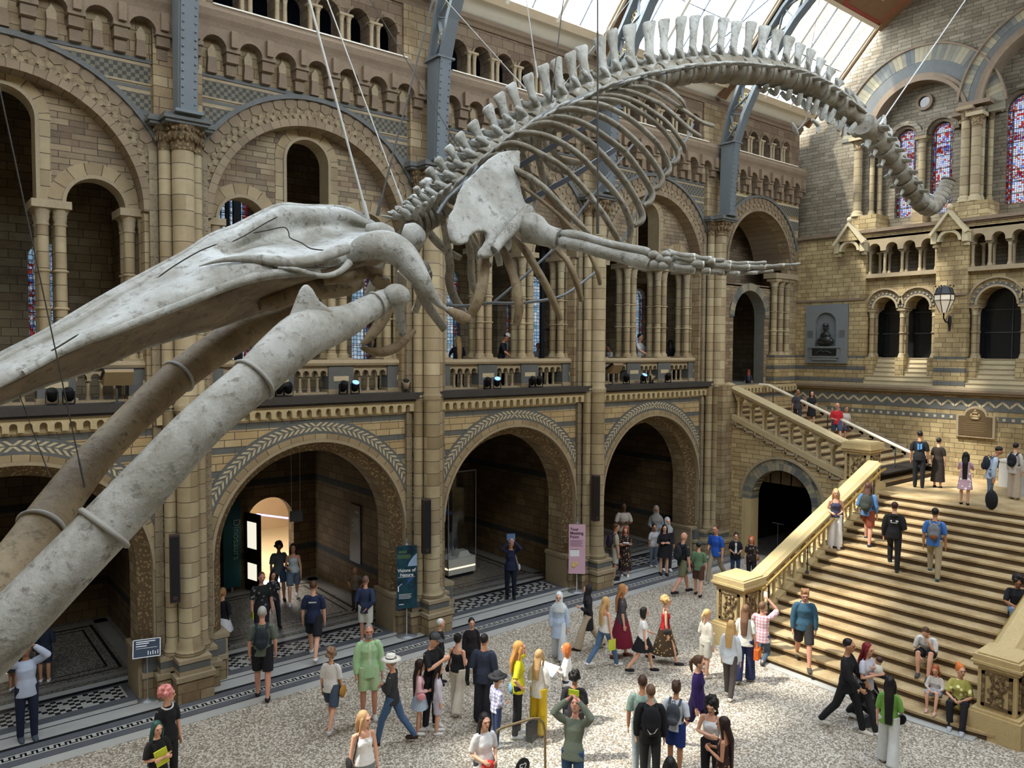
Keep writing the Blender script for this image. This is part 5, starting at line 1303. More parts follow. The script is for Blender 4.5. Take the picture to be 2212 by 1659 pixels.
ARM = {'down': ((0,.05,-.28), (.04,.06,-.53)), 'bent': ((-.04,.06,-.27), (.20,-.04,-.31)), 'fold': ((.03,.07,-.26), (.2,-.18,-.22)), 'hip': ((-.08,.18,-.22), (.05,.03,-.40)),
 'phone': ((.12,.06,-.22), (.30,-.10,-.06)), 'photo': ((.20,.12,.14), (.20,-.10,.36)), 'behind': ((-.12,.06,-.25), (-.15,-.12,-.44)), 'front': ((.10,.05,-.26), (.28,.0,-.42)),
 'back': ((-.10,.06,-.27), (-.20,.06,-.51)), 'head': ((.16,.12,.02), (.10,-.06,.22)), 'read': ((.0,.06,-.27), (.22,-.08,-.20)), 'carry': ((.05,.08,-.27), (.26,-.06,-.16)), 'lap': ((.12,.06,-.24), (.34,-.08,-.26)), 'cheek': ((.2,.02,-.2), (.16,-.10,.04)), 'rail': ((.16,.08,-.2), (.36,.0,-.3))}
LEG = {'stand': (2,2,-3,2), 'walk': (24,12,-20,18), 'walk2': (-20,20,24,10), 'step': (10,6,-10,10), 'step2': (-10,12,10,6), 'climb': (45,50,-6,6), 'crouch': (85,125,15,95)}
SK = {'fair': (216,164,136), 'tan': (190,138,106), 'mid': (160,112,82), 'dark': (104,70,50), 'red': (206,150,126)}
KR = RISE/RUN
def remesh(o, vox, it=4, f=.5):
    m = o.modifiers.new('r', 'REMESH'); m.mode = 'VOXEL'; m.voxel_size = vox; m.use_smooth_shade = True
    if it: m = o.modifiers.new('s', 'SMOOTH'); m.iterations = it; m.factor = f
ALLP = []
def person(px, fy, hy, r, legs, la, ra, skin, hair, top, bot, shoe, label, z=0.0, H=None, lean=0, hp=0, hyaw=0, sex='f', at=None, head=None, vox=.0125, name='person', heading=None):
    if at: base = Vector(at)
    elif head: base = onZ(px, hy, head+z); base.z = z
    else: base = onZ(px, fy, z)
    if H is None:
        if head: H = head
        else:
            lo, hi = .5, 2.3
            for _ in range(24):
                m = (lo+hi)/2; q = RW.transposed() @ (Vector((base.x, base.y, z+m))-CAM); y = CYP - FPX*q.y/-q.z
                if y > hy: lo = m
                else: hi = m
            H = lo
    H = min(max(H, .9 if hy else .5), 1.93)
    S = H/1.70; az = math.atan2(base.y, base.x); hd = (az+PI+math.radians(r)) if heading is None else math.radians(heading)
    L = LEG.get(legs, LEG['stand']); V = Vector; child = H < 1.42
    sw = .170 if sex == 'm' else .150; hipw = .155 if sex == 'm' else .165
    TH, SH = .43, .42
    def leg(side, a, b):
        a, b = math.radians(a), math.radians(b); h = V((0, side*.088, 0)); k = h + V((math.sin(a)*TH, side*.01, -math.cos(a)*TH)); an = k + V((math.sin(a-b)*SH, 0, -math.cos(a-b)*SH)); return h, k, an
    if legs == 'sit':
        hz = .40; J = []
        for side in (1, -1): J.append((V((0, side*.09, 0)), V((.40, side*.13, .13+.02*side)), V((.50+.05*side, side*.11, -.32))))
    else:
        J = [leg(1, L[0], L[1]), leg(-1, L[2], L[3])]; hz = .075 - min(J[0][2].z, J[1][2].z)
    off = V((0, 0, hz)); J = [[q+off for q in j] for j in J]
    ln = math.radians(lean); RL = Matrix.Rotation(ln, 3, 'Y'); pv = V((0, 0, hz))
    U = lambda x, y, zz: pv + RL @ V((x, y, zz))
    sh = [U(0, s*sw, .432) for s in (1, -1)]
    arms = []
    for s, nm, sp in ((1, la, sh[0]), (-1, ra, sh[1])):
        e, w_ = ARM[nm]; arms.append((sp, sp + RL @ V((e[0], e[1]*s, e[2])), sp + RL @ V((w_[0], w_[1]*s, w_[2]))))
    HP = Matrix.Rotation(ln*.6+math.radians(hp), 3, 'Y'); HY = Matrix.Rotation(math.radians(hyaw), 3, 'Z'); RH = HY @ HP
    hs = 1.16 if child else 1.0
    nk = U(0, 0, .50); hc = nk + RL @ V((.015, 0, .065)) + RH @ V((.015, 0, .105*hs)); Q = lambda x, y, zz: hc + RH @ V((x*hs, y*hs, zz*hs))
    sc = lambda p: tuple(V(p)*S)
    def fin(mb): mb.v = [tuple(V(p)*S) for p in mb.v]; return mb
    skm = cloth(SK[skin], 'skin')
    a = MB()
    a.tube([U(0,0,-.1), U(0,0,.02), U(0,0,.16), U(.01,0,.34), U(0,0,.44), U(0,0,.50)], [(.06,hipw*.66),(.086,hipw*.84),(.074,.110),(.088,sw*.86),(.070,sw*.72),(.046,.056)], 14, ref=(1,0,0))
    a.tube([U(-.01,0,.46), nk + V((0,0,.02)), hc-V((0,0,.06))], [.06,.05,.05], 10)
    a.ball(Q(0,0,.01), (.096*hs,.076*hs,.112*hs), 14, 10, R=RH); a.ball(Q(.03,0,-.06), (.058*hs,.052*hs,.058*hs), 10, 8, R=RH)
    a.tube([Q(.085,0,.015), Q(.106,0,-.02), Q(.092,0,-.032)], [.010,.017,.012], 7)
    a.tube([Q(.088,-.045,.034), Q(.098,0,.036), Q(.088,.045,.034)], .010, 6)
    for s in (1, -1): a.ball(Q(0, s*.078, -.008), (.018*hs, .01*hs, .03*hs), 7, 6, R=RH)
    for i, (s, e, w_) in enumerate(arms):
        side = 1 if i == 0 else -1; ar = 1.12 if sex == 'm' else .95
        a.tube([s+V((0,-side*.05,.012)), s, s.lerp(e,.4), e, e.lerp(w_,.3), w_], [.034*ar,.042*ar,.039*ar,.034*ar,.035*ar,.024*ar], 10)
        d = (w_-e).normalized(); n_ = V((0, side, 0)); n_ = (n_-d*n_.dot(d)); n_ = n_.normalized() if n_.length > .1 else V((1,0,0)); b_ = d.cross(n_)
        pc = w_ + d*.05; a.tube([w_-d*.01, w_+d*.03, w_+d*.085], [(.018,.026),(.018,.038),(.014,.036)], 8, ref=tuple(n_))
        curl = .55 if nm_curl(la if i == 0 else ra) else .2
        for q in range(4):
            o_ = b_*(q-1.5)*.019; Lf = (.058,.068,.064,.05)[q]; p0 = w_+d*.08+o_; p1 = p0+(d-n_*curl).normalized()*Lf*.5; p2 = p1+(d*(1-curl)-n_*(curl*1.5)).normalized()*Lf*.5
            a.tube([p0, p1, p2], [.0095,.009,.007], 6)
        t0 = w_+d*.025-b_*.024*1; a.tube([t0, t0-b_*.025+d*.022-n_*.01, t0-b_*.03+d*.052-n_*.02], [.012,.0105,.008], 6)
    for i, (h, k, an) in enumerate(J):
        lr = 1.08 if sex == 'm' else 1.0
        a.tube([h+V((0,0,.04)), h, h.lerp(k,.5), k, k.lerp(an,.35), an, an-V((0,0,.03))], [.055,.070*lr,.064*lr,.052*lr,.052*lr,.034,.034], 10)
        fd = V((1,0,0)) if legs != 'climb' else V((1,0,0)); a.tube([an-V((.05,0,.035)), an+V((.05,0,-.04)), an+V((.15,0,-.055))], [.034,.036,.026], 8)
    o = fin(a).build(name, [skm], None, tuple(base), hd); remesh(o, vox, 3, .4)
    tag(o, label, 'person' if name == 'person' else 'baby')
    def part(mb, nm, mat, vx=None, it=4, f=.6):
        q = fin(mb).build(nm, [mat], o)
        if vx: remesh(q, vx, it, f)
        return q
    # face
    a = MB()
    for s in (1, -1): a.ball(Q(.083, s*.032, .012), (.012,.017,.009), 8, 6, R=RH)
    part(a, 'eyes', cloth((46,36,32)))
    a = MB(); a.ball(Q(.084, 0, -.062), (.012,.024,.007), 8, 5, R=RH); part(a, 'mouth', cloth((150,84,78)))
    # hair
    st, hcol = hair[0], hair[1]; hm = cloth(hcol, 'hair')
    if st not in ('bald', 'hijab'):
        a = MB(); a.ball(Q(-.022,0,.030), (.104*hs,.088*hs,.112*hs), 14, 10, R=RH)
        if st in ('short', 'cap'): a = MB(); a.ball(Q(-.018,0,.036), (.098*hs,.081*hs,.098*hs), 14, 10, R=RH)
        if st in ('long', 'vlong', 'bob', 'half'):
            Lh = {'long': .36, 'vlong': .58, 'bob': .17, 'half': .27}[st]
            a.tube([Q(-.04,0,.06), Q(-.075,0,-.05), U(-.115,0,.44), U(-.125,0,.50-Lh)] if st != 'bob' else [Q(-.03,0,.05), Q(-.05,0,-.04), Q(-.05,0,-.14)], [(.06,.085),(.05,.092),(.04,.09),(.02,.07)] if st != 'bob' else [(.08,.09),(.075,.1),(.05,.085)], 10, ref=(1,0,0))
            for s in (1, -1): a.tube([Q(.02,s*.075,.04), Q(.0,s*.092,-.05), Q(-.01,s*.09,-.13), U(.0,s*.085,.40) if st != 'bob' else Q(-.01,s*.085,-.15)], [.022,.026,.026,.014], 7)
        if st == 'pony': a.ball(Q(-.115,0,.04), .03, 8, 6); a.tube([Q(-.12,0,.045), Q(-.165,0,-.02), Q(-.15,0,-.13), Q(-.13,0,-.22)], [.022,.034,.03,.01], 8)
        if st == 'bun': a.ball(Q(-.10,0,.10), .048, 10, 8)
        if st == 'topbun': a.ball(Q(-.05,0,.15), .055, 10, 8)
        if st in ('curly', 'afro'):
            rr = random.Random(int(px)); k = 1.0 if st == 'curly' else 1.12
            for _ in range(46):
                u, v = rr.uniform(0, 2*PI), rr.uniform(-.5, 1); q = math.sqrt(max(0, 1-v*v)); a.ball(Q(-.03+.105*k*q*math.cos(u)-.015, .095*k*q*math.sin(u), .035+.115*k*v), .026+.014*rr.random(), 6, 5)
            if st == 'curly' and len(hair) > 2:
                for _ in range(30): a.ball(Q(-.06+rr.uniform(-.05,.06), rr.uniform(-.1,.1), rr.uniform(-.2,0)), .03, 6, 5)
        if st == 'mop':
            rr = random.Random(int(px))
            for _ in range(26): u = rr.uniform(-PI*.75, PI*.75); a.ball(Q(-.01+.07*math.cos(u), .065*math.sin(u), .095+rr.uniform(-.03,.035)), .026, 6, 5)
        part(a, 'hair', hm, vox, 2, .4)
    if st == 'hijab':
        a = MB(); a.ball(Q(-.03,0,.02), (.112,.098,.128), 14, 10, R=RH); a.tube([Q(-.02,0,-.02), Q(0,0,-.12), U(.01,0,.44), U(.03,0,.30)], [(.1,.098),(.085,.09),(.12,.19),(.115,.17)], 14, ref=(1,0,0)); part(a, 'headscarf', cloth(hcol), vox, 6, .6)
    if st in ('cap', 'hat', 'bcap'):
        cc = hair[2]; a = MB()
        if st == 'cap':
            a.lathe([(.001,.115),(.05,.108),(.085,.08),(.1,.03),(.098,.028)], (0,0,0), 14); a.tube([V((.07,0,.035)), V((.13,0,.03)), V((.17,0,.022))], [(.01,.075),(.007,.07),(.004,.05)], 10, ref=(0,0,1))
        else:
            a.lathe([(.001,.135),(.06,.13),(.085,.12),(.095,.04),(.19,.025),(.2,.032),(.1,.05)], (0,0,0), 20)
            a.lathe([(.0965,.045),(.0965,.07),(.094,.07)], (0,0,0), 20, 1)
        a.v = [tuple(Q(x, y, zz+.02)) for x, y, zz in a.v]; fin(a).build('cap' if st == 'cap' else 'hat', [cloth(cc), cloth((60,54,50))], o)
    # top
    tk, tc = top[0], top[1]; tm = cloth(tc, top[2] if len(top) > 2 else None); g_ = .018
    hem = {'tee': -.10, 'long': -.10, 'tank': -.02, 'crop': .12, 'shirt': -.14, 'coat': -.15, 'hoodie': -.10, 'tunic': -.34, 'dress': -.42, 'maxi': -.72}[tk]
    a = MB(); wd = {'shirt': 1.04, 'coat': 1.05, 'hoodie': 1.08, 'tunic': 1.08}.get(tk, 1.03)
    secs = [(U(0,0,hem), (.126*wd, hipw*1.12*wd))] if hem < 0 else [(U(0,0,hem), (.088*wd, .128*wd))]
    if tk in ('dress', 'maxi', 'tunic'): secs = [(V((0,0,hz+hem)), (.19 if tk != 'tunic' else .15, .23 if tk != 'tunic' else .21)), (U(0,0,-.05), (.12, hipw*1.1))]
    if hem < .1: secs.append((U(0,0,.06), (.120*wd, (hipw*1.0)*wd)))
    secs += [(U(0,0,.17), (.094*wd,.13*wd)), (U(.01,0,.33), (.108*wd,(sw*.92)*wd))]
    if sex == 'f': a.ball(U(.075,.055,.30), (.05,.06,.06), 8, 6); a.ball(U(.075,-.055,.30), (.05,.06,.06), 8, 6)
    if tk in ('tank', 'crop'):
        secs += [(U(.0,0,.385), (.085,sw*.74))]
        for s in (1, -1): a.tube([U(.06,s*.08,.37), U(.03,s*.095,.46), U(-.05,s*.08,.40)], .016, 6)
    else: secs += [(U(0,0,.41), (.09*wd, sw*.84)), (U(0,0,.455), (.074, sw*.6)), (U(0,0,.49), (.058,.07))]
    a.tube([s_[0] for s_ in secs], [s_[1] for s_ in secs], 16, ref=(1,0,0))
    sl = {'tank': 0, 'crop': 0, 'tee': .9, 'dress': .8, 'maxi': .9}.get(tk, 1.9)
    if len(top) > 3: sl = top[3]
    if sl:
        for i, (s, e, w_) in enumerate(arms):
            side = 1 if i == 0 else -1; ar = (1.12 if sex == 'm' else 1.0)*(1.08 if tk in ('hoodie','coat','shirt','tunic') else .98)
            P_ = [s+V((0,-side*.07,.014)), s+V((0,-side*.02,.004)), s.lerp(e,.25), s.lerp(e, min(1, sl)*.98)]; R_ = [.044*ar, .055*ar, .060*ar, .056*ar]
            if sl > 1: P_ += [e.lerp(w_, (sl-1)*.5), e.lerp(w_, sl-1)]; R_ += [.048*ar, .036*ar]
            a.tube(P_, R_, 10)
    if tk == 'hoodie': a.ball(U(-.08,0,.47), (.06,.1,.05), 10, 7)
    t_ = part(a, {'tee': 'tshirt', 'long': 'sweater', 'tank': 'tank_top', 'crop': 'crop_top', 'shirt': 'shirt', 'coat': 'jacket', 'hoodie': 'hoodie', 'tunic': 'tunic', 'dress': 'dress', 'maxi': 'dress'}[tk], tm, vox*1.1, 5, .5)
    if tk == 'coat' and len(top) > 4:
        a = MB(); a.ball(U(.075,0,.30), (.05,.055,.16), 10, 8); a.ball(U(.085,0,.1), (.04,.05,.16), 10, 8); part(a, 'undershirt', cloth(top[4]), vox, 3)
    # bottom
    bk, bc = bot[0], bot[1]; bm = cloth(bc, bot[2] if len(bot) > 2 else None)
    if bk in ('pants', 'wide', 'shorts', 'jeans', 'leggings'):
        a = MB(); a.tube([U(0,0,.09), U(0,0,0), pv-V((0,0,.08))], [(.098,hipw*.86),(.116,hipw*1.04),(.112,hipw*.98)], 14, ref=(1,0,0))
        for (h, k, an) in J:
            e = 1.0 if bk != 'shorts' else .9
            w1, w2, w3 = {'pants': (.095,.072,.056), 'jeans': (.092,.068,.052), 'wide': (.105,.10,.115), 'shorts': (.108,.098,0), 'leggings': (.088,.058,.04)}[bk]
            if bk == 'shorts': a.tube([h+V((0,0,.05)), h.lerp(k,.5), h.lerp(k,.92)], [w1, w1*.98, w2], 12)
            else: a.tube([h+V((0,0,.05)), h.lerp(k,.5), k, k.lerp(an,.5), an+(k-an).normalized()*.0+V((0,0,-.02))], [w1, w1*.9, w2, (w2+w3)/2, w3], 12)
        part(a, 'shorts' if bk == 'shorts' else 'trousers', bm, vox*1.1, 5, .5)
    elif bk in ('skirt', 'midi'):
        Ls = .40 if bk == 'skirt' else .74; kf = max(abs(J[0][1].x), abs(J[1][1].x))*.5; a = MB(); vs = []; n = 36; rowsn = 6
        for j in range(rowsn):
            t = j/(rowsn-1); zz = hz+.10-t*Ls; rx = .10+(.09 if bk == 'skirt' else .13)*t**.7+kf*t; ry = .13+.10*t**.6
            for q in range(n): an_ = 2*PI*q/n; m_ = 1+.06*t*(1 if q % 2 else -1); vs.append((rx*m_*math.cos(an_), ry*m_*math.sin(an_), zz))
        a.add(vs, [(j*n+q, j*n+(q+1)%n, (j+1)*n+(q+1)%n, (j+1)*n+q) for j in range(rowsn-1) for q in range(n)], 0, True); part(a, 'skirt', bm)
    # shoes
    for i, (h, k, an) in enumerate(J):
        a = MB(); a.tube([an+V((-.055,0,-.045)), an+V((.0,0,-.035)), an+V((.07,0,-.048)), an+V((.165,0,-.058)), an+V((.185,0,-.06))], [.036,.048,.046,.038,.022], 10, flat=1.05)
        a.tube([an+V((0,0,.0)), an+V((0,0,-.04))], .043, 10); zb = an.z-.078
        part(a, 'shoe', cloth(shoe), vox, 2, .4)
    return dict(o=o, U=U, Q=Q, S=S, hd=hd, base=base, arms=arms, J=J, hz=hz)
def nm_curl(n): return n in ('phone', 'photo', 'read', 'carry', 'fold', 'hip', 'lap', 'front', 'bent')
def item(F, mb, name, mats, label, cat, bottom=None):
    """carried thing, top-level, placed in the bearer's frame"""
    b = F['base']; mb.v = [tuple(Vector(p)*F['S']) for p in mb.v]
    o = mb.build(name, mats, None, tuple(b), F['hd']); tag(o, label, cat); return o
def backpack(F, col, label, acc=None, big=1.0):
    U = F['U']; a = MB(); a.ball(U(-.17,0,.27), (.085*big,.135*big,.2*big), 14, 10); a.ball(U(-.22,0,.18), (.06*big,.11*big,.11*big), 12, 8)
    for s in (1, -1): a.tube([U(-.12,s*.09,.42), U(-.02,s*.10,.50), U(.10,s*.10,.40), U(.10,s*.12,.22), U(-.08,s*.15,.12)], (.016,) * 5, 6, flat=2)
    o = item(F, a, 'backpack', [cloth(col)], label, 'backpack'); remesh(o, .012, 2)
    if acc: a = MB(); a.ball(Vector(U(-.235,0,.16))*F['S'], (.055,.10,.085), 10, 8); a.build('front_pocket', [cloth(acc)], o)
    a = MB(); a.tube([Vector(U(-.15,s,.47+h))*F['S'] for s, h in ((-.03,0),(-.02,.03),(.02,.03),(.03,0))], .008, 6); a.build('grab_loop', [cloth((40,40,40))], o)
    return o
def bag(F, col, label, side=1, zz=.0, size=1.0, strap=True, x=.02):
    U = F['U']; a = MB(); a.ball(U(x, side*.24, zz), (.12*size,.045*size,.10*size), 12, 8); o = item(F, a, 'shoulder_bag', [cloth(col)], label, 'bag')
    if strap: a = MB(); a.tube([Vector(U(*p))*F['S'] for p in ((x-.05,side*.22,zz+.07),(-.03,side*.13,.36),(-.02,side*.06,.50),(.03,side*.08,.47),(x+.07,side*.2,zz+.07))], .011, 6); a.build('strap', [cloth(tuple(int(c*.7) for c in col))], o)
    return o
def held(F, which, name, dims, col, label, cat, up=.06, fwd=.06):
    s, e, w_ = F['arms'][which]; d = (w_-e).normalized(); c = w_+d*.09; x, y, zz = dims
    a = MB(); a.obox(c+Vector((0,0,up*.5)), (x/2,0,0), (0,y/2,0), (0,0,zz/2)); return item(F, a, name, [cloth(col)], label, cat)
W, K_, N_ = (226,224,220), (30,30,33), (34,42,66)
BR, BL, DK, GR, RD = (84,58,40), (196,158,104), (28,24,24), (138,132,126), (160,82,48)
JE, KH, WT_, GY = (74,98,130), (128,116,88), (214,208,194), (92,96,98)
p = person
# --- near the left edge
F = p(60,1598,1390,10,'stand','photo','photo','mid',('short',(60,52,48)),('shirt',(176,184,200)),('pants',(30,36,56)),(70,78,88),'man in pale shirt and navy trousers holding a phone overhead, far left',sex='m',hp=-22)
held(F,0,'phone',(.01,.15,.08),(24,24,26),'dark phone held overhead by the man at far left','phone')
F = p(97,1472,1338,170,'stand','down','bent','tan',('short',DK),('coat',(34,40,54)),('shorts',(38,44,58)),W,'person in navy coat and shorts with bare legs standing behind the man photographing',sex='m')
F = p(30,1492,1372,150,'stand','down','down','tan',('half',DK),('coat',(38,36,38)),('skirt',(40,40,44)),W,'person in black mostly hidden behind the lowered jawbone at far left')
F = p(360,0,1486,35,'stand','down','down','fair',('curly',(206,132,128)),('tee',(32,32,36)),('pants',(36,36,40)),K_,'woman with curly pink hair and black top with white collar at the bottom left',head=1.70,vox=.011,hyaw=50)
a = MB(); a.tube([F['U'](.07*math.cos(t),.10*math.sin(t),.49-.05*math.cos(t)) for t in [PI*k/8-PI/2 for k in range(9)]],.016,6); item(F,a,'collar',[cloth(W)],'white collar on the pink-haired woman','collar')
F = p(338,0,1560,25,'stand','fold','fold','fair',('long',(38,74,68)),('tee',(34,34,36)),('jeans',(110,124,140)),K_,'teenager with teal-black hair in a black top hugging a yellow folder',head=1.52,vox=.011)
a = MB(); a.obox(F['U'](.17,0,.22),(.008,0,0),(0,.11,.02),(0,-.03,.14)); item(F,a,'folder',[cloth((196,206,60))],'bright yellow folder held to the chest of the teenager','folder')
# --- in front of and inside the second arch
F = p(482,1412,1268,150,'walk','down','bent','fair',('pony',(170,130,84)),('long',(30,30,36)),('skirt',(222,222,224)),K_,'woman in a black sweater and short white skirt by the left side of the arch')
F = p(568,1508,1312,175,'step','down','down','red',('short',(170,166,160)),('tee',(96,104,92)),('shorts',(30,30,34)),(40,42,44),'grey-haired man in green tee and black shorts wearing a dark rucksack',sex='m')
backpack(F,(40,46,52),'dark rucksack on the grey-haired man in green tee')
F = p(566,1392,1237,15,'stand','down','down','red',('short',(90,62,44)),('tee',(34,36,36),'print'),('pants',(40,42,48)),K_,'man in black patterned tee carrying a green folder, facing the hall',sex='m')
held(F,1,'folder',(.22,.02,.16),(190,200,60),'yellow-green folder in the hand of the man in patterned tee','folder')
F = p(590,1350,1232,20,'walk','down','down','fair',('long',(50,32,28)),('tee',(34,32,38),'print'),('pants',(34,34,40)),K_,'dark-haired woman in a printed black tee beside the man with the folder')
F = p(603,1292,1170,10,'walk','down','down','mid',('afro',DK),('shirt',(92,100,104),None,.95),('shorts',(58,80,108)),K_,'young man in open grey shirt with dark crossbody bag walking out of the doorway',sex='m')
bag(F,(26,26,30),'dark crossbody bag on the young man in grey shirt',1,.02)
F = p(634,1300,1172,0,'walk2','down','bent','fair',('long',(60,38,30)),('tank',(190,204,212)),('shorts',(104,120,140)),W,'woman in white and blue camisole and denim shorts by the doorway')
F = p(678,1420,1252,170,'walk','down','down','fair',('short',BR),('tee',(34,44,70)),('shorts',(30,32,38)),W,'young man in navy tee with white lettering on the back and black shorts',sex='m')
a = MB()
for i in range(9): a.obox(F['U'](-.118,.075-.019*i,.36),(.004,0,0),(0,.007,0),(0,0,.013))
item(F,a,'shirt_lettering',[cloth(W)],'white lettering across the back of a navy tee','lettering')
F = p(790,1388,1246,165,'stand','bent','behind','red',('short',(120,90,80)),('shirt',(48,58,84)),('shorts',(206,204,190)),W,'balding man in navy jacket and cream shorts standing with his back turned',sex='m')
F = p(768,1318,1228,-20,'stand','hip','hip','mid',('bald',DK),('tee',(104,88,72)),('pants',(52,46,42)),K_,'man in brown top and sunglasses with hands on hips against the dim alcove wall',sex='m')
F = p(822,1326,1254,40,'stand','down','down','tan',('bob',DK),('tee',(130,50,84)),('shorts',(50,50,60)),K_,'child in magenta top beside the alcove wall',H=1.15)
F = p(797,1552,1356,8,'stand','down','down','red',('short',GR),('coat',(176,216,168),None,1.9,(196,224,186)),('shorts',(186,214,168)),(206,206,204),'large grey-bearded man in mint green jacket and mint shorts',sex='m',H=1.88)
a = MB(); a.ball(F['Q'](.055,0,-.085),(.05,.055,.045),10,8); item(F,a,'beard',[cloth(GR,'hair')],'short grey beard of the man in mint green','beard')
F = p(716,1572,1398,160,'walk','down','down','fair',('curly',(140,112,88)),('tee',(228,226,224),None,.95),('shorts',(70,84,104)),(214,214,222),'curly-haired woman in white tee and denim shorts carrying a mustard bag')
bag(F,(176,130,60),'mustard leather bag hanging at the hip of the curly-haired woman',-1,-.10,1.25)
F = p(848,1606,1412,-105,'walk','fold','fold','red',('hat',GR,(236,232,220)),('long',(52,52,56)),('jeans',(70,98,132)),(66,44,36),'man in cream brimmed hat, charcoal sweater and jeans walking left',sex='m')
F = p(785,0,1538,20,'stand','down','down','fair',('long',(176,140,100)),('tank',(226,224,222)),('jeans',(120,126,130)),W,'long-haired blonde woman in white camisole with dark shoulder bag at the bottom',head=1.70,vox=.011,hyaw=35)
bag(F,(40,38,40),'small dark bag at the waist of the blonde woman in white camisole',-1,.02,1.0)
# --- middle cluster
F = p(950,1478,1338,95,'stand','down','down','fair',('short',(224,222,220)),('long',(34,34,36)),('pants',(34,34,38)),K_,'woman in black with a black and white hair wrap turned to the right')
F = p(932,1572,1366,55,'stand','phone','phone','fair',('cap',DK,(70,72,74)),('tee',(34,34,36)),('pants',(44,44,50)),W,'man in grey cap and black tee looking at the phone in his hands',sex='m',hp=18)
F = p(906,1584,1430,95,'stand','read','bent','fair',('vlong',(40,26,26)),('coat',(226,184,190)),('skirt',(180,196,214)),W,'girl in pink jacket and pale blue skirt with pink bag',)
bag(F,(226,150,160),'pink bag on the girl in the pink jacket',-1,.05,.9)
F = p(945,1584,1438,100,'stand','down','down','fair',('vlong',DK),('coat',(206,198,214)),('shorts',(190,184,200)),W,'girl with long black hair in a pale lilac jacket')
F = p(988,1538,1370,150,'step','down','bent','fair',('bun',DK),('tank',(34,34,38)),('wide',(214,206,190)),W,'woman in black backless top and wide cream trousers, hair tied up')
bag(F,(32,30,32),'black bag on the arm of the woman in wide cream trousers',1,.0,.9)
F = p(1018,1476,1336,10,'stand','down','down','fair',('pony',DK),('long',(36,34,38)),('pants',(36,34,40)),K_,'dark-haired woman in black blouse facing the camera behind the cluster')
F = p(1045,1560,1372,165,'stand','bent','down','tan',('short',DK),('shirt',(46,54,72)),('wide',(36,38,48)),K_,'man in dark navy shirt and wide dark trousers seen from behind',sex='m')
F = p(1072,1612,1458,120,'stand','down','bent','fair',('hat',DK,(44,44,48)),('tee',(104,110,170),'plaid',1.7),('jeans',(54,66,96)),W,'boy in black hat and blue and red checked shirt',sex='m')
F = p(1118,1590,1388,95,'stand','head','hip','fair',('half',(206,150,84)),('tee',(196,188,40)),('pants',(34,34,38)),W,'woman in bright yellow tee and black trousers shading her eyes')
a = MB(); a.ball(F['U'](-.12,0,-.05),(.05,.13,.1),10,8); item(F,a,'tied_jacket',[cloth((120,158,184))],'pale blue jacket tied round the waist of the woman in yellow','jacket')
a = MB(); a.box(-.12,.12,-.07,.07,0,.34); a.tube([(-.06,0,.33),(-.05,0,.42),(.05,0,.42),(.06,0,.33)],.01,6)
F0 = onZ(1122,1592,0); q = a.build('tote_bag',[cloth((30,28,30))],None,(F0.x+.12,F0.y-.22,0),.4); tag(q,'black bag standing on the floor beside the woman in yellow','bag')
F = p(1163,1586,1406,150,'stand','read','read','fair',('half',(186,150,104)),('shirt',(226,222,212)),('wide',(214,178,40)),(180,150,120),'woman in cream blouse and bright yellow wide trousers holding a map')
a = MB(); a.obox(F['U'](.33,-.0,.30),(.16,0,.05),(0,.22,.02),(0,0,.002)); item(F,a,'map',[cloth((240,240,240))],'large white map held open by the woman in yellow trousers','map')
F = p(1224,1560,1392,-100,'stand','read','down','fair',('bob',(196,112,60)),('tee',(232,230,226),None,1.6),('jeans',(60,72,92)),W,'red-haired woman in loose white shirt beside the map')
F = p(1240,1640,1452,170,'stand','bent','down','tan',('curly',DK),('tee',(48,46,50)),('shorts',(60,56,56)),W,'man in dark tee with curly black hair behind the photographing man',sex='m')
F = p(1238,0,1516,-15,'stand','photo','photo','red',('bald',DK),('long',(112,120,104)),('jeans',(58,84,118)),K_,'man in grey-green sweater leaning back to photograph the whale, bottom centre',head=1.78,lean=-14,hp=-28,sex='m',vox=.011)
held(F,0,'phone',(.02,.16,.09),(190,210,50),'phone in a yellow case raised by the leaning man','phone')
F = p(1046,0,1542,25,'stand','bent','bent','fair',('long',DK),('tee',(222,220,220)),('pants',(60,60,70)),K_,'dark-haired woman in white tee holding a red bag behind the glass stand',head=1.66,vox=.011)
a = MB(); a.ball(F['U'](.16,0,.02),(.07,.12,.08),10,8); item(F,a,'red_bag',[cloth((200,60,56))],'red bag held in front of the dark-haired woman in white','bag')
F = p(1207,1426,1280,-8,'step','down','down','fair',('hijab',(206,214,218)),('tunic',(180,198,222)),('wide',(214,220,226)),(150,146,140),'woman in pale headscarf, light blue blouse and white trousers walking forward')
F = p(1270,1402,1262,-85,'walk','read','down','fair',('hijab',(36,34,38)),('tunic',(38,36,40)),('wide',(190,172,148)),(48,36,32),'woman in black headscarf and tunic with beige trousers striding left')
F = p(1306,1440,1287,125,'walk2','down','down','fair',('long',BL),('tank',(226,222,214)),('jeans',(84,112,144)),W,'long-haired blonde woman in white top and jeans with a lime folder')
held(F,1,'folder',(.2,.02,.26),(196,206,70),'lime folder carried by the blonde woman in jeans','folder',-.2)
F = p(1342,1420,1263,95,'step','down','down','fair',('long',(170,120,74)),('tee',(72,70,76)),('midi',(120,30,52)),(110,60,50),'tall woman in grey tee and long maroon pleated skirt')
F = p(1388,1452,1310,100,'walk','bent','down','fair',('bob',DK),('tee',(226,226,226),None,.5),('skirt',(28,28,32)),K_,'woman with smooth black bob, white blouse and short black pleated skirt')
bag(F,(28,26,28),'black handbag on the arm of the woman with the black bob',1,.08,.7)
F = p(1436,1432,1286,95,'walk2','down','down','fair',('curly',BL),('tank',(190,38,44)),('midi',(70,56,40),'floral'),(40,38,40),'woman with curly blonde hair in red strap top and patterned skirt')
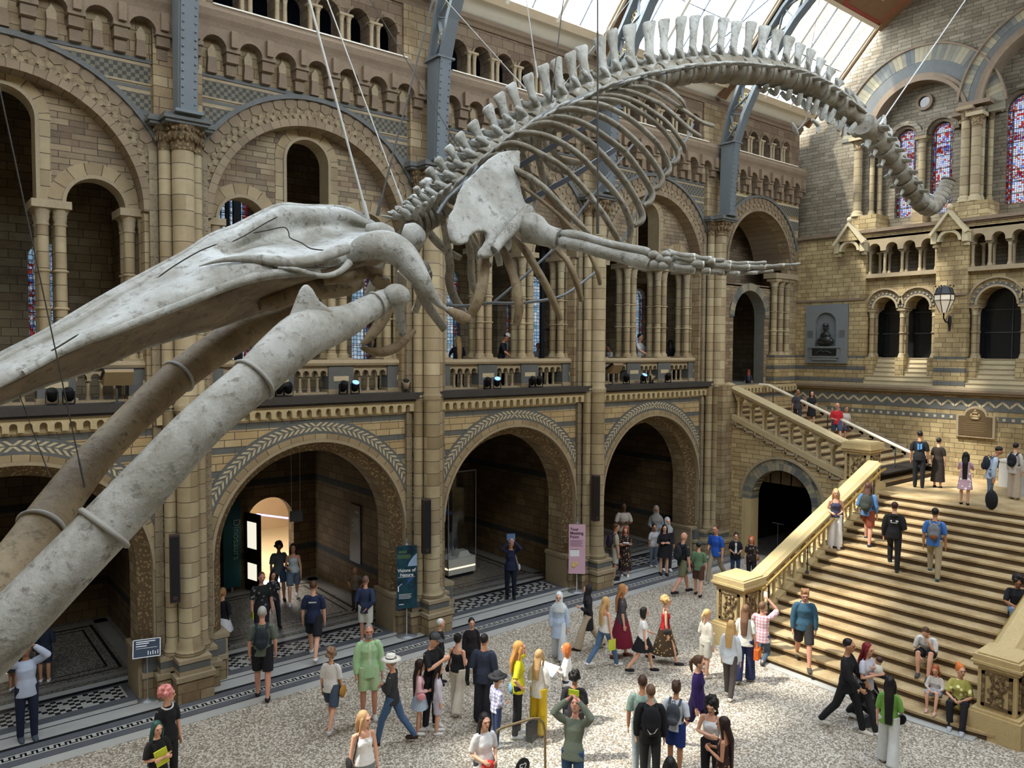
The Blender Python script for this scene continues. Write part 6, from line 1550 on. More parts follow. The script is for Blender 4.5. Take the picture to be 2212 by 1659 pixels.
bag(F,(56,52,50),'black round bag at the hip of the woman in the red top',-1,.0,.8)
# --- third and fourth arch
F = p(1103,1292,1166,5,'stand','photo','photo','fair',('short',DK),('long',(34,40,66)),('pants',(24,28,44)),K_,'person in navy holding a blue tablet overhead inside the third arch')
held(F,0,'tablet',(.012,.24,.19),(92,120,160),'blue tablet raised by the person in the third arch','tablet',.1)
bag(F,(206,204,204),'white shoulder bag of the person with the tablet',1,-.02,.9)
F = p(1328,1252,1132,105,'stand','bent','down','tan',('short',BR),('shirt',(168,158,140),None,.9),('shorts',(190,188,178)),K_,'man in beige shirt and light shorts with dark rucksack beside the pink sign',sex='m')
backpack(F,(52,42,60),'purple-black rucksack on the man in beige shirt')
F = p(1350,1244,1137,0,'stand','read','read','fair',('long',RD),('maxi',(48,36,36),'floral'),('none',K_),W,'red-haired woman in a long dark floral dress reading a leaflet',hp=15)
held(F,0,'leaflet',(.14,.2,.01),(214,214,214),'white leaflet read by the woman in the floral dress','leaflet')
F = p(1346,1205,1083,10,'stand','fold','fold','dark',('short',DK),('tee',(196,184,172)),('pants',(110,100,94)),K_,'man in pale tee standing in the gloom of the fourth arch',sex='m')
F = p(1416,1208,1094,5,'stand','bent','bent','mid',('hijab',(150,146,140)),('shirt',(150,156,158)),('pants',(90,90,92)),K_,'person in pale grey shirt with covered head at the back of the fourth arch')
F = p(1412,1224,1134,15,'stand','down','down','tan',('pony',DK),('tee',(212,210,214)),('jeans',(128,144,166)),W,'girl in white tee and pale jeans inside the fourth arch')
F = p(1440,1232,1119,20,'stand','down','down','fair',('hijab',(172,172,172)),('long',(50,44,50)),('pants',(44,40,48)),W,'woman in grey headscarf half hidden in the fourth arch')
F = p(1434,1242,1134,10,'stand','fold','fold','fair',('half',DK),('long',(30,28,32)),('skirt',(26,26,30)),K_,'woman in black with folded arms and bare legs at the fourth arch')
F = p(1474,1282,1148,130,'walk','down','down','red',('bald',BR),('tee',(38,40,42)),('shorts',(104,106,78)),K_,'bald man in black tee and camouflage shorts walking past the fourth arch',sex='m')
backpack(F,(36,38,42),'black rucksack on the bald man in camouflage shorts')
F = p(1508,1286,1172,170,'step','down','down','fair',('cap',DK,(60,68,76)),('tee',(96,124,92)),('shorts',(84,56,46)),K_,'man in dark cap, green tee and brown shorts with crossbody strap',sex='m')
bag(F,(34,34,36),'black crossbody bag of the man in green tee',1,-.04,.9)
F = p(1545,1258,1132,-30,'walk2','down','bent','red',('short',BR),('tee',(40,86,176)),('pants',(150,138,116)),(150,146,136),'man in royal blue tee and khaki trousers walking towards the camera',sex='m')
F = p(1588,1252,1152,5,'stand','bent','bent','fair',('bun',DK),('coat',(34,34,40),None,.9,(226,226,224)),('jeans',(52,72,104)),K_,'woman in white blouse and dark waistcoat near the newel post')
F = p(1622,1262,1159,-15,'stand','down','down','fair',('long',(196,92,50)),('tee',(44,36,34),'print'),('pants',(40,38,42)),K_,'laughing red-haired woman in dark top with tan bag behind the newel post')
bag(F,(150,98,56),'tan bag of the red-haired woman behind the newel post',1,.05,.9)
# --- by the foot of the stairs
F = p(1524,1462,1318,130,'stand','bent','down','fair',('pony',(206,166,110)),('long',(206,200,186)),('shorts',(200,196,184)),(200,190,176),'blonde woman with ponytail in cream top and cream shorts near the newel')
F = p(1576,1506,1342,160,'step','down','down','fair',('half',(200,160,104)),('shirt',(214,222,230)),('pants',(84,76,74)),(236,230,220),'blonde woman in loose white shirt and dark grey trousers with thin crossbody strap')
F = p(1608,1472,1308,165,'step2','down','down','fair',('long',(110,80,60)),('tee',(228,224,212)),('wide',(50,56,92)),W,'woman with white hairband in white blouse and wide navy trousers')
a = MB(); a.box(-.13,.13,-.05,.05,-.38,-.16); a.tube([(-.07,0,-.16),(-.05,0,-.02),(.05,0,-.02),(.07,0,-.16)],.009,6); a.v=[tuple(Vector(v)+F['U'](.04,-.26,.02)) for v in a.v]; item(F,a,'paper_bag',[cloth((216,104,40))],'orange shopping bag hanging from the arm of the woman in navy trousers','bag')
F = p(1645,1425,1312,165,'crouch','phone','photo','red',('short',(120,90,70)),('shirt',(206,120,140),'plaid',.95),('jeans',(74,92,110)),(80,78,76),'man in pink checked shirt crouching at the stair foot to take a picture',sex='m',H=1.75,hp=-15,z=.02)
held(F,1,'phone',(.01,.08,.15),(228,228,230),'white phone raised by the crouching man','phone')
F = p(1505,1612,1413,75,'walk','down','down','fair',('pony',BR),('coat',(48,30,84)),('shorts',(40,32,66)),(170,168,172),'woman in purple cardigan with a white face mask and bare legs')
a = MB(); a.ball(F['Q'](.075,0,-.055),(.035,.05,.038),10,7); item(F,a,'face_mask',[cloth(W)],'white mask on the face of the woman in purple','mask')
F = p(1388,0,1462,175,'stand','down','bent','tan',('short',(70,48,36)),('tee',(150,172,160)),('jeans',(160,172,178)),W,'young man in pale mint tee with bag strap, left of the big black rucksack',head=1.74,sex='m',vox=.011)
F = p(1406,0,1482,185,'stand','down','down','fair',('short',(110,84,64)),('coat',(34,32,34)),('pants',(46,46,46)),K_,'young man in black jacket at the bottom carrying a big black rucksack',head=1.72,sex='m',vox=.011)
b_ = backpack(F,(30,30,33),'big black rucksack with a white swoosh and tick mark, bottom right of centre',None,1.25)
a = MB(); a.add([tuple(Vector(F['U'](-.285,y,zz))*F['S']) for y, zz in ((.08,.19),(.03,.10),(-.05,.13),(-.10,.22),(-.04,.16),(.03,.14))],[(0,1,2,3,4,5)]); a.build('swoosh_mark',[cloth(W)],b_)
F = p(1458,1668,1476,165,'stand','bent','bent','tan',('mop',(74,50,38)),('tee',(214,220,230)),('shorts',(36,56,120)),W,'boy in pale tee and royal blue shorts with grey rucksack',sex='m',vox=.011)
backpack(F,(72,76,82),'grey rucksack with red tag on the boy in blue shorts',(86,90,96))
F = p(1538,0,1506,-10,'stand','down','fold','fair',('curly',DK,1),('crop',(214,214,216)),('pants',(34,32,36)),K_,'woman with dark curly hair in white cropped top looking down, bottom right of centre',head=1.66,hp=20,vox=.011)
bag(F,(216,212,200),'cream bag at the waist of the woman with curly hair',1,.0,.9)
F = p(1566,0,1552,-100,'stand','read','read','tan',('vlong',(44,28,26)),('tank',(60,40,40),'floral'),('midi',(46,34,36),'floral'),K_,'woman with very long dark hair in patterned dress at the bottom',head=1.62,vox=.011)
F = p(1448,0,1640,180,'stand','down','down','tan',('half',DK),('tee',(60,60,66)),('pants',(50,50,54)),K_,'top of a dark-haired head at the bottom edge below the rucksacks',head=1.62)
# --- pushchair family
F = p(1826,1578,1376,75,'walk','front','front','tan',('short',DK),('coat',(30,30,33)),('pants',(30,30,34)),(214,210,200),'man in black suit striding right behind a pushchair',sex='m')
F = p(1868,1572,1385,60,'walk2','carry','carry','fair',('half',(120,30,36)),('tee',(206,208,220),None,.7),('pants',(40,40,44)),W,'woman with dark red hair in white tee carrying a baby')
c_ = F['U'](.25,-.02,.34); q = F['base']; mt = Matrix.Rotation(F['hd'],3,'Z') @ (Vector(c_)*F['S'])
a = MB(); a.ball((0,0,.19),(.07,.06,.075),12,9); a.ball((0,0,.02),(.07,.075,.12),12,9)
for s in (1,-1): a.tube([(0,s*.06,.08),(.08,s*.08,.04),(.14,s*.05,.06)],[.025,.022,.016],7); a.tube([(.02,s*.04,-.08),(.12,s*.07,-.08),(.13,s*.07,-.2)],[.035,.03,.022],8)
o = a.build('baby',[cloth(SK['fair'],'skin')],None,(q.x+mt.x,q.y+mt.y,q.z+mt.z),F['hd']+PI); remesh(o,.012,3); tag(o,'baby with dark hair held against the shoulder of the red-haired woman','baby')
a = MB(); a.ball((0,0,.02),(.08,.085,.125),12,9); a.build('romper',[cloth((226,224,216))],o); a = MB(); a.ball((-.015,0,.215),(.068,.064,.062),10,8); a.build('hair',[cloth((70,48,38),'hair')],o)
F = p(1918,1652,1464,175,'step','down','bent','fair',('vlong',DK),('tee',(112,158,72),None,1.0),('wide',(206,208,206)),W,'woman with very long black hair, green top and wide white trousers seen from behind')
# --- sitting on the stairs (feet on a step, seat two steps up)
def onstep(px, py):
    """where the pixel's ray meets the sloping line of the stairs; returns x, y and the tread height there"""
    d = RW @ _ray(px, py); k = KR; t = (k*(0-SX0)+.1-CAMZ)/(d.z-k*d.x); P_ = CAM+d*t; i = max(0, int((P_.x-SX0)/RUN)); return P_.x, P_.y, RISE*(i+1)
def seated(px, py, r, *args, **kw):
    x, y, zz = onstep(px, py); S_ = kw.get('H', 1.7)/1.72
    zz = max(RISE*(int((x-.52*S_-SX0)/RUN)+1), RISE) if x-.52*S_ > SX0 else 0.0
    return person(px, 0, 1, r, 'sit', *args, at=(x, y, zz), **kw)
F = seated(2004,1432,0,'cheek','lap','fair',('short',BR),('tee',(222,222,220)),('shorts',(30,30,34)),(70,70,72),'boy in white tee and black shorts sitting on the steps looking at a phone',H=1.6,lean=24,hp=25,sex='m',heading=192)
F = seated(2020,1516,0,'lap','lap','fair',('half',RD),('tee',(206,198,190),None,1.4),('shorts',(150,160,176)),(200,160,150),'little red-haired girl in pale top sitting on the lowest steps',H=1.2,hp=15,heading=190)
F = seated(2072,1532,0,'lap','lap','fair',('bun',(206,112,50)),('tee',(176,170,90),'print'),('pants',(36,34,38)),(170,174,180),'red-haired woman in yellow-green patterned shirt sitting beside the right newel',H=1.66,hyaw=35,heading=195)
F = seated(2196,1335,0,'lap','lap','mid',('curly',DK),('tee',(34,34,36)),('jeans',(110,136,160)),K_,'person in black top and jeans sitting high on the right of the stairs',H=1.7,hp=25,sex='m',heading=205)
# --- walking on the stairs and landing
def stairp(px, fy, hy, r, *a_, **kw):
    x, y, zz = onstep(px, fy); return person(px, fy, hy, r, *a_, at=(x, y, zz), z=zz, **kw)
stairp(1735,1436,1268,5,'walk','down','down','red',('mop',(150,108,72)),('hoodie',(58,92,112)),('shorts',(52,50,48)),(70,64,58),'boy in teal hoodie and dark shorts coming down the lowest steps',sex='m',hp=15)
stairp(1803,1178,1057,5,'stand','bent','bent','fair',('half',BL),('tank',(64,62,86)),('wide',(230,228,226)),(220,200,190),'blonde woman in dark waistcoat top and wide white trousers standing on the stairs')
F = stairp(1872,1172,1043,165,'climb','bent','down','red',('half',(90,60,50)),('tee',(90,128,176),None,1.6),('shorts',(132,66,46)),(56,60,76),'person with grey cap, blue top and rust shorts climbing by the left balustrade',sex='m')
backpack(F,(62,66,58),'large olive and grey rucksack of the climber in rust shorts',None,1.15)
F = stairp(1929,1228,1085,175,'climb','down','bent','fair',('short',(60,32,32)),('hoodie',(32,31,32)),('pants',(28,28,30)),(60,60,58),'youth in black hoodie with white print on the back climbing the stairs',sex='m')
a = MB(); a.obox(F['U'](-.125,0,.30),(.004,0,0),(0,.075,0),(0,0,.006)); a.obox(F['U'](-.125,.06,.345),(.004,0,0),(0,.02,0),(0,0,.016)); a.obox(F['U'](-.125,-.07,.345),(.004,0,0),(0,.028,0),(0,0,.02)); item(F,a,'hoodie_print',[cloth(W)],'white print on the back of the black hoodie','print')
F = stairp(2016,1246,1098,175,'climb','down','down','tan',('short',DK),('tee',(70,120,190)),('pants',(166,150,122)),(60,90,104),'man in blue tee and beige trousers climbing the middle of the stairs',sex='m')
backpack(F,(120,122,126),'grey and tan rucksack on the man in blue tee',(136,86,56))
F = p(1984,1053,932,180,'stand','down','down','tan',('short',DK),('tee',(32,33,36)),('pants',(34,35,38)),K_,'man in black tee with blue print on the back standing on the landing',sex='m',z=3)
a = MB(); a.obox(F['U'](-.118,.035,.32),(.004,0,0),(0,.028,.01),(0,0,.09)); a.obox(F['U'](-.118,-.04,.33),(.004,0,0),(0,.028,-.01),(0,0,.08)); item(F,a,'shirt_print',[cloth((90,150,206))],'blue print on the back of the black tee on the landing','print')
p(2025,1053,947,170,'stand','down','down','fair',('short',DK),('maxi',(50,42,36)),('none',K_),K_,'short-haired woman in long dark dress beside the man with blue print',z=3,sex='f')
p(2083,1090,978,175,'stand','phone','phone','fair',('vlong',DK),('dress',(196,160,170),'print'),('none',K_),K_,'woman with long dark hair in short pink patterned dress on the landing',z=3)
F = p(2138,1095,963,100,'stand','down','down','tan',('short',DK),('shirt',(176,190,206)),('jeans',(110,122,140)),(120,140,160),'man in light blue shirt bending forward on the landing with two dark bags',sex='m',z=3,lean=10,hp=22)
backpack(F,(42,46,56),'navy rucksack on the man in light blue shirt')
p_b = onZ(2140,1098,3.0); a = MB(); a.ball((0,0,.28),(.10,.16,.27),12,10); a.tube([(0,-.05,.5),(0,0,.62),(0,.05,.5)],.012,6); q = a.build('rucksack',[cloth((28,28,31))],None,(p_b.x-.25,p_b.y-.1,3.0)); tag(q,'black rucksack held low in front of the man in light blue shirt','backpack')
F = p(2190,1078,958,150,'stand','down','down','fair',('short',DK),('shirt',(196,190,182)),('wide',(176,160,140)),(200,196,190),'person in pale top and beige trousers at the right edge of the landing',z=3)
backpack(F,(30,30,34),'black rucksack worn by the person at the right edge')
# upper flight
def upst(px, py_feet, hy, r, *a_, **kw):
    """feet on the upper flight: find the ray's hit with its slope between balustrade and wall"""
    d = RW @ _ray(px, py_feet); k = UK; t = (3.05-k*11.4-CAMZ)/(d.z-k*d.y); P_ = CAM+d*t; i = max(0, int((P_.y-11.4)/.396)); zz = 3.0+RISE*(i+1)
    return person(px, py_feet, hy, r, *a_, at=(P_.x, P_.y, zz), z=zz, **kw)
upst(1806,962,870,15,'walk','down','bent','red',('bald',GR),('tee',(206,46,56)),('shorts',(70,84,110)),(90,84,80),'bald man in bright red tee coming down the upper flight',sex='m')
upst(1826,958,878,20,'walk2','bent','down','tan',('short',(90,70,64)),('tee',(206,198,190)),('shorts',(76,72,84)),(180,176,170),'woman in white tee and sunglasses beside the man in red',)
upst(1752,925,846,10,'step','down','down','fair',('half',DK),('dress',(38,36,40)),('none',K_),K_,'woman in sleeveless black dress descending the upper flight')
upst(1722,918,840,5,'walk','down','down','mid',('short',DK),('tee',(64,64,68)),('pants',(50,48,58)),W,'man in grey tee with pale jacket at his waist descending the upper flight',sex='m')
F = upst(1616,862,800,180,'stand','down','down','fair',('half',(120,56,40)),('tee',(40,40,50)),('jeans',(50,60,84)),K_,'red-haired person with small rucksack going up near the side door')
backpack(F,(44,50,64),'small dark rucksack near the side door',None,.85)
p(0,0,1,0,'stand','down','down','mid',('short',DK),('tee',(64,60,58)),('shorts',(96,90,84)),K_,'dim figure in dark top and shorts in the side doorway',H=1.72,sex='m',at=(26.3,18.9,5.85),heading=60,vox=.016)
# balcony visitors, feet on the gallery floor
def balc(px, hy, Y, r, *a_, **kw):
    P_ = onY(px, hy, Y); return person(px, 0, 1, r, *a_, at=(P_.x, P_.y, 6.03), H=max(1.45, min(1.86, P_.z-6.03)), vox=.015, **kw)
balc(990,728,18.3,200,'stand','rail','down','fair',('vlong',(170,140,96)),('tee',(30,32,44)),('pants',K_),K_,'woman with long fair hair in dark top at the gallery rail, seen from behind')
balc(1082,718,18.2,75,'stand','read','rail','tan',('cap',DK,(232,232,232)),('tee',(28,30,38)),('pants',K_),K_,'bearded man in white cap and black tee leaning at the gallery rail',sex='m',hp=25,lean=10)
balc(1185,738,18.6,90,'stand','read','down','fair',('cap',DK,(30,30,34)),('tee',(206,206,206)),('pants',GY),K_,'person in dark cap and white tee on the gallery by the black post',lean=14)
balc(1162,742,19.4,10,'stand','down','down','tan',('short',DK),('tee',(190,194,206)),('pants',GY),K_,'person in pale top deeper in the gallery, left of the black post')
balc(1382,722,18.2,60,'stand','down','rail','fair',('short',DK),('tee',(216,216,216)),('pants',(110,110,116)),W,'youth in white tee at the gallery rail above the fourth arch',sex='m')
balc(1402,732,18.8,-20,'stand','fold','down','fair',('curly',(150,140,130)),('shirt',(130,130,130)),('pants',GY),K_,'grey-haired person behind the youth in white tee on the gallery')
balc(1448,735,18.3,200,'stand','down','down','mid',('half',DK),('coat',(34,34,40)),('pants',K_),K_,'person in black coat at the gallery near the last pier')
balc(1322,748,18.4,-60,'stand','rail','down','mid',('short',DK),('tee',(220,216,214)),('pants',GY),W,'person in white partly hidden behind the pier on the gallery',lean=14,sex='m')
balc(815,730,19.2,100,'stand','bent','down','tan',('half',BR),('shirt',(190,180,176)),('pants',GY),W,'person in pale shirt on the gallery glimpsed behind the throat bones')
# ---------------------------------------------------------------- signs, lamps, cases and other things
def text(s, size, loc, rot, mat, parent=None, name='lettering', ext=.002, al='LEFT', bold=0.0, sp=1.0):
    c = bpy.data.curves.new(name, 'FONT'); c.body = s; c.size = size; c.extrude = ext; c.align_x = al; c.offset = bold; c.space_line = sp
    tmp = bpy.data.objects.new('tmp', c); COL.objects.link(tmp); me = bpy.data.meshes.new_from_object(tmp.evaluated_get(bpy.context.evaluated_depsgraph_get())); bpy.data.objects.remove(tmp); bpy.data.curves.remove(c)
    me.materials.clear(); me.materials.append(M[mat]); o = bpy.data.objects.new(name, me); COL.objects.link(o); o.location = loc; o.rotation_euler = rot
    if parent: o.parent = parent
    return o
def board(name, base, yaw, w, z0, z1, mat, label, cat, th=.02, tilt=0):
    """upright board on a pole with a round foot; local x across, faces local -y"""
    root = empty(name, base, yaw, label, cat)
    a = MB(); a.box(-w/2, w/2, -th, 0, z0, z1); p = a.build('panel', [mat], root); return root
def face_cam(x, y): return math.atan2(y, x)-PI/2
b0 = onZ(872,1370,0); b0 = (b0.x, 16.62, 0)
R_ = board('exhibition_banner', b0, face_cam(10,16.7)+.12, .52, .72, 2.32, 'banner_teal', 'tall dark teal exhibition banner on a pole reading Visions of Nature', 'sign')
a = MB(); a.lathe([(.27,0),(.27,.02),(.05,.03),(.018,.05),(.018,2.5)], (0,.03,0), 20); a.lathe([(.03,2.32),(.07,2.34),(.03,2.37)], (0,.03,0), 12); a.build('stand', ['grey_metal'], R_)
text('Visions of\n  Nature', .115, (-.235,-.025,1.66), (PI/2,0,0), 'white_ink', R_, bold=.002)
a = MB(); a.box(-.22,.2,-.023,-.02,1.52,1.528)
for i in range(4): a.box(-.2, .12-.03*(i%2), -.023, -.02, 1.08-i*.035, 1.09-i*.035)
a.box(-.2,-.08,-.023,-.02,.82,.84); a.box(-.23,-.2,-.023,-.02,1.16,1.3); a.bar((-.2,-.022,1.3),(-.12,-.022,1.36),.012); a.build('small_print', ['white_ink'], R_)
a = MB(); a.prism([(.02,1.8),(.258,1.8),(.258,2.12),(.16,2.04),(.06,1.9)], -.024, -.02); a.build('pale_shape', ['pale_blue'], R_)
a = MB(); a.prism([(.0,1.33),(.06,1.4),(.16,1.48),(.12,1.52),(.03,1.46)], -.024, -.02); a.build('blue_bird_shape', ['mid_blue'], R_)
a = MB(); a.box(-.24,.1,-.0235,-.02,2.0,2.1); a.box(-.2,0,-.0235,-.02,2.14,2.2); a.build('green_shapes', ['olive_ink'], R_)
R_ = board('meeting_point_sign', (15.93,16.55,0), face_cam(15.9,16.6)+.05, .50, .55, 2.05, 'pink_card', 'tall pale pink sign on a pole reading Tour Meeting Point', 'sign')
a = MB(); a.lathe([(.27,0),(.27,.02),(.05,.03),(.018,.05),(.018,2.25)], (0,.03,0), 20); a.lathe([(.03,2.05),(.07,2.07),(.03,2.1)], (0,.03,0), 12); a.build('stand', ['grey_metal'], R_)
text('Tour\nMeeting\nPoint', .125, (-.215,-.025,1.86), (PI/2,0,0), 'ink_purple', R_, bold=.002, sp=.92)
a = MB()
for i in range(5): a.box(-.21, .18-.05*(i%2), -.023, -.02, 1.55-i*.04, 1.562-i*.04)
a.box(-.21,.05,-.023,-.02,1.28,1.29); a.build('small_print', ['ink_purple'], R_)
a = MB(); a.box(-.21,.07,-.024,-.02,1.08,1.27); a.build('label_card', ['white_ink'], R_)
a = MB(); a.ball((-.1,-.02,.78),(.07,.01,.06),8,6); a.ball((-.02,-.02,.86),(.06,.01,.05),8,6); a.ball((-.13,-.02,.88),(.04,.01,.05),8,6); a.build('printed_bee', ['gilt_iron'], R_)
pl = onY(319,1412,16.85)
R_ = empty('lectern_sign', (pl.x,16.9,0), face_cam(pl.x,16.9)-.05, 'small dark information panel on a pole at the foot of the left pier', 'sign')
a = MB(); a.lathe([(.2,0),(.2,.015),(.03,.03),(.018,.05),(.018,1.02)], (0,0,0), 16); a.build('pole', ['grey_metal'], R_)
T_ = lambda x, y, z: (x, y*.8-z*-.0+ z*.55 - .09, 1.12+z*.82)
a = MB(T_); a.box(-.26,.26,0,.02,-.19,.19); a.build('panel', ['banner_navy'], R_)
a = MB(T_)
for q in ((-.26,.26,.175,.19),(-.26,.26,-.19,-.175),(-.26,-.245,-.19,.19),(.245,.26,-.19,.19),(-.2,.16,.13,.148),(-.2,.04,.09,.108),(-.2,.0,.04,.058),(-.2,.2,.0,.006)): a.box(q[0],q[1],-.006,.0,q[2],q[3])
for i in range(5): a.box(.02+i*.045,.035+i*.045,-.006,0,-.14,-.06-.02*(i%2))
a.build('print', ['white_ink'], R_)
# loudspeakers on the piers
for k, lb in ((1,'tall black column loudspeaker on the first pier'), (2,'tall black column loudspeaker on the pier beside the exhibition banner'), (3,'tall black column loudspeaker on the pier behind the pink sign')):
    x = PIERX[k]-.36; R_ = empty('loudspeaker', (x, 16.33, 2.12), -.25, lb, 'loudspeaker', 'column loudspeakers on the piers')
    a = MB(); a.box(-.1,.1,-.09,.1,0,1.38); a.build('cabinet', ['speaker_brown'], R_); a = MB(); a.box(-.085,.085,-.1,-.09,.03,1.35); a.build('grille', ['speaker_black'], R_)
    a = MB(); a.box(-.04,.04,-.105,-.1,.06,.14); a.build('badge', ['speaker_brown'], R_); a = MB(); a.box(-.03,.03,.1,.2,.4,.5); a.box(-.03,.03,.1,.2,1.0,1.1); a.build('bracket', ['iron_dark'], R_)
# stage lights on the ledge
def spot(px, py, kind, label, yaw=0):
    p_ = onY(px, py, YW-.12); R_ = empty('stage_light', (p_.x, YW-.14, 6.19), yaw, label, 'spotlight', 'stage lights on the gallery ledge')
    a = MB(); a.box(-.09,.09,-.07,.07,0,.03); a.box(-.11,-.095,-.03,.03,.03,.26); a.box(.095,.11,-.03,.03,.03,.26); a.build('yoke', ['speaker_black'], R_)
    Rm = Matrix.Rotation(math.radians(-50), 3, 'X'); c = Vector((0,0,.2)); d = Rm @ Vector((0,0,1)); d = Vector((0,-.55,.83)).normalized()
    a = MB(); a.tube([c-d*.14, c-d*.1, c+d*.10], [.05,.085,.095], 12); a.build('lamp_can', ['speaker_black' if kind != 'cream' else 'cream_frame'], R_)
    a = MB(); a.tube([c+d*.10, c+d*.115], [.08,.085], 14); a.build('lens', ['lens_blue' if kind == 'blue' else 'dark_glass'], R_)
for px, py, kd, lb in ((112,858,'k','dark stage light on the ledge at far left'), (148,858,'k','second dark stage light on the far left ledge'), (604,848,'k','dark stage light on the ledge right of the big jawbone, left of a pair'), (622,846,'k','dark stage light right of a pair beside the big jawbone'), (741,840,'k','dark stage light left of the glowing blue lens'), (766,836,'blue','stage light with glowing pale blue lens on the ledge below the throat bones'), (876,830,'cream','small cream camera lamp by the pier below the throat bones'),
   (1052,836,'k','dark stage light left of the bright blue lens'), (1073,832,'blue','stage light with bright blue lens below the man in the white cap'), (1149,830,'k','dark stage light left of a pair below the black post'), (1164,828,'k','dark stage light right of a pair below the black post'), (1352,822,'k','dark stage light on the ledge nearest the stairs'), (1389,820,'blue','stage light with cyan lens above the fourth arch'), (1406,820,'cream','cream stage light beside the cyan lens'), (1442,818,'k','dark stage light at the right end of the ledge')): spot(px, py, kd, lb, rnd.uniform(-.5,.5))
# actual light from the lit lamps, aimed up at the skeleton
for px in (766, 1073, 1389):
    p_ = onY(px, 836, YW-.2); l = bpy.data.lights.new('stage_beam', 'SPOT'); l.energy = 60; l.spot_size = 1.2; l.color = (.6,.75,1); l.shadow_soft_size = .08
    o = bpy.data.objects.new('stage_beam', l); COL.objects.link(o); o.location = (p_.x, YW-.45, 6.75); o.rotation_euler = Vector((0,-.7,.7)).to_track_quat('-Z','Y').to_euler()
def tiltbox(px, py, w, h, label):
    p_ = onY(px, py, YW-.1); R_ = empty('floodlight', (p_.x, YW-.12, 6.19), 0, label, 'floodlight', 'slanted floodlights on the gallery ledge')
    a = MB(); a.prismx([(-.1,.35),(-.28,.62),(-.22,.68),(.1,.5),(.08,.38)], -w/2, w/2); a.build('reflector', ['bronze_light'], R_); a = MB(); a.prismx([(-.24,.64),(-.2,.7),(.12,.52),(.1,.46)], -w/2-.02, w/2+.02); a.build('hood', ['speaker_black'], R_)
    a = MB(); a.lathe([(.12,0),(.12,.02),(.02,.03),(.02,.42)], (0,0,0), 10); a.build('post', ['iron_dark'], R_)
tiltbox(252, 840, .52, .4, 'slanted floodlight on the ledge between snout and far jawbone'); tiltbox(1322, 812, .42, .4, 'slanted floodlight on the ledge beside the third pier')
# black posts in the gallery
for (px, Y, w, zt, lb) in ((1171,17.95,.13,11.2,'tall black upright post in the gallery seen between the ribs'), (494,19.2,.09,12.6,'thin black upright in the gallery above the skull'), (513,19.2,.16,12.6,'thick black upright in the gallery above the skull')):
    p_ = onY(px, 700, Y); a = MB(); a.box(-w/2,w/2,-.05,.05,0,zt-6.03); o = a.build('display_upright', ['speaker_black'], None, (p_.x, Y, 6.03)); tag(o, lb, 'post')
    if px == 1171:
        a = MB(); a.box(0,1.0,-.03,.03,1.85,1.9); a.box(.95,1.0,-.03,.03,0,3.2); a.build('crossbar', ['speaker_black'], o)
# glass display case
R_ = empty('display_case', (14.07,20.5,0), 0, 'tall glass case on a pale lit plinth inside the third arch', 'display case')
a = MB(); a.box(-.53,.53,-.6,.7,.12,.62); a.prism([(-.1,.62),(.42,.62),(.3,.8),(.0,.8)], -.5, -.2); a.build('plinth', ['white_paint'], R_)
a = MB(); a.box(-.54,.54,-.61,.71,.30,.34); a.build('light_strip', ['warm_glow'], R_); a = MB(); a.box(-.48,.48,-.55,.65,0,.12); a.build('base', ['speaker_black'], R_)
a = MB(); 
for q in ((-.53,.53,-.61,-.6),(-.53,.53,.69,.7),(-.54,-.53,-.6,.7),(.53,.54,-.6,.7)): a.box(*q,.12,3.4)
a.build('glass', ['glass_pane'], R_)
a = MB()
for x in (-.535,.535):
    for y in (-.605,.705): a.box(x-.012,x+.012,y-.012,y+.012,.12,3.4)
a.box(-.54,.54,-.61,.71,3.38,3.42); a.build('frame', ['grey_metal'], R_)
a = MB()
for (x,y,z,r) in ((-.3,0,2.35,.12),(-.28,0,2.1,.09),(-.1,.1,2.0,.07),(.0,.05,1.95,.05)): a.ball((x,y,z),(r,r*.7,r*1.5),8,6)
a.tube([(-.3,0,.62),(-.3,0,2.2)],.012,6); a.tube([(.1,.1,.62),(.1,.1,1.6)],.012,6); a.build('blue_specimen', ['mid_blue'], R_)
a = MB(); rr = random.Random(4)
for i in range(26): x = rr.uniform(-.45,.45); y = rr.uniform(0,.6); a.tube([(x,y,.62),(x+rr.uniform(-.05,.05),y,1.0+rr.random()*.9)],.01,5)
a.build('dark_stems', ['speaker_black'], R_)
# doorway to the next gallery
R_ = empty('gallery_banner', (7.78,22.86,0), 0, 'tall teal banner reading Dinosaurs beside the bright doorway', 'banner')
a = MB(); a.box(-.26,.26,-.02,.0,.15,2.75); a.build('panel', ['banner_teal2'], R_); text('Dinosaurs', .30, (.04,-.03,2.2), (PI/2,PI/2,0), 'dim_ink', R_)
a = MB(); a.box(-.03,.03,0,.05,0,2.95); a.build('pole', ['grey_metal'], R_)
o = MB(); o.box(-.03,.03,-.75,0,0,2.35); fr = o.build('door_1', ['dark_wood'], None, (8.22,22.95,0), .25); struct(fr, 'dark wooden door leaf standing open beside the bright doorway', 'door')
o = MB(); o.box(-.035,.035,-.6,-.15,1.3,2.1); o.box(-.035,.035,-.6,-.15,.35,.85); o.build('glass_panel', ['glass_glow'], fr)  # door panes glow by themselves in place of light through the glass
a = MB(); a.box(5.5,13,23.4,30,-.02,.0); struct(a.build('floor_next_gallery', ['pale_wood']), 'pale floor of the gallery beyond the doorway', 'floor')
a = MB(); a.box(5.4,5.5,23.4,30,0,4); a.box(13,13.1,23.4,30,0,4); a.box(5.4,13.1,30,30.1,0,4); struct(a.build('wall_next_gallery', ['next_wall']), 'warm walls of the gallery beyond the doorway', 'wall')
a = MB(); a.box(5.4,13.1,23.4,30.1,4,4.1); struct(a.build('ceiling', ['dark_void']), 'ceiling of the gallery beyond', 'ceiling')
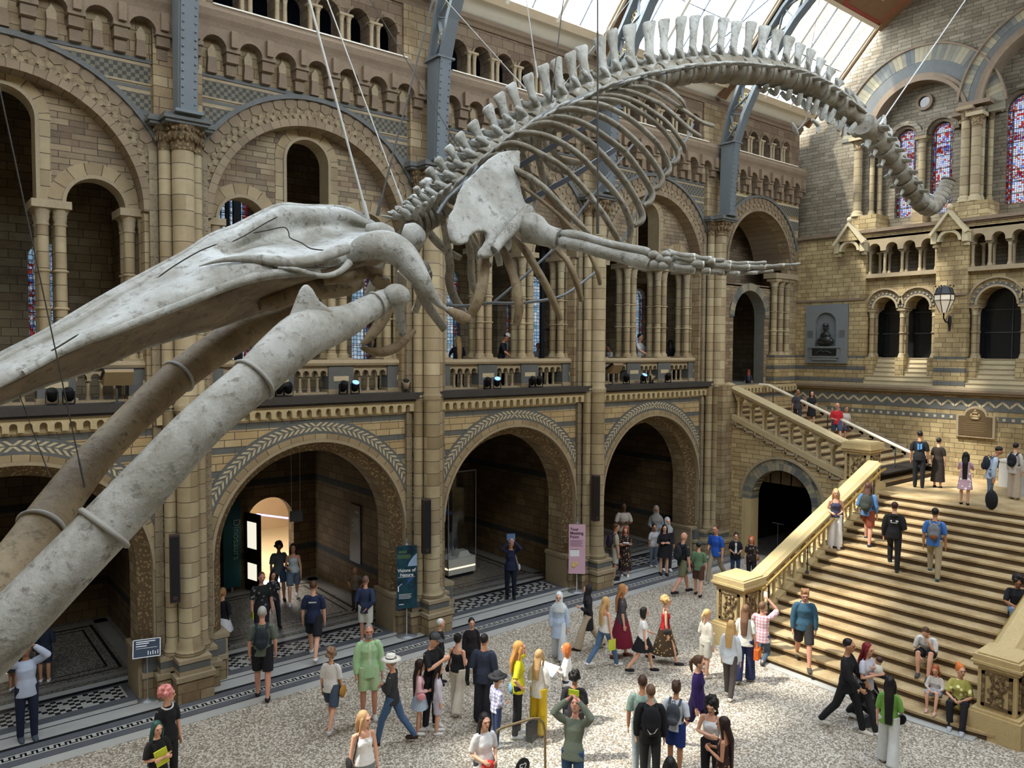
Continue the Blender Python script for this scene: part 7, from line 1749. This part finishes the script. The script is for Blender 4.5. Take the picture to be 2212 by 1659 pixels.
a = MB(); a.lathe([(.3,0),(.3,3.9)], (12.3,27.6,0), 14); tag(a.build('orange_column', ['orange_wall']), 'orange-red lit column beyond the doorway', 'column')
a = MB(); a.bar((9.9,26.5,1.45),(11.2,26.2,1.15),.06,.05); tag(a.build('light_bar', ['violet_glow']), 'violet glowing bar beyond the doorway', 'light')
l = bpy.data.lights.new('gallery_lamp','AREA'); l.energy = 330; l.size = 2; l.color = (1,.93,.82); lo = bpy.data.objects.new('gallery_lamp', l); COL.objects.link(lo); lo.location = (9.6,25.6,3.9)
ph = onY(640,1115,19.6); R_ = empty('hanging_sign', (ph.x,19.6,ph.z), face_cam(ph.x,19.6), 'grey board hanging on two wires inside the second arch', 'sign')
a = MB(); a.box(-.17,.17,-.02,.02,-.14,.14); a.build('board', ['iron_dark'], R_)
for x in (-.12,.1): a = MB(); a.tube([(x,0,.14),(x,0,5.5-ph.z)],.006,5); a.build('wire', ['cable_steel'], R_)
pw = onX(767,1160,10.46); R_ = empty('wall_panel', (10.5,pw.y,pw.z), 0, 'tall black text panel on the right wall of the second recess', 'panel')
a = MB(); a.box(-.04,0,-.32,.32,-.75,.95); a.build('panel', ['speaker_black'], R_); a = MB()
for i in range(9): a.box(-.045,-.04,-.24,.1+.05*(i%3),.55-i*.05,.57-i*.05)
a.box(-.045,-.04,-.24,0,.72,.78); a.build('print', ['dim_ink'], R_)
pw = onZ(12,1470,0); a = MB(); a.box(-.5,.5,-.4,.4,0,.75); o = a.build('display_plinth', ['white_paint'], None, (pw.x-.42,pw.y+.3,0)); tag(o, 'pale display plinth glowing at the far left edge', 'plinth'); a = MB(); a.box(-.51,.51,-.41,.41,.2,.24); a.build('light_strip', ['warm_glow'], o)
# lantern on the end wall
R_ = empty('wall_lantern', (XE-.52,11.2,8.6), 0, 'black iron wall lantern with glowing glass on the pier of the end wall', 'lantern')
a = MB(); a.lathe([(.12,.0),(.30,.42),(.30,.62)], (0,0,0), 6, 0, False); a.build('glass_body', ['lantern_glass'], R_)
a = MB()
for i in range(6):
    t = 2*PI*i/6; c, s = math.cos(t), math.sin(t); a.tube([(.12*c,.12*s,0),(.30*c,.30*s,.42),(.30*c,.30*s,.62),(.22*c,.22*s,.86)],.014,5); a.ball((.27*c,.27*s,.9),.03,6,5)
a.lathe([(.31,.60),(.31,.64)], (0,0,0), 6, 0, False); a.lathe([(.31,.41),(.31,.43)], (0,0,0), 6, 0, False)
a.tube([(0,0,0),(0,0,-.18),(.15,0,-.3),(.4,0,-.32)],.025,7); a.tube([(.5,0,-.1),(.48,0,-.3),(.5,0,-.62)],[.05,.07,.02],8); a.tube([(.15,0,-.3),(.3,0,-.1),(.45,0,-.05)],.012,5)
a.build('iron_frame', ['speaker_black'], R_); a = MB(); a.lathe([(.31,.63),(.2,.86),(.02,.92)], (0,0,0), 6, 0, False); a.build('roof', ['iron_dark'], R_); a = MB(); a.ball((0,0,.42),.05,8,6); a.build('bulb', ['warm_glow'], R_)
# relief with a bust
R_ = empty('memorial_relief', (XE-.02,15.66,6.8), 0, 'grey stone memorial with a dark bronze bust in a round-headed niche', 'memorial')
a = MB(lambda u, d, z: (d, u, z)); a.arch_wall(-.85,.85,0,2.28,-.12,.02,[(0,.42,.62,1.55)],0,16); a.box(-.85,.85,-.0,.03,0,2.28,0); a.build('slab', ['slab_grey'], R_)
a = MB(lambda u, d, z: (d, u, z)); a.box(-.58,.58,-.2,-.1,.22,.62,0); a.box(-.5,.5,-.22,-.2,.3,.56,1); a.box(-.62,.62,-.24,-.1,.6,.66,0); a.box(-.5,.5,-.18,-.1,.12,.22,0); a.build('pedestal', ['slab_grey','dark_bronze'], R_)
a = MB(); a.ball((-.14,0,1.36),(.10,.085,.12),12,9); a.ball((-.12,0,.86),(.16,.34,.2),14,10); a.ball((-.12,.0,1.08),(.12,.22,.14),12,9); a.ball((-.2,.12,.78),(.1,.2,.08),10,8); a.tube([(-.12,0,1.1),(-.13,0,1.3)],.06,8); a.lathe([(.19,1.44),(.12,1.46),(.1,1.54),(.02,1.56)], (-.13,0,0), 14); o = a.build('bust', ['dark_bronze'], R_); remesh(o, .018, 2)
a = MB(lambda u, d, z: (d, u, z))
for s in (-1,1):
    for i in range(6): a.box(s*.65-.13,s*.65+.12-.03*(i%2),-.125,-.12,1.0+i*.05,1.018+i*.05)
a.tube([(-.3,-.235,.4),(-.1,-.235,.48),(0,-.235,.44),(.12,-.235,.5),(.3,-.235,.4)],.02,5); a.build('inscription', ['iron_dark'], R_)
# glass stand with the round black sign
gp = lambda px, py: onY(px, py, 9.6)
c0 = gp(1125,1640); R_ = empty('glass_stand', (c0.x,9.6,0), 0, 'bronze framed glass stand with a round black E2 sign at the bottom edge', 'stand')
L_ = lambda px, py: (gp(px,py).x-c0.x, 0, gp(px,py).z)
l1, l2 = L_(1071,1659), L_(1178,1659)
a = MB(); a.tube([(l1[0],0,0), l1, L_(1070,1590), L_(1074,1578), L_(1084,1572), L_(1150,1552), L_(1164,1552), L_(1174,1562), L_(1177,1580), l2, (l2[0],0,0)], .022, 8); a.box(l1[0]-.05,l2[0]+.05,-.15,.15,0,.03); a.build('frame', ['bronze_light'], R_)
a = MB(); zt = L_(1074,1585)[2]; a.box(l1[0]+.02,l2[0]-.02,-.004,.004,.05,zt); a.build('glass', ['glass_pane'], R_)
dz = L_(1127,1652); a = MB(lambda x, y, z: (dz[0]+x, y-.02, dz[2]-.03+z)); n = 28; a.prism([(.15*math.cos(2*PI*i/n),.15*math.sin(2*PI*i/n)) for i in range(n)],-.01,.01); a.build('disc', ['speaker_black'], R_)
text('E2', .17, (dz[0],-.035,dz[2]-.08), (PI/2,0,0), 'white_ink', R_, al='CENTER')
# pushchair
q = onZ(1896,1556,0); R_ = empty('pushchair', (q.x,q.y,0), math.radians(-30), 'black and grey pushchair with a grey bag on its handle', 'pushchair')
for (x, y, r) in ((-.38,-.24,.13),(-.38,.24,.13),(.35,-.22,.10),(.35,.22,.10)):
    w = MB(lambda a_, b_, c_: (x+a_, y+c_, r+b_)); w.lathe([(r*.72,-.02),(r,-.02),(r,.02),(r*.72,.02),(r*.72,-.02)], (0,0,0), 20); w.lathe([(.001,-.015),(.03,-.015),(.03,.015),(.001,.015)], (0,0,0), 10)
    for i in range(6): t = PI*i/3; w.bar((0,0,0),(r*.75*math.cos(t),r*.75*math.sin(t),0),.012)
    w.build('wheel', ['speaker_black' if r < .12 else 'wheel_grey'], R_)
a = MB()
for s in (-.22,.22): a.tube([(.35,s,.12),(0,s,.45),(-.3,s,.8),(-.5,s,1.0)],.014,6); a.tube([(-.38,s,.14),(-.1,s,.42),(.2,s,.5)],.014,6)
a.tube([(-.5,-.22,1.0),(-.54,-.1,1.02),(-.54,.1,1.02),(-.5,.22,1.0)],.018,6); a.build('chassis', ['grey_metal'], R_)
a = MB(); a.tube([(.25,0,.42),(.0,0,.44),(-.12,0,.62),(-.2,0,.85)],[(.05,.2),(.07,.2),(.06,.2),(.04,.18)],10,ref=(0,0,1)); o = a.build('seat', ['speaker_black'], R_)
a = MB(); a.lathe([(.25,0),(.24,.1),(.18,.19),(.02,.24)], (0,0,0), 14, 0, True, -.3*PI, .9*PI); a.v = [(v[0]*.9-.05, v[1]*.95, v[2]+.78) for v in a.v]; a.build('hood', ['iron_dark'], R_)
a = MB(); a.ball((-.6,0,.78),(.12,.18,.2),12,9); o = a.build('grey_bag', ['bag_grey'], None, (0,0,0)); o.parent = None; o.location = R_.location; o.rotation_euler = R_.rotation_euler; o.name = 'changing_bag'; tag(o, 'grey bag hanging from the pushchair handle', 'bag')
a = MB(); a.box(-.3,.1,-.18,.18,.2,.3); a.build('basket', ['speaker_black'], R_)
# statue, cabinet, notice stand
R_ = empty('marble_statue', (26.6,7.75,2.99), PI, 'white marble seated statue at the right edge of the landing, mostly out of frame', 'statue')
a = MB(); a.box(-.6,.6,-.55,.55,0,.9); a.box(-.66,.66,-.6,.6,0,.15); a.box(-.64,.64,-.58,.58,.85,.95); a.build('plinth', ['pale_marble'], R_)
a = MB(); a.tube([(0,0,.95),(0,0,1.35),(-.05,0,1.8),(-.02,0,2.2)],[(.4,.42),(.3,.4),(.24,.36),(.1,.16)],14,ref=(1,0,0)); a.ball((.02,0,2.42),(.14,.12,.18),12,9); a.ball((.1,0,2.3),(.08,.08,.14),10,8)
for s in (1,-1): a.tube([(0,s*.14,1.45),(.45,s*.18,1.45),(.5,s*.18,.98)],[.15,.14,.12],10); a.tube([(0,s*.32,2.0),(.1,s*.4,1.65),(.35,s*.2,1.58)],[.1,.09,.06],9)
o = a.build('figure', ['statue_marble'], R_); remesh(o, .03, 5)
_c = onZ(2172,1052,3.0); a = MB(); a.box(-.28,.28,-.3,.3,0,.85); a.box(-.3,.3,-.32,.32,.8,.86); o = a.build('white_cabinet', ['statue_marble'], None, (_c.x+.25,_c.y-.1,2.99)); tag(o, 'plain white cabinet behind the visitors on the landing', 'cabinet')
pn = onX(1683,1180,24.3); a = MB(); a.lathe([(.15,0),(.15,.02),(.015,.03),(.015,1.2)], (0,0,0), 10); a.box(-.02,.02,-.22,.22,1.18,1.21); o = a.build('notice_stand', ['iron_dark'], None, (24.2, pn.y, 0)); tag(o, 'thin dark notice stand inside the archway below the stairs', 'stand')
# gallery closing walls, side door passage
a = MB(); a.box(29.4,29.6,YW+.9,22.6,0,14.3); a.box(-4.2,-4,YW+.9,22.6,0,14.3); struct(a.build('wall_gallery_end', ['buff_ashlar']), 'end walls of the side gallery', 'wall')
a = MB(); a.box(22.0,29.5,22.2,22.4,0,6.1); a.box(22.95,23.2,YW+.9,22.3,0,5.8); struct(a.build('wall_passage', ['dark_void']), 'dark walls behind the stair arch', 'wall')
a = MB(); a.box(23.9,30,-1,24,-.12,-.005); struct(a.build('floor_under_stair', ['alcove_terrazzo']), 'floor below the landing', 'floor')
# ---------------------------------------------------------------- light: sun through the skylights, sky
sd = bpy.data.lights.new('sun', 'SUN'); sd.energy = 5.6; sd.angle = .05; sd.color = (1, .93, .82)
so = bpy.data.objects.new('sun', sd); COL.objects.link(so); so.location = (0, 30, 40)
d = Vector((.85, -.5, -1.65)).normalized(); so.rotation_euler = d.to_track_quat('-Z', 'Y').to_euler()
w = bpy.data.worlds.new('world'); bpy.context.scene.world = w; w.use_nodes = True; nt = w.node_tree; bg = nt.nodes['Background']
tc = nt.nodes.new('ShaderNodeTexCoord'); nz = nt.nodes.new('ShaderNodeTexNoise'); nz.inputs['Scale'].default_value = 3.2; nz.inputs['Detail'].default_value = 5
mp = nt.nodes.new('ShaderNodeMapping'); mp.inputs['Scale'].default_value = (1,1,2.2); nt.links.new(tc.outputs['Generated'], mp.inputs[0]); nt.links.new(mp.outputs[0], nz.inputs['Vector'])
cr = nt.nodes.new('ShaderNodeValToRGB'); nt.links.new(nz.outputs[0], cr.inputs[0])
cr.color_ramp.elements[0].position = .38; cr.color_ramp.elements[0].color = (.42,.60,.85,1); cr.color_ramp.elements[1].position = .55; cr.color_ramp.elements[1].color = (1,1,1,1)
nt.links.new(cr.outputs[0], bg.inputs[0]); bg.inputs[1].default_value = 11.0
def portal(loc, rot, sx, sy):
    l = bpy.data.lights.new('skylight_portal', 'AREA'); l.shape = 'RECTANGLE'; l.size = sx; l.size_y = sy; l.cycles.is_portal = True
    o = bpy.data.objects.new('skylight_portal', l); COL.objects.link(o); o.location = loc; o.rotation_euler = rot
ang = math.atan2(19.1-16.3, 16.4-14.0)
portal((8, 15.0+.3, 17.7+.25), (-(PI/2-(PI/2-ang))*1.0, 0, 0), 44, 3.8)
portal((8, 2*YC-15.3, 17.95), ((ang), 0, 0), 44, 3.8)
sc = bpy.context.scene; sc.view_settings.view_transform = 'Standard'; sc.view_settings.look = 'None'; sc.view_settings.gamma = 1; sc.view_settings.exposure = 0.78
sc.cycles.max_bounces = 7; sc.cycles.diffuse_bounces = 4; sc.cycles.glossy_bounces = 2; sc.cycles.transmission_bounces = 2; sc.cycles.transparent_max_bounces = 12
sc.cycles.caustics_reflective = False; sc.cycles.caustics_refractive = False; sc.cycles.sample_clamp_indirect = 6
sc.cycles.use_adaptive_sampling = True; sc.cycles.adaptive_threshold = .02
